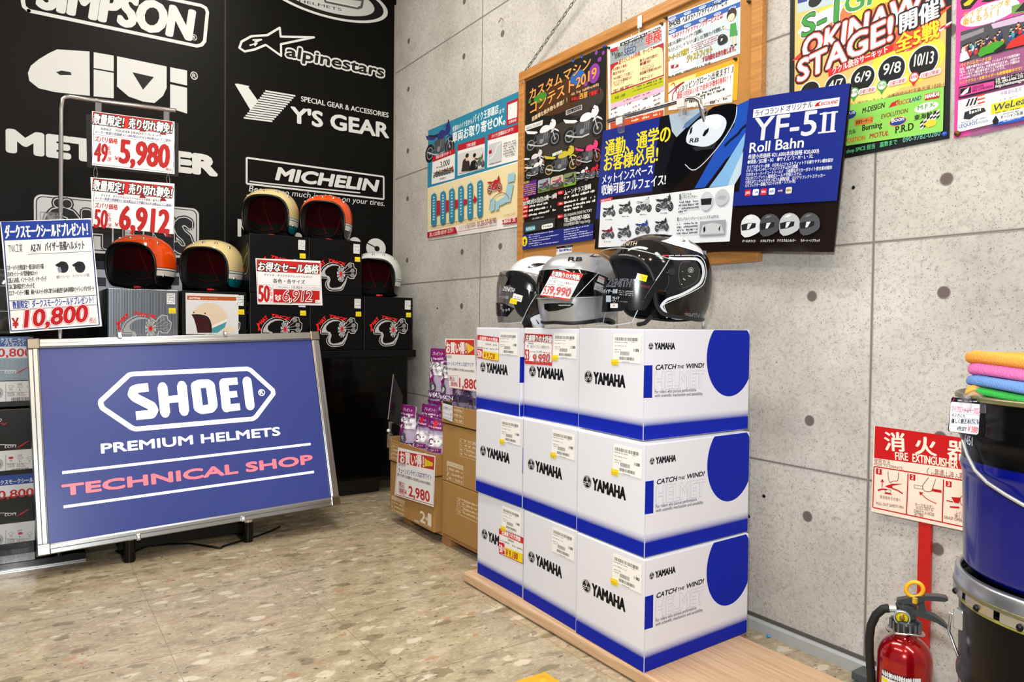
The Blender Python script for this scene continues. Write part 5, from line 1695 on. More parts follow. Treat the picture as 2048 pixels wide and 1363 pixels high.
PCx, PCy = 1.161, .345
PM = Matrix.Translation((PCx, PCy, 0))
blue = mat('#020b6e', .25, .2, coat=.35, bump=.02, bscale=15)
pb = mat('#040405', .25, spec=.2)
aP = math.atan2(-PCy, -PCx)
def pail(name, label, z0, z1, zb, R0, R1, ring):
    t = empty(name, (PCx, PCy, z0), label, 'pail', 'stacked oil pails')
    rz = lambda z: R0+(R1-R0)*(z-z0)/(z1-z0)
    m = MB()
    rib = [z0+(z1-z0)*q for q in (.60, .78)]
    prof = [(.0001, z0), (R0-.006, z0), (R0, z0+.008)]
    n = 40
    for i in range(1, n+1):
        z = z0+.008+(zb-z0-.008)*i/n
        prof.append((rz(z)+.003*sum(math.exp(-((z-c)/.008)**2) for c in rib), z))
    m.lathe(prof, blue, 72, PM)
    obj('body', m, t)
    m = MB()
    prof = []
    for i in range(21):
        z = zb+(z1-zb)*i/20
        prof.append((rz(z)+.0005+.003*sum(math.exp(-((z-c)/.008)**2) for c in rib), z))
    prof += [(R1+.004, z1-.004), (R1+.006, z1), (R1+.003, z1+.005), (R1-.003, z1+.003), (R1-.005, z1-.03)]
    m.lathe(prof, pb, 72, PM)
    m.lathe([(R1-.006, z1-.028), (.0001, z1-.028)], pb, 72, PM)
    obj('dark_shoulder', m, t)
    m = MB().tube([(PCx+(R1+.004)*cos(a), PCy+(R1+.004)*sin(a), z1+.001) for a in [2*pi*i/64 for i in range(64)]], .0042, mat('#7d7a55', .3, .6), 8, True)
    obj('rim', m, t)
    return t
zr = .828
upper = pail('oil_pail', 'upper shiny blue pail with a black shoulder and towels on its lid', .592, zr, .745, .148, .1555, False)
m = MB()
k = Ink(m, (0, 0, 0), X, Z, px=False, fin='gloss', fn=lambda u, v, w: Vector((PCx+(.1535+.0048+w)*cos(aP-.28+u/.155), PCy+(.1535+.0048+w)*sin(aP-.28+u/.155), v)))
k.fine = .02
k.O_('#dfe4ee', .215, .665, .045, .045, .008)
obj('logo_mark', m, upper)
m = MB()
k.mb = m
k.T('6451', -.130, .766, -.108, .012, '#c9cdd6', b=.02)
obj('printed_code', m, upper)
lower = pail('oil_drum', 'lower blue drum with a black shoulder and notched silver lid under the pail', .0, .568, .44, .146, .152, True)
m = MB()
N = 16
R2 = .158
m.lathe([(.150, .586), (R2-.006, .592), (R2, .588), (R2+.001, .570)], mat('#b9bcbf', .28, .9), 96, PM)
for i in range(N):
    a0 = 2*pi*i/N+.06
    m.lathe([(R2+.001, .570), (R2+.0015, .556), (R2-.001, .553)], mat('#b9bcbf', .28, .9), 8, PM, a0, a0+2*pi/N*.86)
    c = Vector((PCx+(R2+.001)*cos(a0+.16), PCy+(R2+.001)*sin(a0+.16), .558))
    m.ball(c, .0045, BLK, 6)
obj('notched_lid', m, lower)['label'] = 'silver notched lid'
m = MB().tube([(PCx+.154*cos(a), PCy+.1545*sin(a), .551) for a in [2*pi*i/64 for i in range(64)]], .0022, mat('#8d8a3a', .4), 8, True)
obj('lid_gasket', m, lower)
m = MB()
a = math.atan2(-PCy, -PCx)-1.25
c = Vector((PCx+.152*cos(a), PCy+.152*sin(a), .52))
m.box(c-Vector((.008, .008, .014)), c+Vector((.008, .008, .014)), mat('#c9ccd0', .3, .8), .003)
m.tube([c, c+Vector((.012*cos(a), .012*sin(a), .006)), c+Vector((.014*cos(a), .014*sin(a), -.02)), c+Vector((.006*cos(a)-.02*sin(a), .006*sin(a)+.02*cos(a), -.045))], .0022, CHROME, 8)
obj('handle_lug', m, lower)
m = MB()
k = Ink(m, (0, 0, 0), X, Z, px=False, fin='gloss', fn=lambda u, v, w: Vector((PCx+(.1515+w)*cos(aP-.28+u/.152), PCy+(.1515+w)*sin(aP-.28+u/.152), v)))
k.fine = .02
k.E('#d7dae6', .06, .375, .040, .040); k.E('#0a1a8a', .06, .375, .036, .036)
for a in (90, 210, 330): k.L('#d7dae6', [(.06, .375), (.06+.032*cos(R_(a)), .375+.032*sin(R_(a)))], .006)
obj('logo_mark', m, lower)
m = MB()
k.mb = m
k.T('YAMALUBE', .115, .345, .40, .06, '#d7dae6', b=.05); k.T('V', .135, .455, .20, .045, '#d7dae6', b=.05)
obj('lettering', m, lower)
m = MB()
k.mb = m
for i in range(3): k.R('#d8141c', .10, .437-.006*i, .40, .003)
obj('red_stripes', m, lower)
# bail handle of the upper pail
m = MB()
pts = [ond(1919+0, 868, 1.13)]
for x_, y_ in ((1925, 880), (1935, 910), (1950, 940), (1975, 965), (2010, 988), (2048, 1010), (2100, 1030), (2160, 1035)):
    r = ray(x_, y_)
    # where the line of sight meets a cylinder just outside the pail
    a_, b_, c_ = r.x**2+r.y**2, -2*(r.x*PCx+r.y*PCy), PCx**2+PCy**2-.162**2
    D = b_*b_-4*a_*c_
    t = (-b_-math.sqrt(D))/(2*a_) if D > 0 else -b_/(2*a_)
    pts.append(EYE+r*t)
a_ = math.atan2(pts[-1].y-PCy, pts[-1].x-PCx)
for i in range(1, 9): pts.append(Vector((PCx+.163*cos(a_+(aP+1.45-a_)*i/8), PCy+.163*sin(a_+(aP+1.45-a_)*i/8), pts[8].z+(.80-pts[8].z)*(i/8)**2)))
m.tube(pts[1:], .0024, mat('#c3c6c4', .3, .6), 8)
obj('bail_handle', m, upper)
# folded towels
TW_ = [('#3fae4c', 'green'), ('#6f95cf', 'blue'), ('#e679b4', 'pink'), ('#f6a24a', 'orange')]
def towel(cx, cy, z, w, d, h, col, rz, label, nm='folded_towel'):
    m = MB()
    rows = []
    rr = random.Random(int(z*1000))
    n = 36
    for i in range(9):
        s_ = i/8
        z_ = z+h*s_
        b = math.sqrt(max(.04, 1-abs(2*s_-1)**2.6))
        row = []
        for j in range(n):
            a = 2*pi*j/n
            c, s2 = cos(a), sin(a)
            x_ = math.copysign(abs(c)**.35, c)*w/2*(.93+.07*b)
            y_ = math.copysign(abs(s2)**.35, s2)*d/2*(.93+.07*b)
            row.append(Vector((x_, y_, z_+.0035*sin(x_*38+z*50)+.002*sin(y_*50))))
        rows.append(row)
    T_ = RZ((cx, cy, 0), rz)
    rows = [[T_ @ p for p in r] for r in rows]
    mm = mat(col, .95, spec=.05, bump=.9, bscale=420)
    m.grid(rows, mm, True, True)
    m.add(rows[-1], [list(range(n))], mm, True); m.add(rows[0], [list(range(n))[::-1]], mm, True)
    return obj(nm, m, label=label, cat='towel', group='folded microfibre towels on the pail')
zt = zr+.004
z_ = .858
m = MB()
pack_ = towel(PCx, PCy, zr-.026, .20, .17, .026, '#e8a050', -20, 'pack of rolled orange, pink, blue and green towels lowest on the pail lid', 'towel_pack')
for i, (c_, n_) in enumerate(TW_):
    zz_ = [.8305, .8410, .8545, .8710][i]; hh_ = [.011, .0145, .0175, .016][i]
    q = Vector((PCx, PCy, 0))-RT*(.030+[.0, .002, .0, .004][i])+TW*.02
    towel(q.x, q.y, zz_, .215, .18, hh_, c_, math.degrees(math.atan2(RT.y, RT.x))+[2, -1, 1, 0][i], f'folded {n_} microfibre towel in the pile on the upper pail')
for x_, y_, r_, c_ in ((1949, 788, .0115, '#f6a24a'), (1961, 788, .0115, '#e679b4'), (1971, 781, .010, '#6f95cf'), (1974, 792, .0085, '#3fae4c'), (1985, 786, .012, '#e679b4'), (1999, 789, .011, '#6f95cf'), (2012, 792, .012, '#f6a24a'), (2027, 794, .012, '#f6a24a')):
    obj('rolled_towel', MB().ball(ond(x_, y_, 1.155), r_, mat(c_, .95, spec=.05, bump=.9, bscale=420), 10, (1, 1, 1.1)), pack_)
# hand written tag on the pail edge
PG = para([(1903.5, 794), (1962.5, 798), (1957, 871.5), (1897, 862)], .935)
n_ = EYE-PG[0]
U_ = (PG[1]-PG[0])
U_ = Vector((_r.x, _r.y, 0)).normalized()*1+Vector((-TW.x, -TW.y, 0))*.12
m, k = sheet([(1904, 796), (1906, 794), (1960, 797.5), (1962.5, 800), (1957.5, 869), (1955, 871.5), (1899, 862.5), (1897, 860)], PG[0], U_, Z, .0012, '#1a1020', (1840, 700, 6.817))
k.P('#eceaf0', [(432, 700), (815, 735), (820, 760), (795, 1130), (770, 1150), (410, 1105), (395, 1080), (420, 730)])
k.P('#d02a35', [(440, 690), (470, 655), (478, 655), (455, 692)]); k.T('LAND', 515, 692, 572, 22, '#e8e8ea', y1=695, b=.04); k.G(625, 700, 776, 20, '#cfcfd4', y1=708)
k.T('マイクロファイバークロス', 428, 835, 818, 85, '#f06a9a', y1=868, b=.03)
for y0, y1 in ((850, 885), (915, 945), (985, 1015), (1030, 1065)): k.L('#555560', [(420, y0), (815, y1)], 3)
k.T('水ぶきにも', 428, 900, 612, 44, '#17171c', y1=915, b=.02); k.T('優しく磨きあげにも', 425, 990, 800, 60, '#17171c', y1=1000, b=.03)
k.T('4色SET', 498, 1090, 628, 62, '#17171c', y1=1105, b=.02); k.T('￥388', 640, 1105, 775, 85, '#e0606a', y1=1128, b=.02)
tg = obj('handwritten_tag', m, label='white handwritten tag reading 388 with a black edge clipped to the pail rim', cat='tag')
a_ = ond(1930, 797, 1.10)
dv = Vector((a_.x-PCx, a_.y-PCy, 0)).normalized()*.158
b_ = Vector((PCx+dv.x, PCy+dv.y, zr+.004))
m = MB().tube([a_-Z*.012, a_+Z*.004, (a_+b_)/2+Z*.008, b_, b_-Z*.02], .0035, CLEAR, 8)
m.box(a_-Vector((.006, .006, .014)), a_+Vector((.006, .006, .004)), CLEAR, .002)
obj('tag_clip', m, tg)['label'] = 'clear plastic clip'
m = MB()
m.box((.84, 1.206, 0), (1.142, 1.508, .006), mat('#d9a514', .55, bump=.2, var=.12, bscale=20), .002)
for i in range(5):
    for j in range(5): m.lathe([(.0001, .0105), (.010, .010), (.0145, .006), (.016, .0055)], mat('#d9a514', .55, bump=.2, var=.12, bscale=20), 20, Matrix.Translation((.84+.03+.0605*i, 1.206+.03+.0605*j, 0)))
obj('tactile_tile', m, label='yellow tactile tile with round studs lying on the floor', cat='tile')
b_ = onz(1537, 1272, .004)
obj('plastic_bit', MB().ball(b_+Z*.001, .005, mat('#2a9be0', .3), 8, (1, 1.4, .8)), label='tiny blue plastic bit on the floor beside the baseboard', cat='litter')
# ------------------------------------------------------------------ cork board, posters and hanging board on the concrete wall
def bike(k, x, y, s, body='#e8e8ea', seat='#141416', wheel='#1b1c1f', rim='#8c8f94', sl=-.2, f=1, wy=1.0, eng='#4a4c51'):
    """side view of a motorcycle, x,y between the wheels, s the wheel base in pixels"""
    q = lambda a, b: (x+f*a*s, y+f*a*s*sl-b*s*wy)
    r = .27*s
    for a in (-.5, .5):
        c = q(a, 0)
        k.E(wheel, c[0], c[1], r*.86, r*wy); k.E(rim, c[0], c[1], r*.6, r*.68*wy); k.E('#26272a', c[0], c[1], r*.5, r*.56*wy); k.E(rim, c[0], c[1], r*.16, r*.18*wy)
    k.L('#77797d', [q(-.5, 0), q(-.16, .1)], .05*s)
    k.P(eng, [q(-.24, -.04), q(.0, -.1), q(.22, -.06), q(.3, .12), q(.24, .34), q(-.08, .36), q(-.28, .28)])
    for i in range(3): k.L('#a4a7ab', [q(.02+i*.07, .06), q(.06+i*.07, .3)], .022*s)
    k.E('#8b8e93', q(-.06, .04)[0], q(-.06, .04)[1], .08*s, .08*s*wy)
    k.L('#c3c6c9', [q(.2, -.1), q(-.05, -.13), q(-.3, -.07), q(-.62, .06)], .055*s)
    k.L('#b8babd', [q(.5, 0), q(.34, .5)], .05*s); k.L('#55575a', [q(-.42, .08), q(-.26, .36)], .035*s)
    k.P(seat, [q(-.6, .5), q(-.3, .42), q(-.06, .4), q(-.06, .5), q(-.3, .5), q(-.56, .56)])
    k.P(body, [q(-.12, .36), q(-.08, .5), q(.06, .57), q(.22, .55), q(.3, .46), q(.26, .36), q(.08, .32)], sm=True)
    k.P(body, [q(-.72, .58), q(-.64, .44), q(-.34, .36), q(-.2, .38), q(-.26, .44), q(-.5, .5)])
    k.P(body, [q(.26, .42), q(.31, .62), q(.4, .74), q(.5, .68), q(.54, .52), q(.47, .4), q(.36, .36)], sm=True)
    k.P(body, [q(.32, .24), q(.48, .33), q(.68, .2), q(.63, .29), q(.5, .38), q(.36, .32)])
    k.L('#1b1b1d', [q(.2, .62), q(.3, .68), q(.38, .62)], .035*s); k.P('#2c2e33', [q(.4, .73), q(.5, .67), q(.46, .82), q(.42, .82)])
def helm(k, x, y, r, shell, vis='#26282c', f=1):
    k.P(shell, [(x-f*r*.9, y+r*.85), (x-f*r*.95, y+r*.45), (x-f*r*.95, y), (x-f*r*.86, y-r*.4), (x-f*r*.64, y-r*.72), (x-f*r*.34, y-r*.92), (x, y-r), (x+f*r*.36, y-r*.94), (x+f*r*.66, y-r*.75), (x+f*r*.88, y-r*.45), (x+f*r*.97, y-r*.05), (x+f*r*.92, y+r*.35), (x+f*r*.72, y+r*.62), (x+f*r*.3, y+r*.88), (x-f*r*.2, y+r*1.08), (x-f*r*.6, y+r*1.12)])
    k.P('#f4f6f8' if shell[1] > '8' else '#77797e', [(x-f*r*.5, y-r*.6), (x-f*r*.2, y-r*.82), (x+f*r*.2, y-r*.84), (x-f*r*.1, y-r*.62)])
    k.P(vis, [(x-f*r*.9, y-r*.05), (x-f*r*.2, y-r*.22), (x+f*r*.45, y-r*.2), (x+f*r*.4, y+r*.2), (x-f*r*.2, y+r*.42), (x-f*r*.86, y+r*.5)])
    k.P('#d9dde2', [(x-f*r*.3, y-r*.15), (x+f*r*.1, y-r*.18), (x-f*r*.2, y+r*.35), (x-f*r*.4, y+r*.38)])
cb = empty('cork_board', (1.84, 2.03, 1.115), 'framed cork notice board hung by a chain on the concrete wall', 'notice board')
y0, y1, z0, z1, fw = 1.388, 2.664, 1.117, 2.03, .04
cork = mat('#b9854a', .9, spec=.1, bump=.5, bscale=350, var=.22)
fr = woodgrain('#c98d4c', '#a86f34')
obj('cork_panel', MB().box((XR-.014, y0+.02, z0+.02), (XR-.001, y1-.02, z1-.02), cork, 0), cb)
for lo, hi in (((y0, z0), (y1, z0+fw)), ((y0, z1-fw), (y1, z1)), ((y0, z0+fw), (y0+fw, z1-fw)), ((y1-fw, z0+fw), (y1, z1-fw))):
    obj('frame_rail', MB().box((XR-.026, lo[0], lo[1]), (XR-.001, hi[0], hi[1]), fr, .003), cb)
CX = XR-.0155
def poster(name, px, X0, col, cr, label, cat='poster', group=None, fin='paper'):
    return sheet(px, (X0, 2, 0), WU, WV, .0006, col, cr, fin)
pg = 'posters pinned to the cork board'
m, k = poster('', [(1047.5, 165), (1213.5, 91), (1209, 475), (1043.5, 498.5)], CX, '#17130f', (1040, 90, 6.194), '')
for x_, y_, a, b in ((800, 700, 230, 160), (600, 1150, 420, 230)): k.E('#3b342d', x_, y_, a, b)
k.E('#4a2d14', 500, 640, 330, 200)
for c_, x_, y_, a, b in (('#8a35a8', 920, 350, 68, 120), ('#8a35a8', 985, 178, 24, 28), ('#8a35a8', 945, 95, 17, 28), ('#8a35a8', 1032, 95, 17, 26), ('#8a35a8', 815, 480, 22, 28), ('#2f62b5', 710, 400, 90, 90), ('#2f62b5', 660, 190, 16, 22), ('#2f62b5', 765, 140, 14, 22), ('#3f8a2c', 250, 650, 80, 60), ('#3f8a2c', 120, 700, 18, 22)): k.E(c_, x_, y_, a, b)
k.T('カスタムマシン', 118, 678, 872, 122, '#f3a04e', y1=268, b=.035, sh=.12, out='#140b04', ow=.06)
k.T('コンテスト2019', 128, 850, 945, 128, '#f3a04e', y1=398, b=.035, sh=.12, out='#140b04', ow=.06)
k.T('超豪華な県外勢も参加！！', 150, 942, 585, 52, '#ecd0a6', y1=700, b=.03)
k.P('#3a0f0b', [(620, 650), (1005, 545), (1005, 585), (620, 715)])
k.G(635, 630, 1000, 42, '#c9a27c', y1=500); k.T('今年は', 632, 695, 730, 44, '#e23222', y1=672, b=.03); k.T('西原', 738, 668, 835, 62, '#f2b04a', y1=640, b=.03); k.T('で開催！！', 848, 635, 1000, 50, '#e23222', y1=590, b=.03)
k.P('#e9e6e2', [(65, 1000), (285, 928), (278, 990), (62, 1062)]); k.T('SANCTUARY', 72, 1050, 270, 34, '#141414', y1=985)
k.P('#dedbd7', [(570, 812), (768, 738), (770, 795), (570, 872)]); k.P('#17171a', [(578, 815), (762, 745), (763, 790), (578, 862)]); k.T('BULL DOCK', 586, 852, 756, 30, '#b9b9bb', y1=788)
bike(k, 285, 1200, 300, '#e9e9ea', sl=-.28, wy=1.15); bike(k, 790, 1080, 350, '#ececee', sl=-.3, wy=1.15)
k.crop(1040, 300, 6.194)
bike(k, 170, 190, 200, '#d8d8da', rim='#c99a3c', sl=-.3, wy=1.2); bike(k, 195, 280, 170, '#e6e6e8', sl=-.4, wy=1.2)
bike(k, 515, 210, 300, '#c9b83a', seat='#27345c', rim='#c9a24a', sl=-.24, wy=1.1); bike(k, 850, 110, 230, '#e0407c', seat='#2a0d10', rim='#a8552c', sl=-.2, wy=1.3)
bike(k, 780, 335, 130, '#dfe3ea', sl=-.3, wy=1.2); bike(k, 905, 320, 140, '#c8242c', sl=-.3, wy=1.3)
k.P('#dfe4d8', [(410, 45), (530, 0), (530, 35), (412, 82)]); k.T('BITO', 455, 60, 520, 20, '#444', y1=38)
k.P('#5b1f86', [(35, 422), (215, 360), (213, 548), (30, 590)]); k.T('ENTRY', 50, 425, 125, 26, '#f0dd3a', y1=405, b=.03)
for i in range(6): k.G(50, 452+i*25, 205, 15, '#d9b05a', y1=420+i*24)
for x_, y_, c_, g_ in ((230, 538, '#9aa9b5', '#62803c'), (392, 502, '#c9b7a0', '#5f4a34'), (552, 462, '#7d8a5a', '#76a03c')):
    k.R(c_, x_, y_, x_+155, 160, rad=.15, y1=y_-36); k.R(g_, x_, y_, x_+155, 70, rad=.2, y1=y_-36); bike(k, x_+80, y_-70, 90, '#7a1f2a' if x_ < 300 else '#b0306a' if x_ < 500 else '#17181a', sl=-.3, wy=1.3)
RP = '#d4222a'
for x_, y_ in ((82, 612), (80, 712), (77, 764), (74, 820), (516, 532), (514, 668), (512, 826)): k.R(RP, x_-36, y_+25, x_+38, 44, rad=.5, y1=y_+12); k.G(x_-22, y_+12, x_+24, 24, '#f6e6e4', y1=y_+3)
WT = '#f0efec'
k.T('2019年3月31日(日)12時～18時', 52, 690, 470, 58, WT, y1=590, b=.03); k.G(130, 715, 360, 30, WT, y1=668); k.G(125, 768, 405, 30, WT, y1=712); k.G(122, 826, 470, 30, WT, y1=752)
k.T('ムーンテラス東崎', 565, 560, 895, 60, WT, y1=478, b=.025); k.G(560, 610, 940, 34, WT, y1=520); k.G(562, 670, 945, 32, WT, y1=590); k.G(560, 720, 945, 32, WT, y1=640); k.G(560, 765, 785, 32, WT, y1=715)
k.T('(有) OKINAWA EVENT FACTORY', 558, 832, 905, 42, WT, y1=762); k.T('TEL:(098)987-0806', 560, 898, 880, 52, WT, y1=842, b=.03); k.T('FAX(098)987-0807 http://oef.jp', 558, 945, 885, 36, WT, y1=890)
k.P('#34373a', [(55, 905), (450, 835), (448, 960), (52, 1030)]); k.G(165, 865, 310, 24, '#a9a9a9', y1=838)
k.R('#3d9ab0', 82, 1012, 204, 58, rad=.4, y1=990); k.T('NITRON', 92, 1000, 196, 34, '#e8f4f6', y1=982, b=.03); k.R('#f0f0ee', 283, 985, 424, 56, rad=.4, y1=958); k.P('#b9a61e', [(296, 940), (318, 936), (306, 972)]); k.G(325, 962, 412, 22, '#777', y1=945)
k.P('#20277c', [(28, 1058), (925, 905), (920, 1112), (20, 1238)])
k.E('#f0dc22', 71, 1130, 34, 62); k.T('！', 62, 1170, 82, 60, '#1a1a1a', b=.05)
for i in range(6): k.G(122, 1062+i*27, (430, 260, 500, 390, 280, 495)[i], 15, '#cdd2ee', y1=1062+i*27-(48, 20, 62, 40, 22, 55)[i])
for i in range(5): k.G(560, 1000+i*29, (870, 745, 850, 920, 915)[i], 17, '#cdd2ee', y1=1000+i*29-(56, 34, 50, 64, 62)[i])
obj('event_poster', m, label='black motorcycle contest poster with orange lettering at the left of the cork board', cat='poster', group=pg)
# vehicle inspection poster
m, k = poster('', [(1215, 92), (1331.5, 44.5), (1328, 252), (1218, 272)], CX, '#efefef', (1180, 0, 4.258), '')
k.P('#9aa3a8', [(170, 425), (612, 250), (614, 350), (172, 550)]); k.P('#1a1a1c', [(256, 368), (600, 226), (600, 258), (258, 394)]); k.G(270, 385, 590, 18, '#e8e8e8', y1=250)
k.P('#c02a34', [(172, 420), (235, 395), (236, 428), (174, 450)]); k.T('ライコランド', 285, 418, 455, 46, '#222c5a', y1=348, b=.02); k.T('車検', 470, 388, 606, 92, '#d23a3a', y1=335, b=.04, out='#f6f0f0', ow=.05)
k.T('安心と', 182, 478, 245, 40, '#1a1a1c', y1=452, b=.02); k.T('信頼の', 210, 500, 280, 38, '#1a1a1c', y1=474, b=.02); k.T('SEED', 290, 475, 390, 56, '#243c82', y1=442, b=.01)
k.P('#b02430', [(172, 550), (628, 362), (632, 645), (176, 808)]); k.P('#f1e4ac', [(186, 600), (215, 560), (290, 520), (580, 400), (614, 408), (622, 440), (626, 635), (182, 795)])
k.P('#ead9a0', [(240, 520), (540, 400), (540, 440), (240, 560)]); k.T('盛りだくさんの特典、サービス！', 246, 548, 540, 38, '#9a1c28', y1=425, b=.03)
for x0, y_, x1, t in ((196, 605, 318, 'お見積もり無料！'), (196, 642, 300, '電話予約OK！'), (200, 682, 360, 'WAX施工してお渡し！'), (200, 718, 355, 'オリジナル車検証入れ'), (205, 740, 285, 'プレゼント！'), (200, 788, 376, '引取り・納車ご相談下さい'), (424, 530, 580, '最大2,000円割引！'), (424, 560, 520, '重量税！'), (424, 640, 610, '商品購入特典10%OFF！'), (424, 690, 538, '代車サービス！')):
    k.T(t, x0, y_, x1, 24, '#8a2028', y1=y_-(x1-x0)*.33, b=.03)
for i in range(4): k.G(430, 580+i*14, 545, 8, '#b06a50', y1=545+i*13)
k.P('#b8bf1e', [(175, 810), (630, 650), (630, 728), (176, 885)]); k.T('料金・内訳', 214, 848, 302, 24, '#33360c', y1=815, b=.03)
for x_ in (365, 455, 540): k.G(x_, 760-(x_-365)*.33, x_+75, 18, '#33360c', y1=735-(x_-365)*.33); k.G(x_, 785-(x_-365)*.33, x_+78, 14, '#5a5e1a', y1=758-(x_-365)*.33)
k.P('#eeb9cf', [(176, 885), (630, 730), (630, 775), (176, 928)])
for i in range(4):
    for x_ in (180, 290, 365, 450, 540):
        if (i*7+x_) % 4: k.G(x_, 905+i*38-(x_-180)*.32, x_+60, 16, '#a83a50' if i % 2 == 0 else '#333', y1=880+i*38-(x_-180)*.32)
k.P('#c9502a', [(175, 1045), (628, 935), (625, 1000), (175, 1105)]); 
for x_ in (355, 445, 540): k.G(x_, 1010-(x_-355)*.25, x_+60, 22, '#f6dcc0', y1=995-(x_-355)*.25); k.G(x_, 1040-(x_-355)*.25, x_+60, 22, '#f6dcc0', y1=1025-(x_-355)*.25)
obj('inspection_poster', m, label='crowded yellow and red price poster in a sleeve, middle of the cork board', cat='poster', group=pg)
# fitting service poster
m, k = poster('', [(1336, 34), (1481, -21), (1480, 107), (1337, 155)], CX, '#eff1f3', (1180, 0, 4.258), '')
k.P('#2a5cae', [(668, 152), (1280, -85), (1280, -35), (668, 192)]); k.P('#2a5cae', [(668, 258), (1280, 12), (1280, 58), (668, 302)]); k.P('#c6d4da', [(900, 255), (1278, 105), (1276, 430), (900, 555)])
for i in range(5):
    for y_ in (178, 284):
        x_ = 676+i*128
        k.P('#e8eef6', [(x_-5, y_-i*49-8), (x_+8, y_-i*49-26), (x_+48, y_-i*49-40), (x_+58, y_-i*49-32), (x_+46, y_-i*49-14), (x_+6, y_-i*49+2)]); k.T('SHOEI', x_+5, y_-i*49-4, x_+48, 22, '#2a5cae', y1=y_-i*49-20, b=.04)
k.L('#1b1b1d', [(672, 205), (755, 168), (775, 182), (765, 205), (690, 242), (670, 240)], 4); k.T('SHOEI', 672, 234, 764, 40, '#1b1b1d', y1=198, b=.05)
k.T('ヘルメットフィッティングサービス', 786, 198, 1166, 56, '#17181a', y1=35, b=.03, sh=.1); k.T('ヘルメットフィッティングサービスとは', 692, 334, 1130, 46, '#a8283a', y1=152, b=.03, sh=.1)
k.T('お客さまに最適なヘルメットサイズを診断し', 668, 398, 960, 32, '#222', y1=270, b=.02); k.T('「もう少しきつく」や「もう少し緩く」など専用パッドを使用して', 668, 450, 1140, 32, '#222', y1=250, b=.02)
for i in range(4): k.G(862, 395+i*18, 1100, 11, '#b05a66', y1=300+i*18)
k.T('オーダーメイド感覚で', 668, 522, 842, 46, '#c9b52a', y1=450, b=.03, out='#2a2a2a', ow=.06); k.T('ジャストフィット', 826, 530, 1040, 56, '#c9b52a', y1=442, b=.03, out='#2a2a2a', ow=.06); k.T('する内装をお作り致します。', 958, 528, 1240, 42, '#b8202c', y1=428, b=.03, out='#1a1a1a', ow=.04)
k.G(668, 662, 1040, 14, '#333', y1=535)
helm(k, 735, 560, 50, '#d9dade', '#a8283a'); helm(k, 1132, 335, 45, '#22242a', '#0d0d10')
k.E('#2b2420', 1208, 122, 42, 52); k.E('#f3cfb2', 1205, 148, 30, 32); k.P('#f0f0f0', [(1150, 230), (1190, 195), (1250, 180), (1262, 260), (1240, 262), (1195, 250), (1160, 250)]); k.P('#3f9a4a', [(1196, 205), (1246, 190), (1258, 298), (1192, 312)]); k.E('#f3cfb2', 1150, 235, 14, 12); k.L('#f3cfb2', [(1208, 310), (1212, 385)], 14); k.L('#f3cfb2', [(1235, 305), (1240, 378)], 14); k.L('#2b2420', [(1200, 390), (1218, 388)], 12); k.L('#2b2420', [(1232, 382), (1250, 378)], 12)
obj('fitting_poster', m, label='white poster with blue diagonal bands and a drawn shop assistant in a green apron', cat='poster', group=pg)
# shopping loan poster
m, k = poster('', [(1336, 166), (1478, 115), (1474, 200), (1336, 218)], CX, '#f0ad22', (1180, 0, 4.258), '')
k.P('#f3f1ea', [(670, 745), (1225, 545), (1210, 870), (668, 940)]); k.P('#f5e08a', [(668, 708), (900, 628), (900, 660), (668, 745)])
k.S('#b3222c', [(665, 800), (740, 735), (800, 700), (745, 745), (708, 800), (700, 860)], 12); k.S('#b3222c', [(690, 725), (715, 708), (735, 790)], 8)
k.T('『ショッピングローン出来ます！』', 732, 790, 1218, 56, '#1b1b1d', y1=608, b=.025, sh=.08); k.T('超', 740, 840, 785, 55, '#c02430', y1=825, b=.03); k.T('10回払いまで金利手数料無料！！', 798, 818, 1200, 46, '#c02430', y1=682, b=.02, out='#f0d2d2', ow=.03)
k.G(905, 820, 1110, 26, '#222', y1=752); k.G(940, 835, 1150, 26, '#222', y1=770); k.G(845, 880, 990, 24, '#222', y1=838); k.G(975, 890, 1205, 12, '#a85a5a', y1=815); k.G(990, 900, 1170, 28, '#333', y1=850); k.G(830, 925, 960, 12, '#a85a5a', y1=895)
obj('loan_poster', m, label='white poster with a yellow border behind the chrome bar on the cork board', cat='poster', group=pg)
m, k = poster('', [(1113, 491.5), (1144.5, 488), (1142, 526), (1112, 530)], CX, '#e9e9ea', (1040, 300, 6.194), '')
k.P('#16141c', [(452, 1196), (650, 1168), (648, 1200), (452, 1225)]); k.G(480, 1212, 515, 14, '#c02430', y1=1208); k.G(560, 1200, 640, 12, '#b9b9bc', y1=1190)
k.P('#efe04a', [(455, 1295), (640, 1268), (640, 1285), (455, 1310)]); k.P('#efe04a', [(452, 1350), (640, 1335), (640, 1400), (452, 1415)])
k.G(455, 1265, 640, 38, '#2a3fa0', y1=1245); k.G(460, 1330, 635, 44, '#4a2a8a', y1=1310); k.G(500, 1370, 620, 30, '#4a2a8a', y1=1360)
obj('handwritten_tag', m, label='small handwritten tag with yellow stripes at the bottom of the cork board', cat='tag')
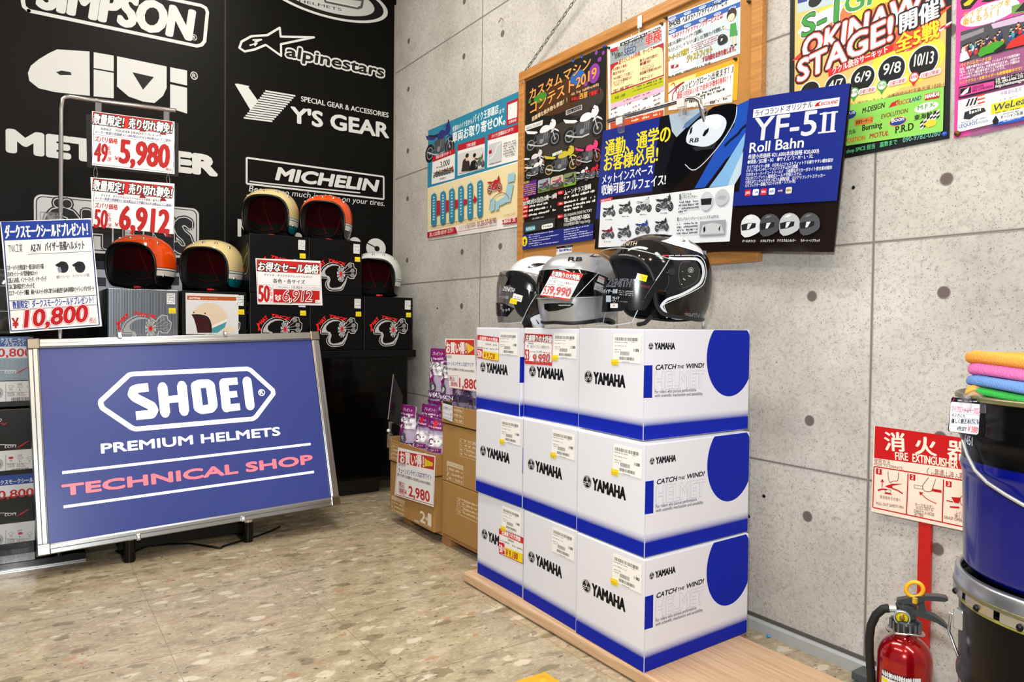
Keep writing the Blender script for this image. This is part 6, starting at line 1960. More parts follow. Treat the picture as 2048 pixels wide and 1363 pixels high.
for i, (x_, y_, c_, l_) in enumerate(((1049, 166, '#2a5ad0', 'blue push pin at the upper left corner of the contest poster'), (1210.5, 93.5, '#2a5ad0', 'blue push pin at the upper right corner of the contest poster'), (1045, 490.5, '#2a5ad0', 'blue push pin at the lower left corner of the contest poster'),
        (1218.5, 96, '#2a2a2c', 'dark pin at the upper left corner of the price poster'), (1324.5, 48, '#4a3f2a', 'brass pin at the upper right corner of the price poster'), (1333, 36.5, '#3a3328', 'dark pin at the upper left corner of the blue banded poster'), (1472, 118.5, '#2a2620', 'dark pin at the upper right corner of the yellow bordered poster'), (1218.5, 241, '#55524c', 'grey pin on the left edge of the price poster'), (1499, 4, '#4a3a1a', 'brass pin at the top right of the cork'))):
    q = onx(x_, y_, CX-.001)
    m = MB().lathe([(.0001, .012), (.0035, .011), (.004, .008), (.0028, .006), (.0055, .002), (.0055, 0)], mat(c_, .3), 14, Matrix.Translation(q) @ (-X).to_track_quat('Z', 'Y').to_matrix().to_4x4())
    obj('push_pin', m, label=l_, cat='pin', group='push pins')
# blue dealer poster on the wall
m, k = poster('', [(857, 262), (1043, 180.5), (1040, 452), (856, 480.5)], XR-.003, '#f2f0ea', (840, 160, 3.787), '')
TL = '#2c86a6'
k.P(TL, [(62, 383), (760, 81), (757, 610), (57, 818)]); k.P('#efdfae', [(57, 822), (757, 620), (755, 1030), (60, 1138)])
bike(k, 150, 530, 150, '#2c3178', '#15161c', sl=-.35, wy=1.7)
k.T('全国のバイク王から', 246, 388, 395, 36, '#eef6f8', y1=325, b=.02); k.T('バイク王那覇店', 402, 325, 595, 58, '#eef6f8', y1=245, b=.025); k.T('まで', 602, 258, 640, 32, '#eef6f8', y1=240, b=.02); k.T('車両お取り寄せOK。', 246, 472, 645, 74, '#f4f9fa', y1=328, b=.035)
k.P('#b71f2c', [(657, 172), (750, 135), (748, 318), (656, 346)]); k.P('#ecebe8', [(668, 188), (738, 160), (736, 280), (667, 302)]); k.T('在庫検索', 672, 330, 730, 20, '#f3dede', y1=310, b=.02)
for h_, w_, t, e in (([(97, 580), (268, 515), (266, 556), (96, 620)], [(95, 622), (266, 557), (263, 745), (88, 790)], '豊富な在庫でサポート', (122, 596, 236, 22, 556)), ([(287, 490), (493, 430), (492, 478), (286, 537)], [(286, 538), (492, 480), (488, 670), (286, 725)], '丁寧な接客', (352, 512, 422, 26, 490)), ([(515, 415), (748, 333), (747, 393), (515, 457)], [(515, 458), (746, 395), (743, 605), (510, 665)], 'バイク王那覇店はコチラ！', (543, 440, 708, 26, 383))):
    k.P('#b71f2c', h_); k.P('#f0efec', w_); k.T(t, e[0], e[1], e[2], e[3], '#f6ecec', y1=e[4], b=.02)
k.T('3,000', 155, 662, 226, 42, '#1b1b1d', y1=640, b=.03); k.G(125, 670, 152, 14, '#333', y1=664)
for i in range(7): bike(k, 120+i*20, 725-i*6, 26, ('#8a1f2a', '#2a2a2c', '#c9b02a')[i % 3], sl=-.3, wy=1.9)
k.G(150, 755, 205, 10, '#555', y1=740)
k.P('#d9d6d2', [(296, 560), (484, 508), (482, 664), (294, 708)]); k.P('#3a2a2e', [(318, 695), (330, 610), (355, 585), (380, 620), (385, 670), (372, 690)]); k.E('#e3bfa2', 362, 590, 12, 24); k.E('#1b1719', 362, 572, 13, 16); k.P('#17171a', [(375, 690), (392, 620), (420, 600), (450, 640), (440, 675)]); k.E('#e3bfa2', 416, 585, 11, 22); k.E('#1b1719', 418, 570, 12, 16); bike(k, 455, 640, 50, '#556a3a', sl=-.2, wy=2)
k.P('#c9cdd0', [(526, 490), (622, 462), (620, 612), (524, 640)]); k.S('#eceeef', [(530, 600), (570, 560), (590, 500), (618, 480)], 9); k.P('#b71f2c', [(528, 535), (550, 528), (550, 556), (528, 562)])
for i in range(6): k.G(634, 488+i*20, 734, 10, '#444', y1=460+i*20)
for x_, a, b in ((110, 885, 1080), (180, 868, 1068), (247, 848, 1056), (316, 828, 1044), (386, 808, 1030), (461, 786, 1014)): k.E('#e3ddc9', x_-10, a-35, 16, 24)
k.P('#b71f2c', [(110, 915), (415, 900), (415, 868), (440, 902), (415, 938), (415, 918), (110, 1035)])
for x_, a, b in ((110, 885, 1080), (180, 868, 1068), (247, 848, 1056), (316, 828, 1044), (386, 808, 1030), (461, 786, 1014)):
    k.P(TL, [(x_-21, a+5), (x_+21, a-5), (x_+21, b-5), (x_-21, b+5)]); k.E(TL, x_, a, 21, 26); k.E(TL, x_, b, 21, 26)
    for j in range(9): k.G(x_-6, a+12+(b-a-6)*j/9, x_+7, 13, '#e8f3f5', fill=1)
for p in ([(675, 712), (728, 698), (722, 765), (670, 780)], [(668, 792), (718, 780), (692, 920), (655, 930), (630, 945), (580, 960), (582, 925), (650, 880)], [(535, 905), (578, 895), (572, 985), (540, 1000)], [(580, 955), (608, 950), (606, 980), (580, 988)]): k.P('#9cc8d6', p)
k.S('#8a1d28', [(530, 985), (556, 900), (620, 855), (665, 868), (686, 905)], 5); bike(k, 572, 822, 75, '#b71f2c', '#b71f2c', '#b71f2c', '#efdfae', -.25, 1, 1.5, '#b71f2c')
k.G(86, 1118, 482, 9, '#555', y1=1040)
k.P('#b71f2c', [(62, 1152), (276, 1112), (290, 1158), (64, 1196)]); k.T('詳しくはお問い合わせください', 82, 1186, 260, 30, '#f6ecec', y1=1148, b=.02); k.T('バイクの販売相談', 302, 1136, 430, 32, '#8a1d2a', y1=1104); k.T('0120-37-8190', 442, 1112, 586, 40, '#8a1d2a', y1=1080, b=.02); k.L('#8a1d2a', [(288, 1150), (590, 1100)], 3)
k.P('#b71f2c', [(630, 1062), (745, 1038), (745, 1078), (630, 1095), (640, 1078)]); k.T('BIKE 王', 646, 1084, 734, 24, '#f6ecec', y1=1066, b=.05); k.T('バイクのことなら', 645, 1038, 730, 18, '#8a1d2a', y1=1018)
obj('dealer_poster', m, label='blue and cream dealer poster on the concrete wall left of the cork board', cat='poster', group='posters taped to the concrete wall')
# race series poster
m, k = poster('', [(1582, -150), (1907, -240), (1899, 276.5), (1577, 338)], XR-.003, '#15191b', (1540, 0, 4.031), '')
k.P('#f7c072', [(205, -560), (1445, -900), (1408, 692), (196, 935)])
for c_, x_, y_, a, b in (('#f3d23a', 700, 60, 330, 260), ('#ef7a4a', 480, 250, 190, 170), ('#f08a3a', 900, 200, 220, 170), ('#d8dc4a', 780, 330, 150, 120), ('#f3e04a', 1100, 500, 300, 200), ('#e8603a', 1120, 300, 160, 110), ('#fbe07a', 760, 720, 330, 130)): k.E(c_, x_, y_, a, b)
k.P('#b9cbd8', [(220, -40), (640, -160), (640, 0), (222, 105)]); k.P('#2c3f8a', [(222, -30), (300, -55), (300, 10), (224, 30)]); k.E('#17181a', 365, 5, 55, 50); k.P('#c02a4a', [(300, -30), (360, -50), (350, -5)])
k.P('#e23a2c', [(180, 488), (330, 340), (340, 470)]); k.P('#f0502f', [(1060, 180), (1470, 40), (1340, 160)]); k.P('#fafafa', [(220, 270), (300, 150), (480, 60), (600, 20), (560, 130), (330, 300)])
for i in range(8):
    for j in range(2): k.P('#c02430' if (i+j) % 2 else '#f4f0f0', [(1080+i*46+j*10, 420-i*26-j*22), (1126+i*46+j*10, 394-i*26-j*22), (1136+i*46+j*10, 372-i*26-j*22), (1090+i*46+j*10, 398-i*26-j*22)])
for o_, w_ in (('#f6f8f6', .10), ('#2a2c2a', .06)): k.T('S-1', 258, 305, 548, 165, '#3f9a3f', y1=168, b=.035, sh=.12, out=o_, ow=w_)
k.T('GP', 600, 118, 900, 165, '#3f9a3f', y1=0, b=.035, sh=.12, out='#f6f8f6', ow=.07)
for t, a in (('OKINAWA', (262, 478, 1400, 165, 48)), ('STAGE!', (226, 662, 985, 165, 318))):
    for o_, w_ in (('#15171a', .17), ('#e2452c', .09)): k.T(t, a[0], a[1], a[2], a[3], '#eeeef4', y1=a[4], b=.045, sh=.14, out=o_, ow=w_)
k.T('開催', 1050, 255, 1362, 140, '#f2f2f6', y1=128, b=.04, sh=.06, out='#141619', ow=.13)
k.T('全5戦', 1018, 415, 1365, 125, '#f2e030', y1=285, b=.04, sh=.06, out='#e03a24', ow=.08)
k.P('#d8222a', [(470, 562), (995, 355), (992, 410), (474, 618)]); k.T('ククル読谷サーキット', 506, 596, 952, 52, '#fbf3f3', y1=418, b=.025)
for x_, y_, r, t in ((322, 738, 82, ''), (530, 690, 92, '4/7'), (748, 632, 104, '6/9'), (982, 566, 116, '9/8'), (1240, 492, 126, '10/13')):
    k.E('#eceef2', x_, y_, r, r*1.02); k.E('#121416', x_, y_, r*.92, r*.94)
    if t: k.T(t, x_-r*.62, y_+r*.36, x_+r*.6, r*.75, '#eceef2', y1=y_+r*.14, b=.02)
for x_, y_, c_, t in ((680, 748, '#3aa04a', '第3戦'), (906, 690, '#3aa04a', '第4戦'), (1164, 625, '#d0242c', '最終戦')): k.P(c_, [(x_-36, y_+8), (x_+36, y_-8), (x_-4, y_+75)]); k.E(c_, x_, y_, 40, 42); k.E('#f4f4f2', x_, y_, 32, 32); k.T(t, x_-28, y_+12, x_+28, 24, c_, y1=y_+2, b=.02)
for x_, y_, x1, y1_ in ((714, 768, 858, 738), (955, 702, 1105, 665), (1212, 638, 1382, 592)): k.R('#f2f2f4', x_, y_, x1, 46, rad=.4, y1=y1_); k.T('日曜日開催!', x_+12, y_-8, x1-12, 30, '#c02430', y1=y1_-5, b=.02, sh=.15)
k.T('沖縄県読谷村字高志保 1020-1', 946, 796, 1404, 30, '#2a2620', y1=690); k.T('ククル読谷サーキット', 620, 868, 915, 28, '#2a2620', y1=805)
k.P('#8fd45c', [(196, 938), (1406, 698), (1398, 1050), (1388, 1062), (196, 1238)])
SP_ = [('M-DESIGN', 748, 915, 925, 42, '#17181a', 868), ('RICO', 1030, 852, 1130, 34, '#c2242c', 828), ('LAND', 1130, 828, 1220, 34, '#24408a', 805), ('EVOLUTION', 900, 958, 1112, 34, '#7a4a24', 908), ('東海輪業', 1166, 972, 1365, 42, '#1b1b1b', 928), ('Burning', 748, 1055, 906, 44, '#141414', 1025), ('P.R.D', 1016, 1076, 1160, 56, '#141414', 1046), ('MOTUL', 806, 1118, 960, 38, '#b31f2a', 1090), ('POSITION', 612, 1156, 770, 34, '#d06a24', 1126), ('ミカル', 612, 1090, 695, 34, '#17181a', 1072)]
for t, x_, y_, x1, h_, c_, y1_ in SP_: k.T(t, x_, y_, x1, h_, c_, y1=y1_, b=.035, sh=.12 if t[0] in 'MRLE' else 0)
k.P('#c2242c', [(960, 870), (985, 830), (1055, 798), (1020, 830), (1025, 850)]); k.P('#b31f2a', [(1252, 762), (1370, 735), (1370, 790), (1252, 812)]); k.T('NANKAI', 1258, 798, 1365, 32, '#f4f4f4', y1=772, b=.05)
k.E('#f2f4f2', 1265, 866, 96, 38); k.T('M.F.K', 1195, 890, 1335, 34, '#4aa03a', y1=858, b=.04); k.E('#e8b05a', 1035, 980, 74, 38); k.E('#24408a', 1035, 980, 66, 32); k.T('Boon', 985, 990, 1085, 34, '#f0e8dc', y1=970, b=.03)
k.P('#e0883a', [(690, 966), (838, 938), (834, 990), (686, 1018)]); k.T('良栄モーターズ', 698, 1004, 830, 30, '#1a1a1a', y1=978, b=.03); k.E('#22348a', 655, 925, 44, 32); k.T('RUS', 620, 928, 690, 20, '#e8eaf4', y1=915, b=.03)
for i in range(6):
    for j in range(4): k.P('#1a1a1a' if (i+j) % 2 else '#f0f0e8', [(1215+i*26, 1050-i*18-j*18+j*3), (1241+i*26, 1032-i*18-j*18+j*3), (1243+i*26, 1014-i*18-j*18+j*3), (1217+i*26, 1032-i*18-j*18+j*3)])
k.P('#d9cc3a', [(1240, 1000), (1300, 962), (1350, 975), (1340, 1010), (1280, 1030)])
k.T('m shop SPICE 担当　嘉数まで', 590, 1242, 1030, 36, '#5fcf8a', y1=1160, b=.01); k.T('090-9782-0260', 1076, 1150, 1378, 40, '#79c9b0', y1=1092)
obj('race_poster', m, label='colourful race series poster with big red and white lettering on the concrete wall', cat='poster', group='posters taped to the concrete wall')
q = onx(1889, 268, XR-.003)
obj('push_pin', MB().ball(q, .006, mat('#2a5ad0', .3), 8), label='blue pin at the lower right corner of the race series poster', cat='pin', group='push pins')
# pink gymkhana poster
m, k = poster('', [(1917, -180), (2240, -300), (2236, 205), (1907.5, 277)], XR-.003, '#d6479c', (1900, 0, 4.866), '')
k.P('#9a5a86', [(130, 300), (1600, -100), (1600, 1000), (200, 1330)])
k.P('#1b1208', [(100, 20), (150, -60), (320, -60), (200, 85), (120, 95)]); k.P('#e8c21e', [(130, 40), (180, 0), (250, -20), (190, 50), (140, 60)]); k.P('#1b1208', [(300, 20), (380, -40), (480, -60), (440, 20)])
k.E('#d6479c', 380, 130, 300, 110); k.E('#f6f1f4', 380, 128, 285, 98); k.P('#f6f1f4', [(370, 190), (440, 170), (432, 232)])
k.T('ライディングを', 128, 175, 585, 52, '#e8a81e', y1=42, b=.04, out='#b84a1a', ow=.03); k.T('楽しもう！！', 122, 248, 470, 62, '#e8a81e', y1=148, b=.04, out='#b84a1a', ow=.03)
k.P('#6f9a4a', [(600, 60), (900, -30), (900, 90), (600, 140)]); k.P('#22242a', [(630, 120), (720, 20), (800, 0), (760, 100)])
k.P('#4a4a52', [(105, 312), (760, 120), (760, 440), (98, 612)]); k.P('#8a8a92', [(105, 350), (330, 270), (330, 310), (105, 400)]); k.P('#c9b3d0', [(400, 235), (760, 130), (760, 200), (420, 280)])
rr = random.Random(4)
for i in range(60):
    u = rr.random(); v = rr.random()
    x_ = 130+600*u; y_ = 520-170*u-140*v*(.4+.6*u)
    k.E(rr.choice(('#2c4a8a', '#d8d8dc', '#c2303a', '#1b1d22', '#3a9aa8', '#e07a2a', '#22305a', '#5a2a3a')), x_, y_+22, 20, 30); k.E('#dcb496', x_, y_-8, 11, 14); k.E('#17130f', x_, y_-18, 12, 9)
k.P('#3fa02a', [(275, 530), (310, 470), (380, 440), (440, 410), (525, 400), (528, 440), (470, 500), (360, 530), (300, 560)]); k.P('#17181a', [(430, 500), (540, 420), (550, 470), (450, 520)]); k.P('#d22a24', [(545, 480), (600, 400), (720, 330), (760, 350), (760, 430), (600, 470)]); k.P('#e8e8ec', [(100, 600), (110, 520), (170, 500), (200, 570), (120, 605)])
k.T('バイクジムカーナとは', 106, 655, 408, 34, '#f0c81e', y1=582, b=.03)
for i, t in enumerate(('日頃、通勤や通学などに使用しているバイクで出場可能!!', '「走る、止まる、曲がる」の基本操作をはじめ、小回りや', 'Uターンなど一般公道を走るうえで必要なバイク操作の', 'レベルUPにつながるモータースポーツです。')): k.T(t, 102, 690+i*30, (685, 685, 682, 545)[i], 24, '#f6eef4', y1=690+i*30-(145, 140, 140, 108)[i], b=.02)
k.T('シニアクラス・女性ライダーも絶賛募集中です！', 100, 824, 706, 30, '#f0c81e', y1=680, b=.03)
k.P('#150f14', [(94, 850), (760, 690), (760, 790), (92, 962)]); k.P('#e04a9c', [(102, 862), (436, 790), (436, 862), (100, 945)]); k.P('#150f14', [(108, 870), (212, 846), (212, 905), (106, 935)]); k.P('#f0eef0', [(108, 930), (150, 880), (196, 848), (180, 900), (140, 925)])
k.T('OKINAWA', 224, 872, 335, 26, '#5a1038', y1=845, b=.03); k.T('BIKE GYMKHANA', 226, 900, 424, 26, '#5a1038', y1=852, b=.03); k.T('主催 沖縄バイク・ジムカーナ', 450, 792, 760, 24, '#f2eef2', y1=718, b=.02); k.T('TEL.090-6406-235', 450, 824, 720, 26, '#f2eef2', y1=758, b=.03); k.T('http://okinawagym', 450, 858, 740, 30, '#f2eef2', y1=788, b=.03, sh=.1)
k.P('#eef0f2', [(88, 982), (760, 822), (760, 1125), (80, 1290)]); k.L('#c9ccd0', [(405, 905), (400, 1212)], 3); k.L('#c9ccd0', [(86, 1085), (405, 1010)], 2); k.L('#c9ccd0', [(84, 1188), (402, 1114)], 2)
for i in range(3): k.P('#17181a', [(160+i*36, 1042-i*8), (190+i*36, 968-i*8), (208+i*36, 964-i*8), (180+i*36, 1036-i*8)]); k.P('#e0442a', [(258-i*6+20, 1020-i*36), (345, 1000-i*36), (352, 984-i*36), (282-i*6, 1002-i*36)])
k.G(150, 1062, 325, 10, '#a86a5a', y1=1025); k.P('#2a2c2e', [(140, 1160), (150, 1095), (230, 1065), (340, 1050), (360, 1085), (260, 1125), (200, 1165)]); k.G(165, 1125, 310, 36, '#d9dcde', y1=1085)
k.T('LEQUIOS', 95, 1252, 275, 34, '#2a62a0', y1=1208, b=.02); k.T('mobile', 282, 1210, 378, 34, '#6a8ab0', y1=1188); k.G(118, 1205, 360, 12, '#7a7a80', y1=1150)
k.T('仲真歯科医院', 500, 932, 705, 38, '#a08ab8', y1=885); k.G(495, 985, 660, 16, '#a0a0a8', y1=945); k.P('#dcd428', [(408, 1016), (760, 935), (760, 1040), (408, 1118)]); k.T('WeLea', 425, 1090, 740, 62, '#27345c', y1=1010, b=.02, sh=.2); k.G(450, 1108, 690, 12, '#5a5a2a', y1=1060)
k.T('オーシャン石油', 500, 1160, 715, 32, '#1b1b1f', y1=1112, b=.02); k.G(505, 1122, 690, 10, '#555', y1=1082); k.P('#1f5ac0', [(402, 1222), (540, 1170), (760, 1130), (760, 1165), (402, 1232)]); k.T('TEL.098-917-1117', 520, 1192, 700, 18, '#e8eef8', y1=1152, b=.02); k.P('#1a1c22', [(420, 1180), (455, 1125), (485, 1175), (470, 1215), (430, 1218)])
obj('gymkhana_poster', m, label='pink and purple motorcycle poster at the far right of the concrete wall', cat='poster', group='posters taped to the concrete wall')
q = onx(1915.5, 267, XR-.004)
obj('push_pin', MB().lathe([(.0001, .006), (.006, .005), (.0075, 0)], mat('#6a4a1c', .35, .6), 16, Matrix.Translation(q) @ (-X).to_track_quat('Z', 'Y').to_matrix().to_4x4()), label='brass thumb tack at the lower left corner of the pink poster', cat='pin', group='push pins')
# chain, wall hook and white hook
a, b = onx(1052, 140, XR-.022), onx(1165, -22, XR-.03)
m = MB()
n = 19
d_ = (b-a).normalized()
for i in range(n):
    c = a.lerp(b, (i+.5)/n)
    L_ = (b-a).length/n*.68
    s_ = d_.cross(X).normalized() if i % 2 else (d_.cross(X).normalized()*.35+X*.95).normalized()
    m.tube([c+d_*(L_*cos(t)*1.0)+s_*(.0062*sin(t)) for t in [2*pi*j/14 for j in range(14)]], .0017, mat('#8b948c', .35, .7), 6, True)
m.tube([a+d_*.004, a-d_*.012, a-d_*.02+Z*-.006, a+Vector((.006, 0, -.03))], .002, CHROME, 6)
obj('hanging_chain', m, label='thin steel chain slanting up from the corner of the cork board', cat='chain')
q = onx(1005, 40, XR-.004)
m = MB().tube([q+Vector((.006, 0, .004)), q+Vector((-.012, 0, .006)), q+Vector((-.016, -.006, 0)), q+Vector((-.016, -.004, -.008)), q+Vector((-.014, .010, -.010))], .0018, mat('#a5823c', .3, .8), 8)
m.tube([q+Vector((-.012, -.012, .0)), q+Vector((-.004, -.014, -.085))], .0006, mat('#8d877c', .6), 5)
obj('screw_hook', m, label='small brass screw hook in the concrete above the blue poster', cat='hook')
q = onx(1280, 38, XR-.028)
m = MB().box(q+Vector((-.004, -.010, -.032)), q+Vector((.002, .010, .012)), mat('#f0f0ec', .4), .003)
h_ = q+Vector((-.003, 0, -.028))
m.tube([h_, h_+Z*-.022, h_+Vector((-.006, .004, -.032)), h_+Vector((-.008, .018, -.036)), h_+Vector((-.006, .03, -.028)), h_+Vector((-.004, .034, -.018))], .0016, CHROME, 6)
obj('white_hook', m, label='white adhesive hook hanging on the upper frame of the cork board', cat='hook')
# the big helmet board hung from a chrome arm
YQ = [(1206, 262), (1703, 167), (1667, 504), (1189, 498)]
PY = para(YQ, 2.70)
YU, YV = PY[1]-PY[0], PY[0]-PY[3]
m, k = sheet(YQ, PY[0], YU, YV, .004, '#1b1311', (1180, 170, 3.785), 'gloss')
NVY = '#212f86'
k.P(NVY, [(98, 348), (530, 240), (520, 420), (470, 805), (130, 845), (72, 1010), (42, 1014)])
k.P('#15161c', [(530, 240), (640, 215), (640, 770), (470, 806)])
k.P('#a9bccf', [(598, 224), (760, 190), (880, 165), (720, 330), (655, 395), (620, 350)]); k.P('#5d7ea8', [(700, 330), (720, 290), (860, 180), (900, 170), (740, 320)])
k.P('#0b0c11', [(648, 410), (720, 340), (900, 190), (960, 158), (1080, 140), (1118, 175), (1090, 300), (980, 440), (860, 560), (640, 772), (545, 802), (600, 560)], sm=True)
k.P('#2450b4', [(1118, 150), (1212, 108), (1190, 400), (1140, 470), (1030, 560), (870, 775), (790, 782), (960, 480), (1090, 310)]); k.P('#7fb2e0', [(1190, 340), (1175, 420), (1140, 560), (1040, 760), (900, 775), (1000, 640), (1120, 450)]); k.P('#bcd2e2', [(1160, 500), (1150, 660), (1090, 760), (1040, 765), (1110, 600)]); k.S('#14203f', [(1020, 462), (1060, 420), (1120, 370), (1150, 330), (1190, 300)], 22)
k.S('#c9d6e2', [(720, 600), (800, 640), (960, 480), (1090, 280), (1112, 160)], 7)
k.P('#d3dee9', [(730, 430), (745, 350), (800, 280), (880, 235), (970, 222), (1025, 255), (1030, 310), (990, 390), (930, 445), (870, 466), (790, 458)], sm=True); k.P('#f0f4f8', [(850, 250), (960, 232), (1000, 270), (960, 330), (880, 300)], sm=True)
k.P('#16181d', [(850, 385), (868, 345), (902, 322), (895, 355), (868, 388)]); k.P('#16181d', [(752, 380), (760, 330), (778, 312), (770, 360)]); k.P('#2a2c30', [(770, 470), (880, 470), (960, 430), (940, 480), (800, 500)])
k.T('RB', 752, 436, 820, 30, '#16181d', y1=430, b=.05, sh=.2)
for t, a in (('通勤、通学の', (115, 532, 606, 112, 418)), ('お客様必見!', (106, 646, 512, 108, 570))): k.T(t, a[0], a[1], a[2], a[3], '#ecd92c', y1=a[4], b=.035)
k.T('メットインスペース', 92, 746, 476, 62, '#eef0f6', y1=668, b=.03); k.T('収納可能フルフェイス!', 88, 828, 572, 72, '#eef0f6', y1=748, b=.03)
k.P('#e4e9ee', [(84, 880), (1094, 755), (1058, 1182), (64, 1228)])
k.P('#c0222c', [(76, 866), (172, 846), (168, 872), (76, 890)]); k.T('対応モデル', 84, 886, 160, 18, '#f6e8e8', y1=870, b=.02)
for i, (x_, y_, s_, c_) in enumerate(((145, 975, 66, '#2a2a2e'), (270, 950, 70, '#2a2a2e'), (408, 935, 82, '#c9ccd0'), (566, 925, 92, '#3a3a3e'), (138, 1140, 66, '#8a1f2a'), (264, 1130, 70, '#3a3a3e'), (402, 1100, 76, '#2a3f8a'), (548, 1080, 72, '#2a2a2e'))):
    bike(k, x_, y_, s_, c_, sl=-.08, wy=1.3); 
    if i < 6: k.G(x_-28, y_+48, x_+24, 8, '#444')
k.L('#17181a', [(688, 868), (688, 825)], 11); k.T('フロント＆', 700, 840, 772, 20, '#1b1b1d', y1=832, b=.02); k.T('リアリフレクター', 698, 864, 818, 20, '#1b1b1d', y1=852, b=.02)
for i in range(4): k.G(676, 897+i*24, (826, 826, 830, 738)[i], 15, '#333', y1=884+i*24)
k.L('#17181a', [(672, 1030), (672, 1002)], 9); k.T('デュアルベンチレーションシステム(DV.S)', 684, 1026, 978, 22, '#1b1b1d', y1=1002, b=.015)
for i in range(4): k.G(664, 1060+i*24, 822, 15, '#333', y1=1050+i*24)
k.E('#c9ced4', 888, 878, 48, 72); k.P('#26282c', [(846, 862), (930, 855), (924, 905), (850, 910)]); k.E('#bfc4ca', 1005, 850, 52, 62); k.E('#a9aeb4', 1005, 852, 34, 18)
k.R('#9ea3a8', 834, 1142, 1030, 108, y1=1132); k.P('#c6cace', [(842, 1130), (860, 1060), (930, 1042), (1000, 1055), (1022, 1122)]); k.P('#1b1c1f', [(868, 1120), (864, 1085), (878, 1065), (882, 1100)]); k.P('#1b1c1f', [(985, 1110), (980, 1085), (996, 1058), (990, 1098)])
k.P(NVY, [(1212, 105), (1978, -14), (1876, 876), (1086, 916), (1098, 812), (1136, 806)])
k.P('#eef0f4', [(1246, 186), (1899, 94), (1891, 160), (1240, 250)]); k.T('ライコランド オリジナル', 1256, 238, 1692, 42, '#28325e', y1=168, b=.02); k.T('RICOLAND', 1755, 158, 1882, 24, '#b0222c', y1=138, b=.04, sh=.15); k.P('#c0222c', [(1706, 165), (1722, 140), (1762, 122), (1740, 145), (1748, 160)])
k.T('YF-5', 1240, 424, 1712, 166, '#d9dde3', y1=376, b=.025)
for x_ in (1768, 1834): k.P('#d9dde3', [(x_+4, 208-(x_-1768)*.1), (x_+34, 206-(x_-1768)*.1), (x_+22, 362-(x_-1768)*.1), (x_-8, 364-(x_-1768)*.1)])
k.P('#d9dde3', [(1748, 216), (1886, 198), (1884, 210), (1747, 228)]); k.P('#d9dde3', [(1734, 358), (1868, 344), (1867, 356), (1733, 370)]); k.T('Roll Bahn', 1214, 514, 1622, 72, '#e3e6ea', y1=472, b=.03)
for t, a in (('希望小売価格 ¥21,600(本体価格 ¥20,000)', (1204, 560, 1740, 32, 514)), ('●規格／JIS2種・SG　●サイズ／S・M・L・XL', (1200, 598, 1696, 30, 552)), ('○リアスポイラー装備　○日本人にジャストフィットする被りやすい帽体設計', (1197, 635, 1848, 24, 580)), ('○デュアルベンチレーションシステムDV.S搭載', (1192, 662, 1580, 24, 628)), ('○UVカット・ハードコートシールド　○強靭なポリカーボネイト複合素材帽体', (1190, 690, 1840, 24, 636)), ('○S.S.H.ワンプッシュ着脱式シールド交換システム', (1187, 718, 1608, 24, 682)), ('○洗えるワンタッチボタン式フル着脱内装　○リアリフレクトステッカー', (1185, 747, 1788, 24, 695)), ('○リフレクター装備(フロント2ヶ所・リア3ヶ所)', (1183, 775, 1562, 24, 738))):
    k.T(t, a[0], a[1], a[2], a[3], '#e3e6f0', y1=a[4], b=.02)
for x_, c_, t in ((1178, '#d02a30', 'JIS'), (1238, '#e3e9f2', ''), (1298, '#d8343c', ''), (1360, '#e3ebf4', 'AIR'), (1424, '#3a2f7a', ''), (1488, '#ecdcc4', '')):
    k.R(c_, x_, 842-(x_-1178)*.06, x_+46, 48, rad=.2); 
    if t: k.T(t, x_+6, 826-(x_-1178)*.06, x_+40, 18, '#f6f0f0' if t == 'JIS' else '#2a6ab0', b=.04)
    else: k.G(x_+8, 826-(x_-1178)*.06, x_+40, 20, '#2a6ab0' if x_ == 1238 else '#f0d8d8' if x_ == 1298 else '#d8d0f0' if x_ == 1424 else '#8a6a3a')
for x_, y_, c_ in ((1228, 1062, '#d9dde2'), (1370, 1056, '#4a4b50'), (1520, 1050, '#b6babf'), (1672, 1048, '#515257')): helm(k, x_, y_, 82, c_)
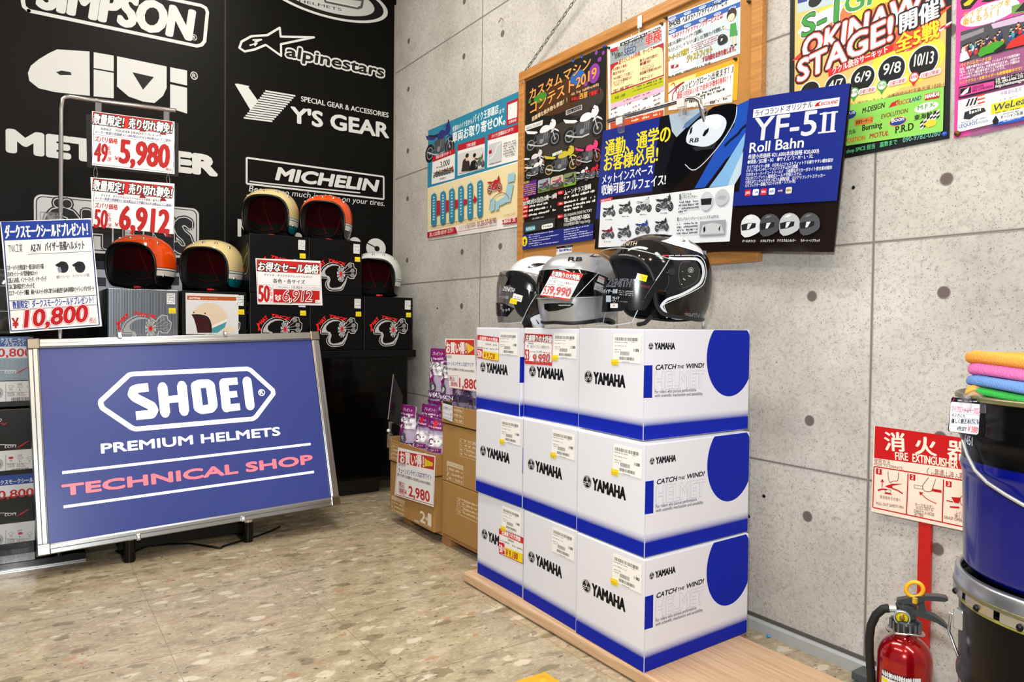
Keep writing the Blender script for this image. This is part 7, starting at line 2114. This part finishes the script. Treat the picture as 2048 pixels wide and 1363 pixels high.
for t, x0, y_, x1 in (('パールホワイト', 1160, 1190, 1263), ('メタルブラック', 1298, 1188, 1404), ('クリスタルシルバー', 1425, 1186, 1568), ('ラバートーンブラック', 1603, 1186, 1748)): k.T(t, x0, y_, x1, 20, '#e8e8ea', b=.02)
obj('helmet_board', m, label='wide navy and black helmet advertising board hung over the cork board by clips', cat='board')
PN = YU.cross(YV).normalized()
kk = Ink(MB(), PY[0]+PN*.010, YU, YV)
w3 = lambda x_, y_: kk.O+kk.U*kk.uv(x_, y_)[0]+kk.V*kk.uv(x_, y_)[1]
st = empty('display_stand', (XR-.028, w3(1404, 230).y, 0), 'chrome stand arm with clear clips holding the navy board, its post behind it', 'stand')
m = MB()
e = w3(1404, 222); e2 = Vector((XR-.040, e.y, e.z-.05))
m.tube([w3(1217, 242), w3(1300, 218.5), w3(1376, 197), w3(1390, 196), w3(1400, 203), e, e2, Vector((XR-.040, e.y, .03))], .0075, CHROME, 12)
obj('arm_post', m, st)
obj('foot_plate', MB().box((XR-.065, e.y-.05, .0), (XR-.021, e.y+.05, .03), CHROME, .003), st)
for x_, y_ in ((1243, 240), (1366, 205)):
    q = w3(x_, y_)
    m = MB().box(q+Vector((-.010, -.012, -.045)), q+Vector((.008, .012, .014)), CLEAR, .003)
    m.box(q+Vector((-.014, -.016, -.018)), q+Vector((-.008, .016, .008)), mat('#d9dcda', .25), .002)
    obj('board_clip', m, st)
# helmet wrapped in film at the far left
MK = RZ((-.085, 3.55, ony(40, 672, AY).z+.001), -95)
bl = shielded(MK, PS, FULLB, mat('#0a0a0b', .12, coat=.6), 'black full face helmet wrapped in film behind the big white card at the left')
bl['group'] = 'wrapped helmet'
visor(bl, VS, 23, -12, 92, 88, film('v', .05, .7, '#15161a'), 'dark_visor')
obj('wrapping_film', MB().grid([[Vector((0, 0, CZ))+SP(a, e, PS)*(1.05+.012*sin(a*.35+e)+.01*sin(e*.6)) for a in range(-180, 180, 6)] for e in range(-40, 92, 6)], mat('#e9edf0', .05, alpha=.05), True, True), bl, local=True)
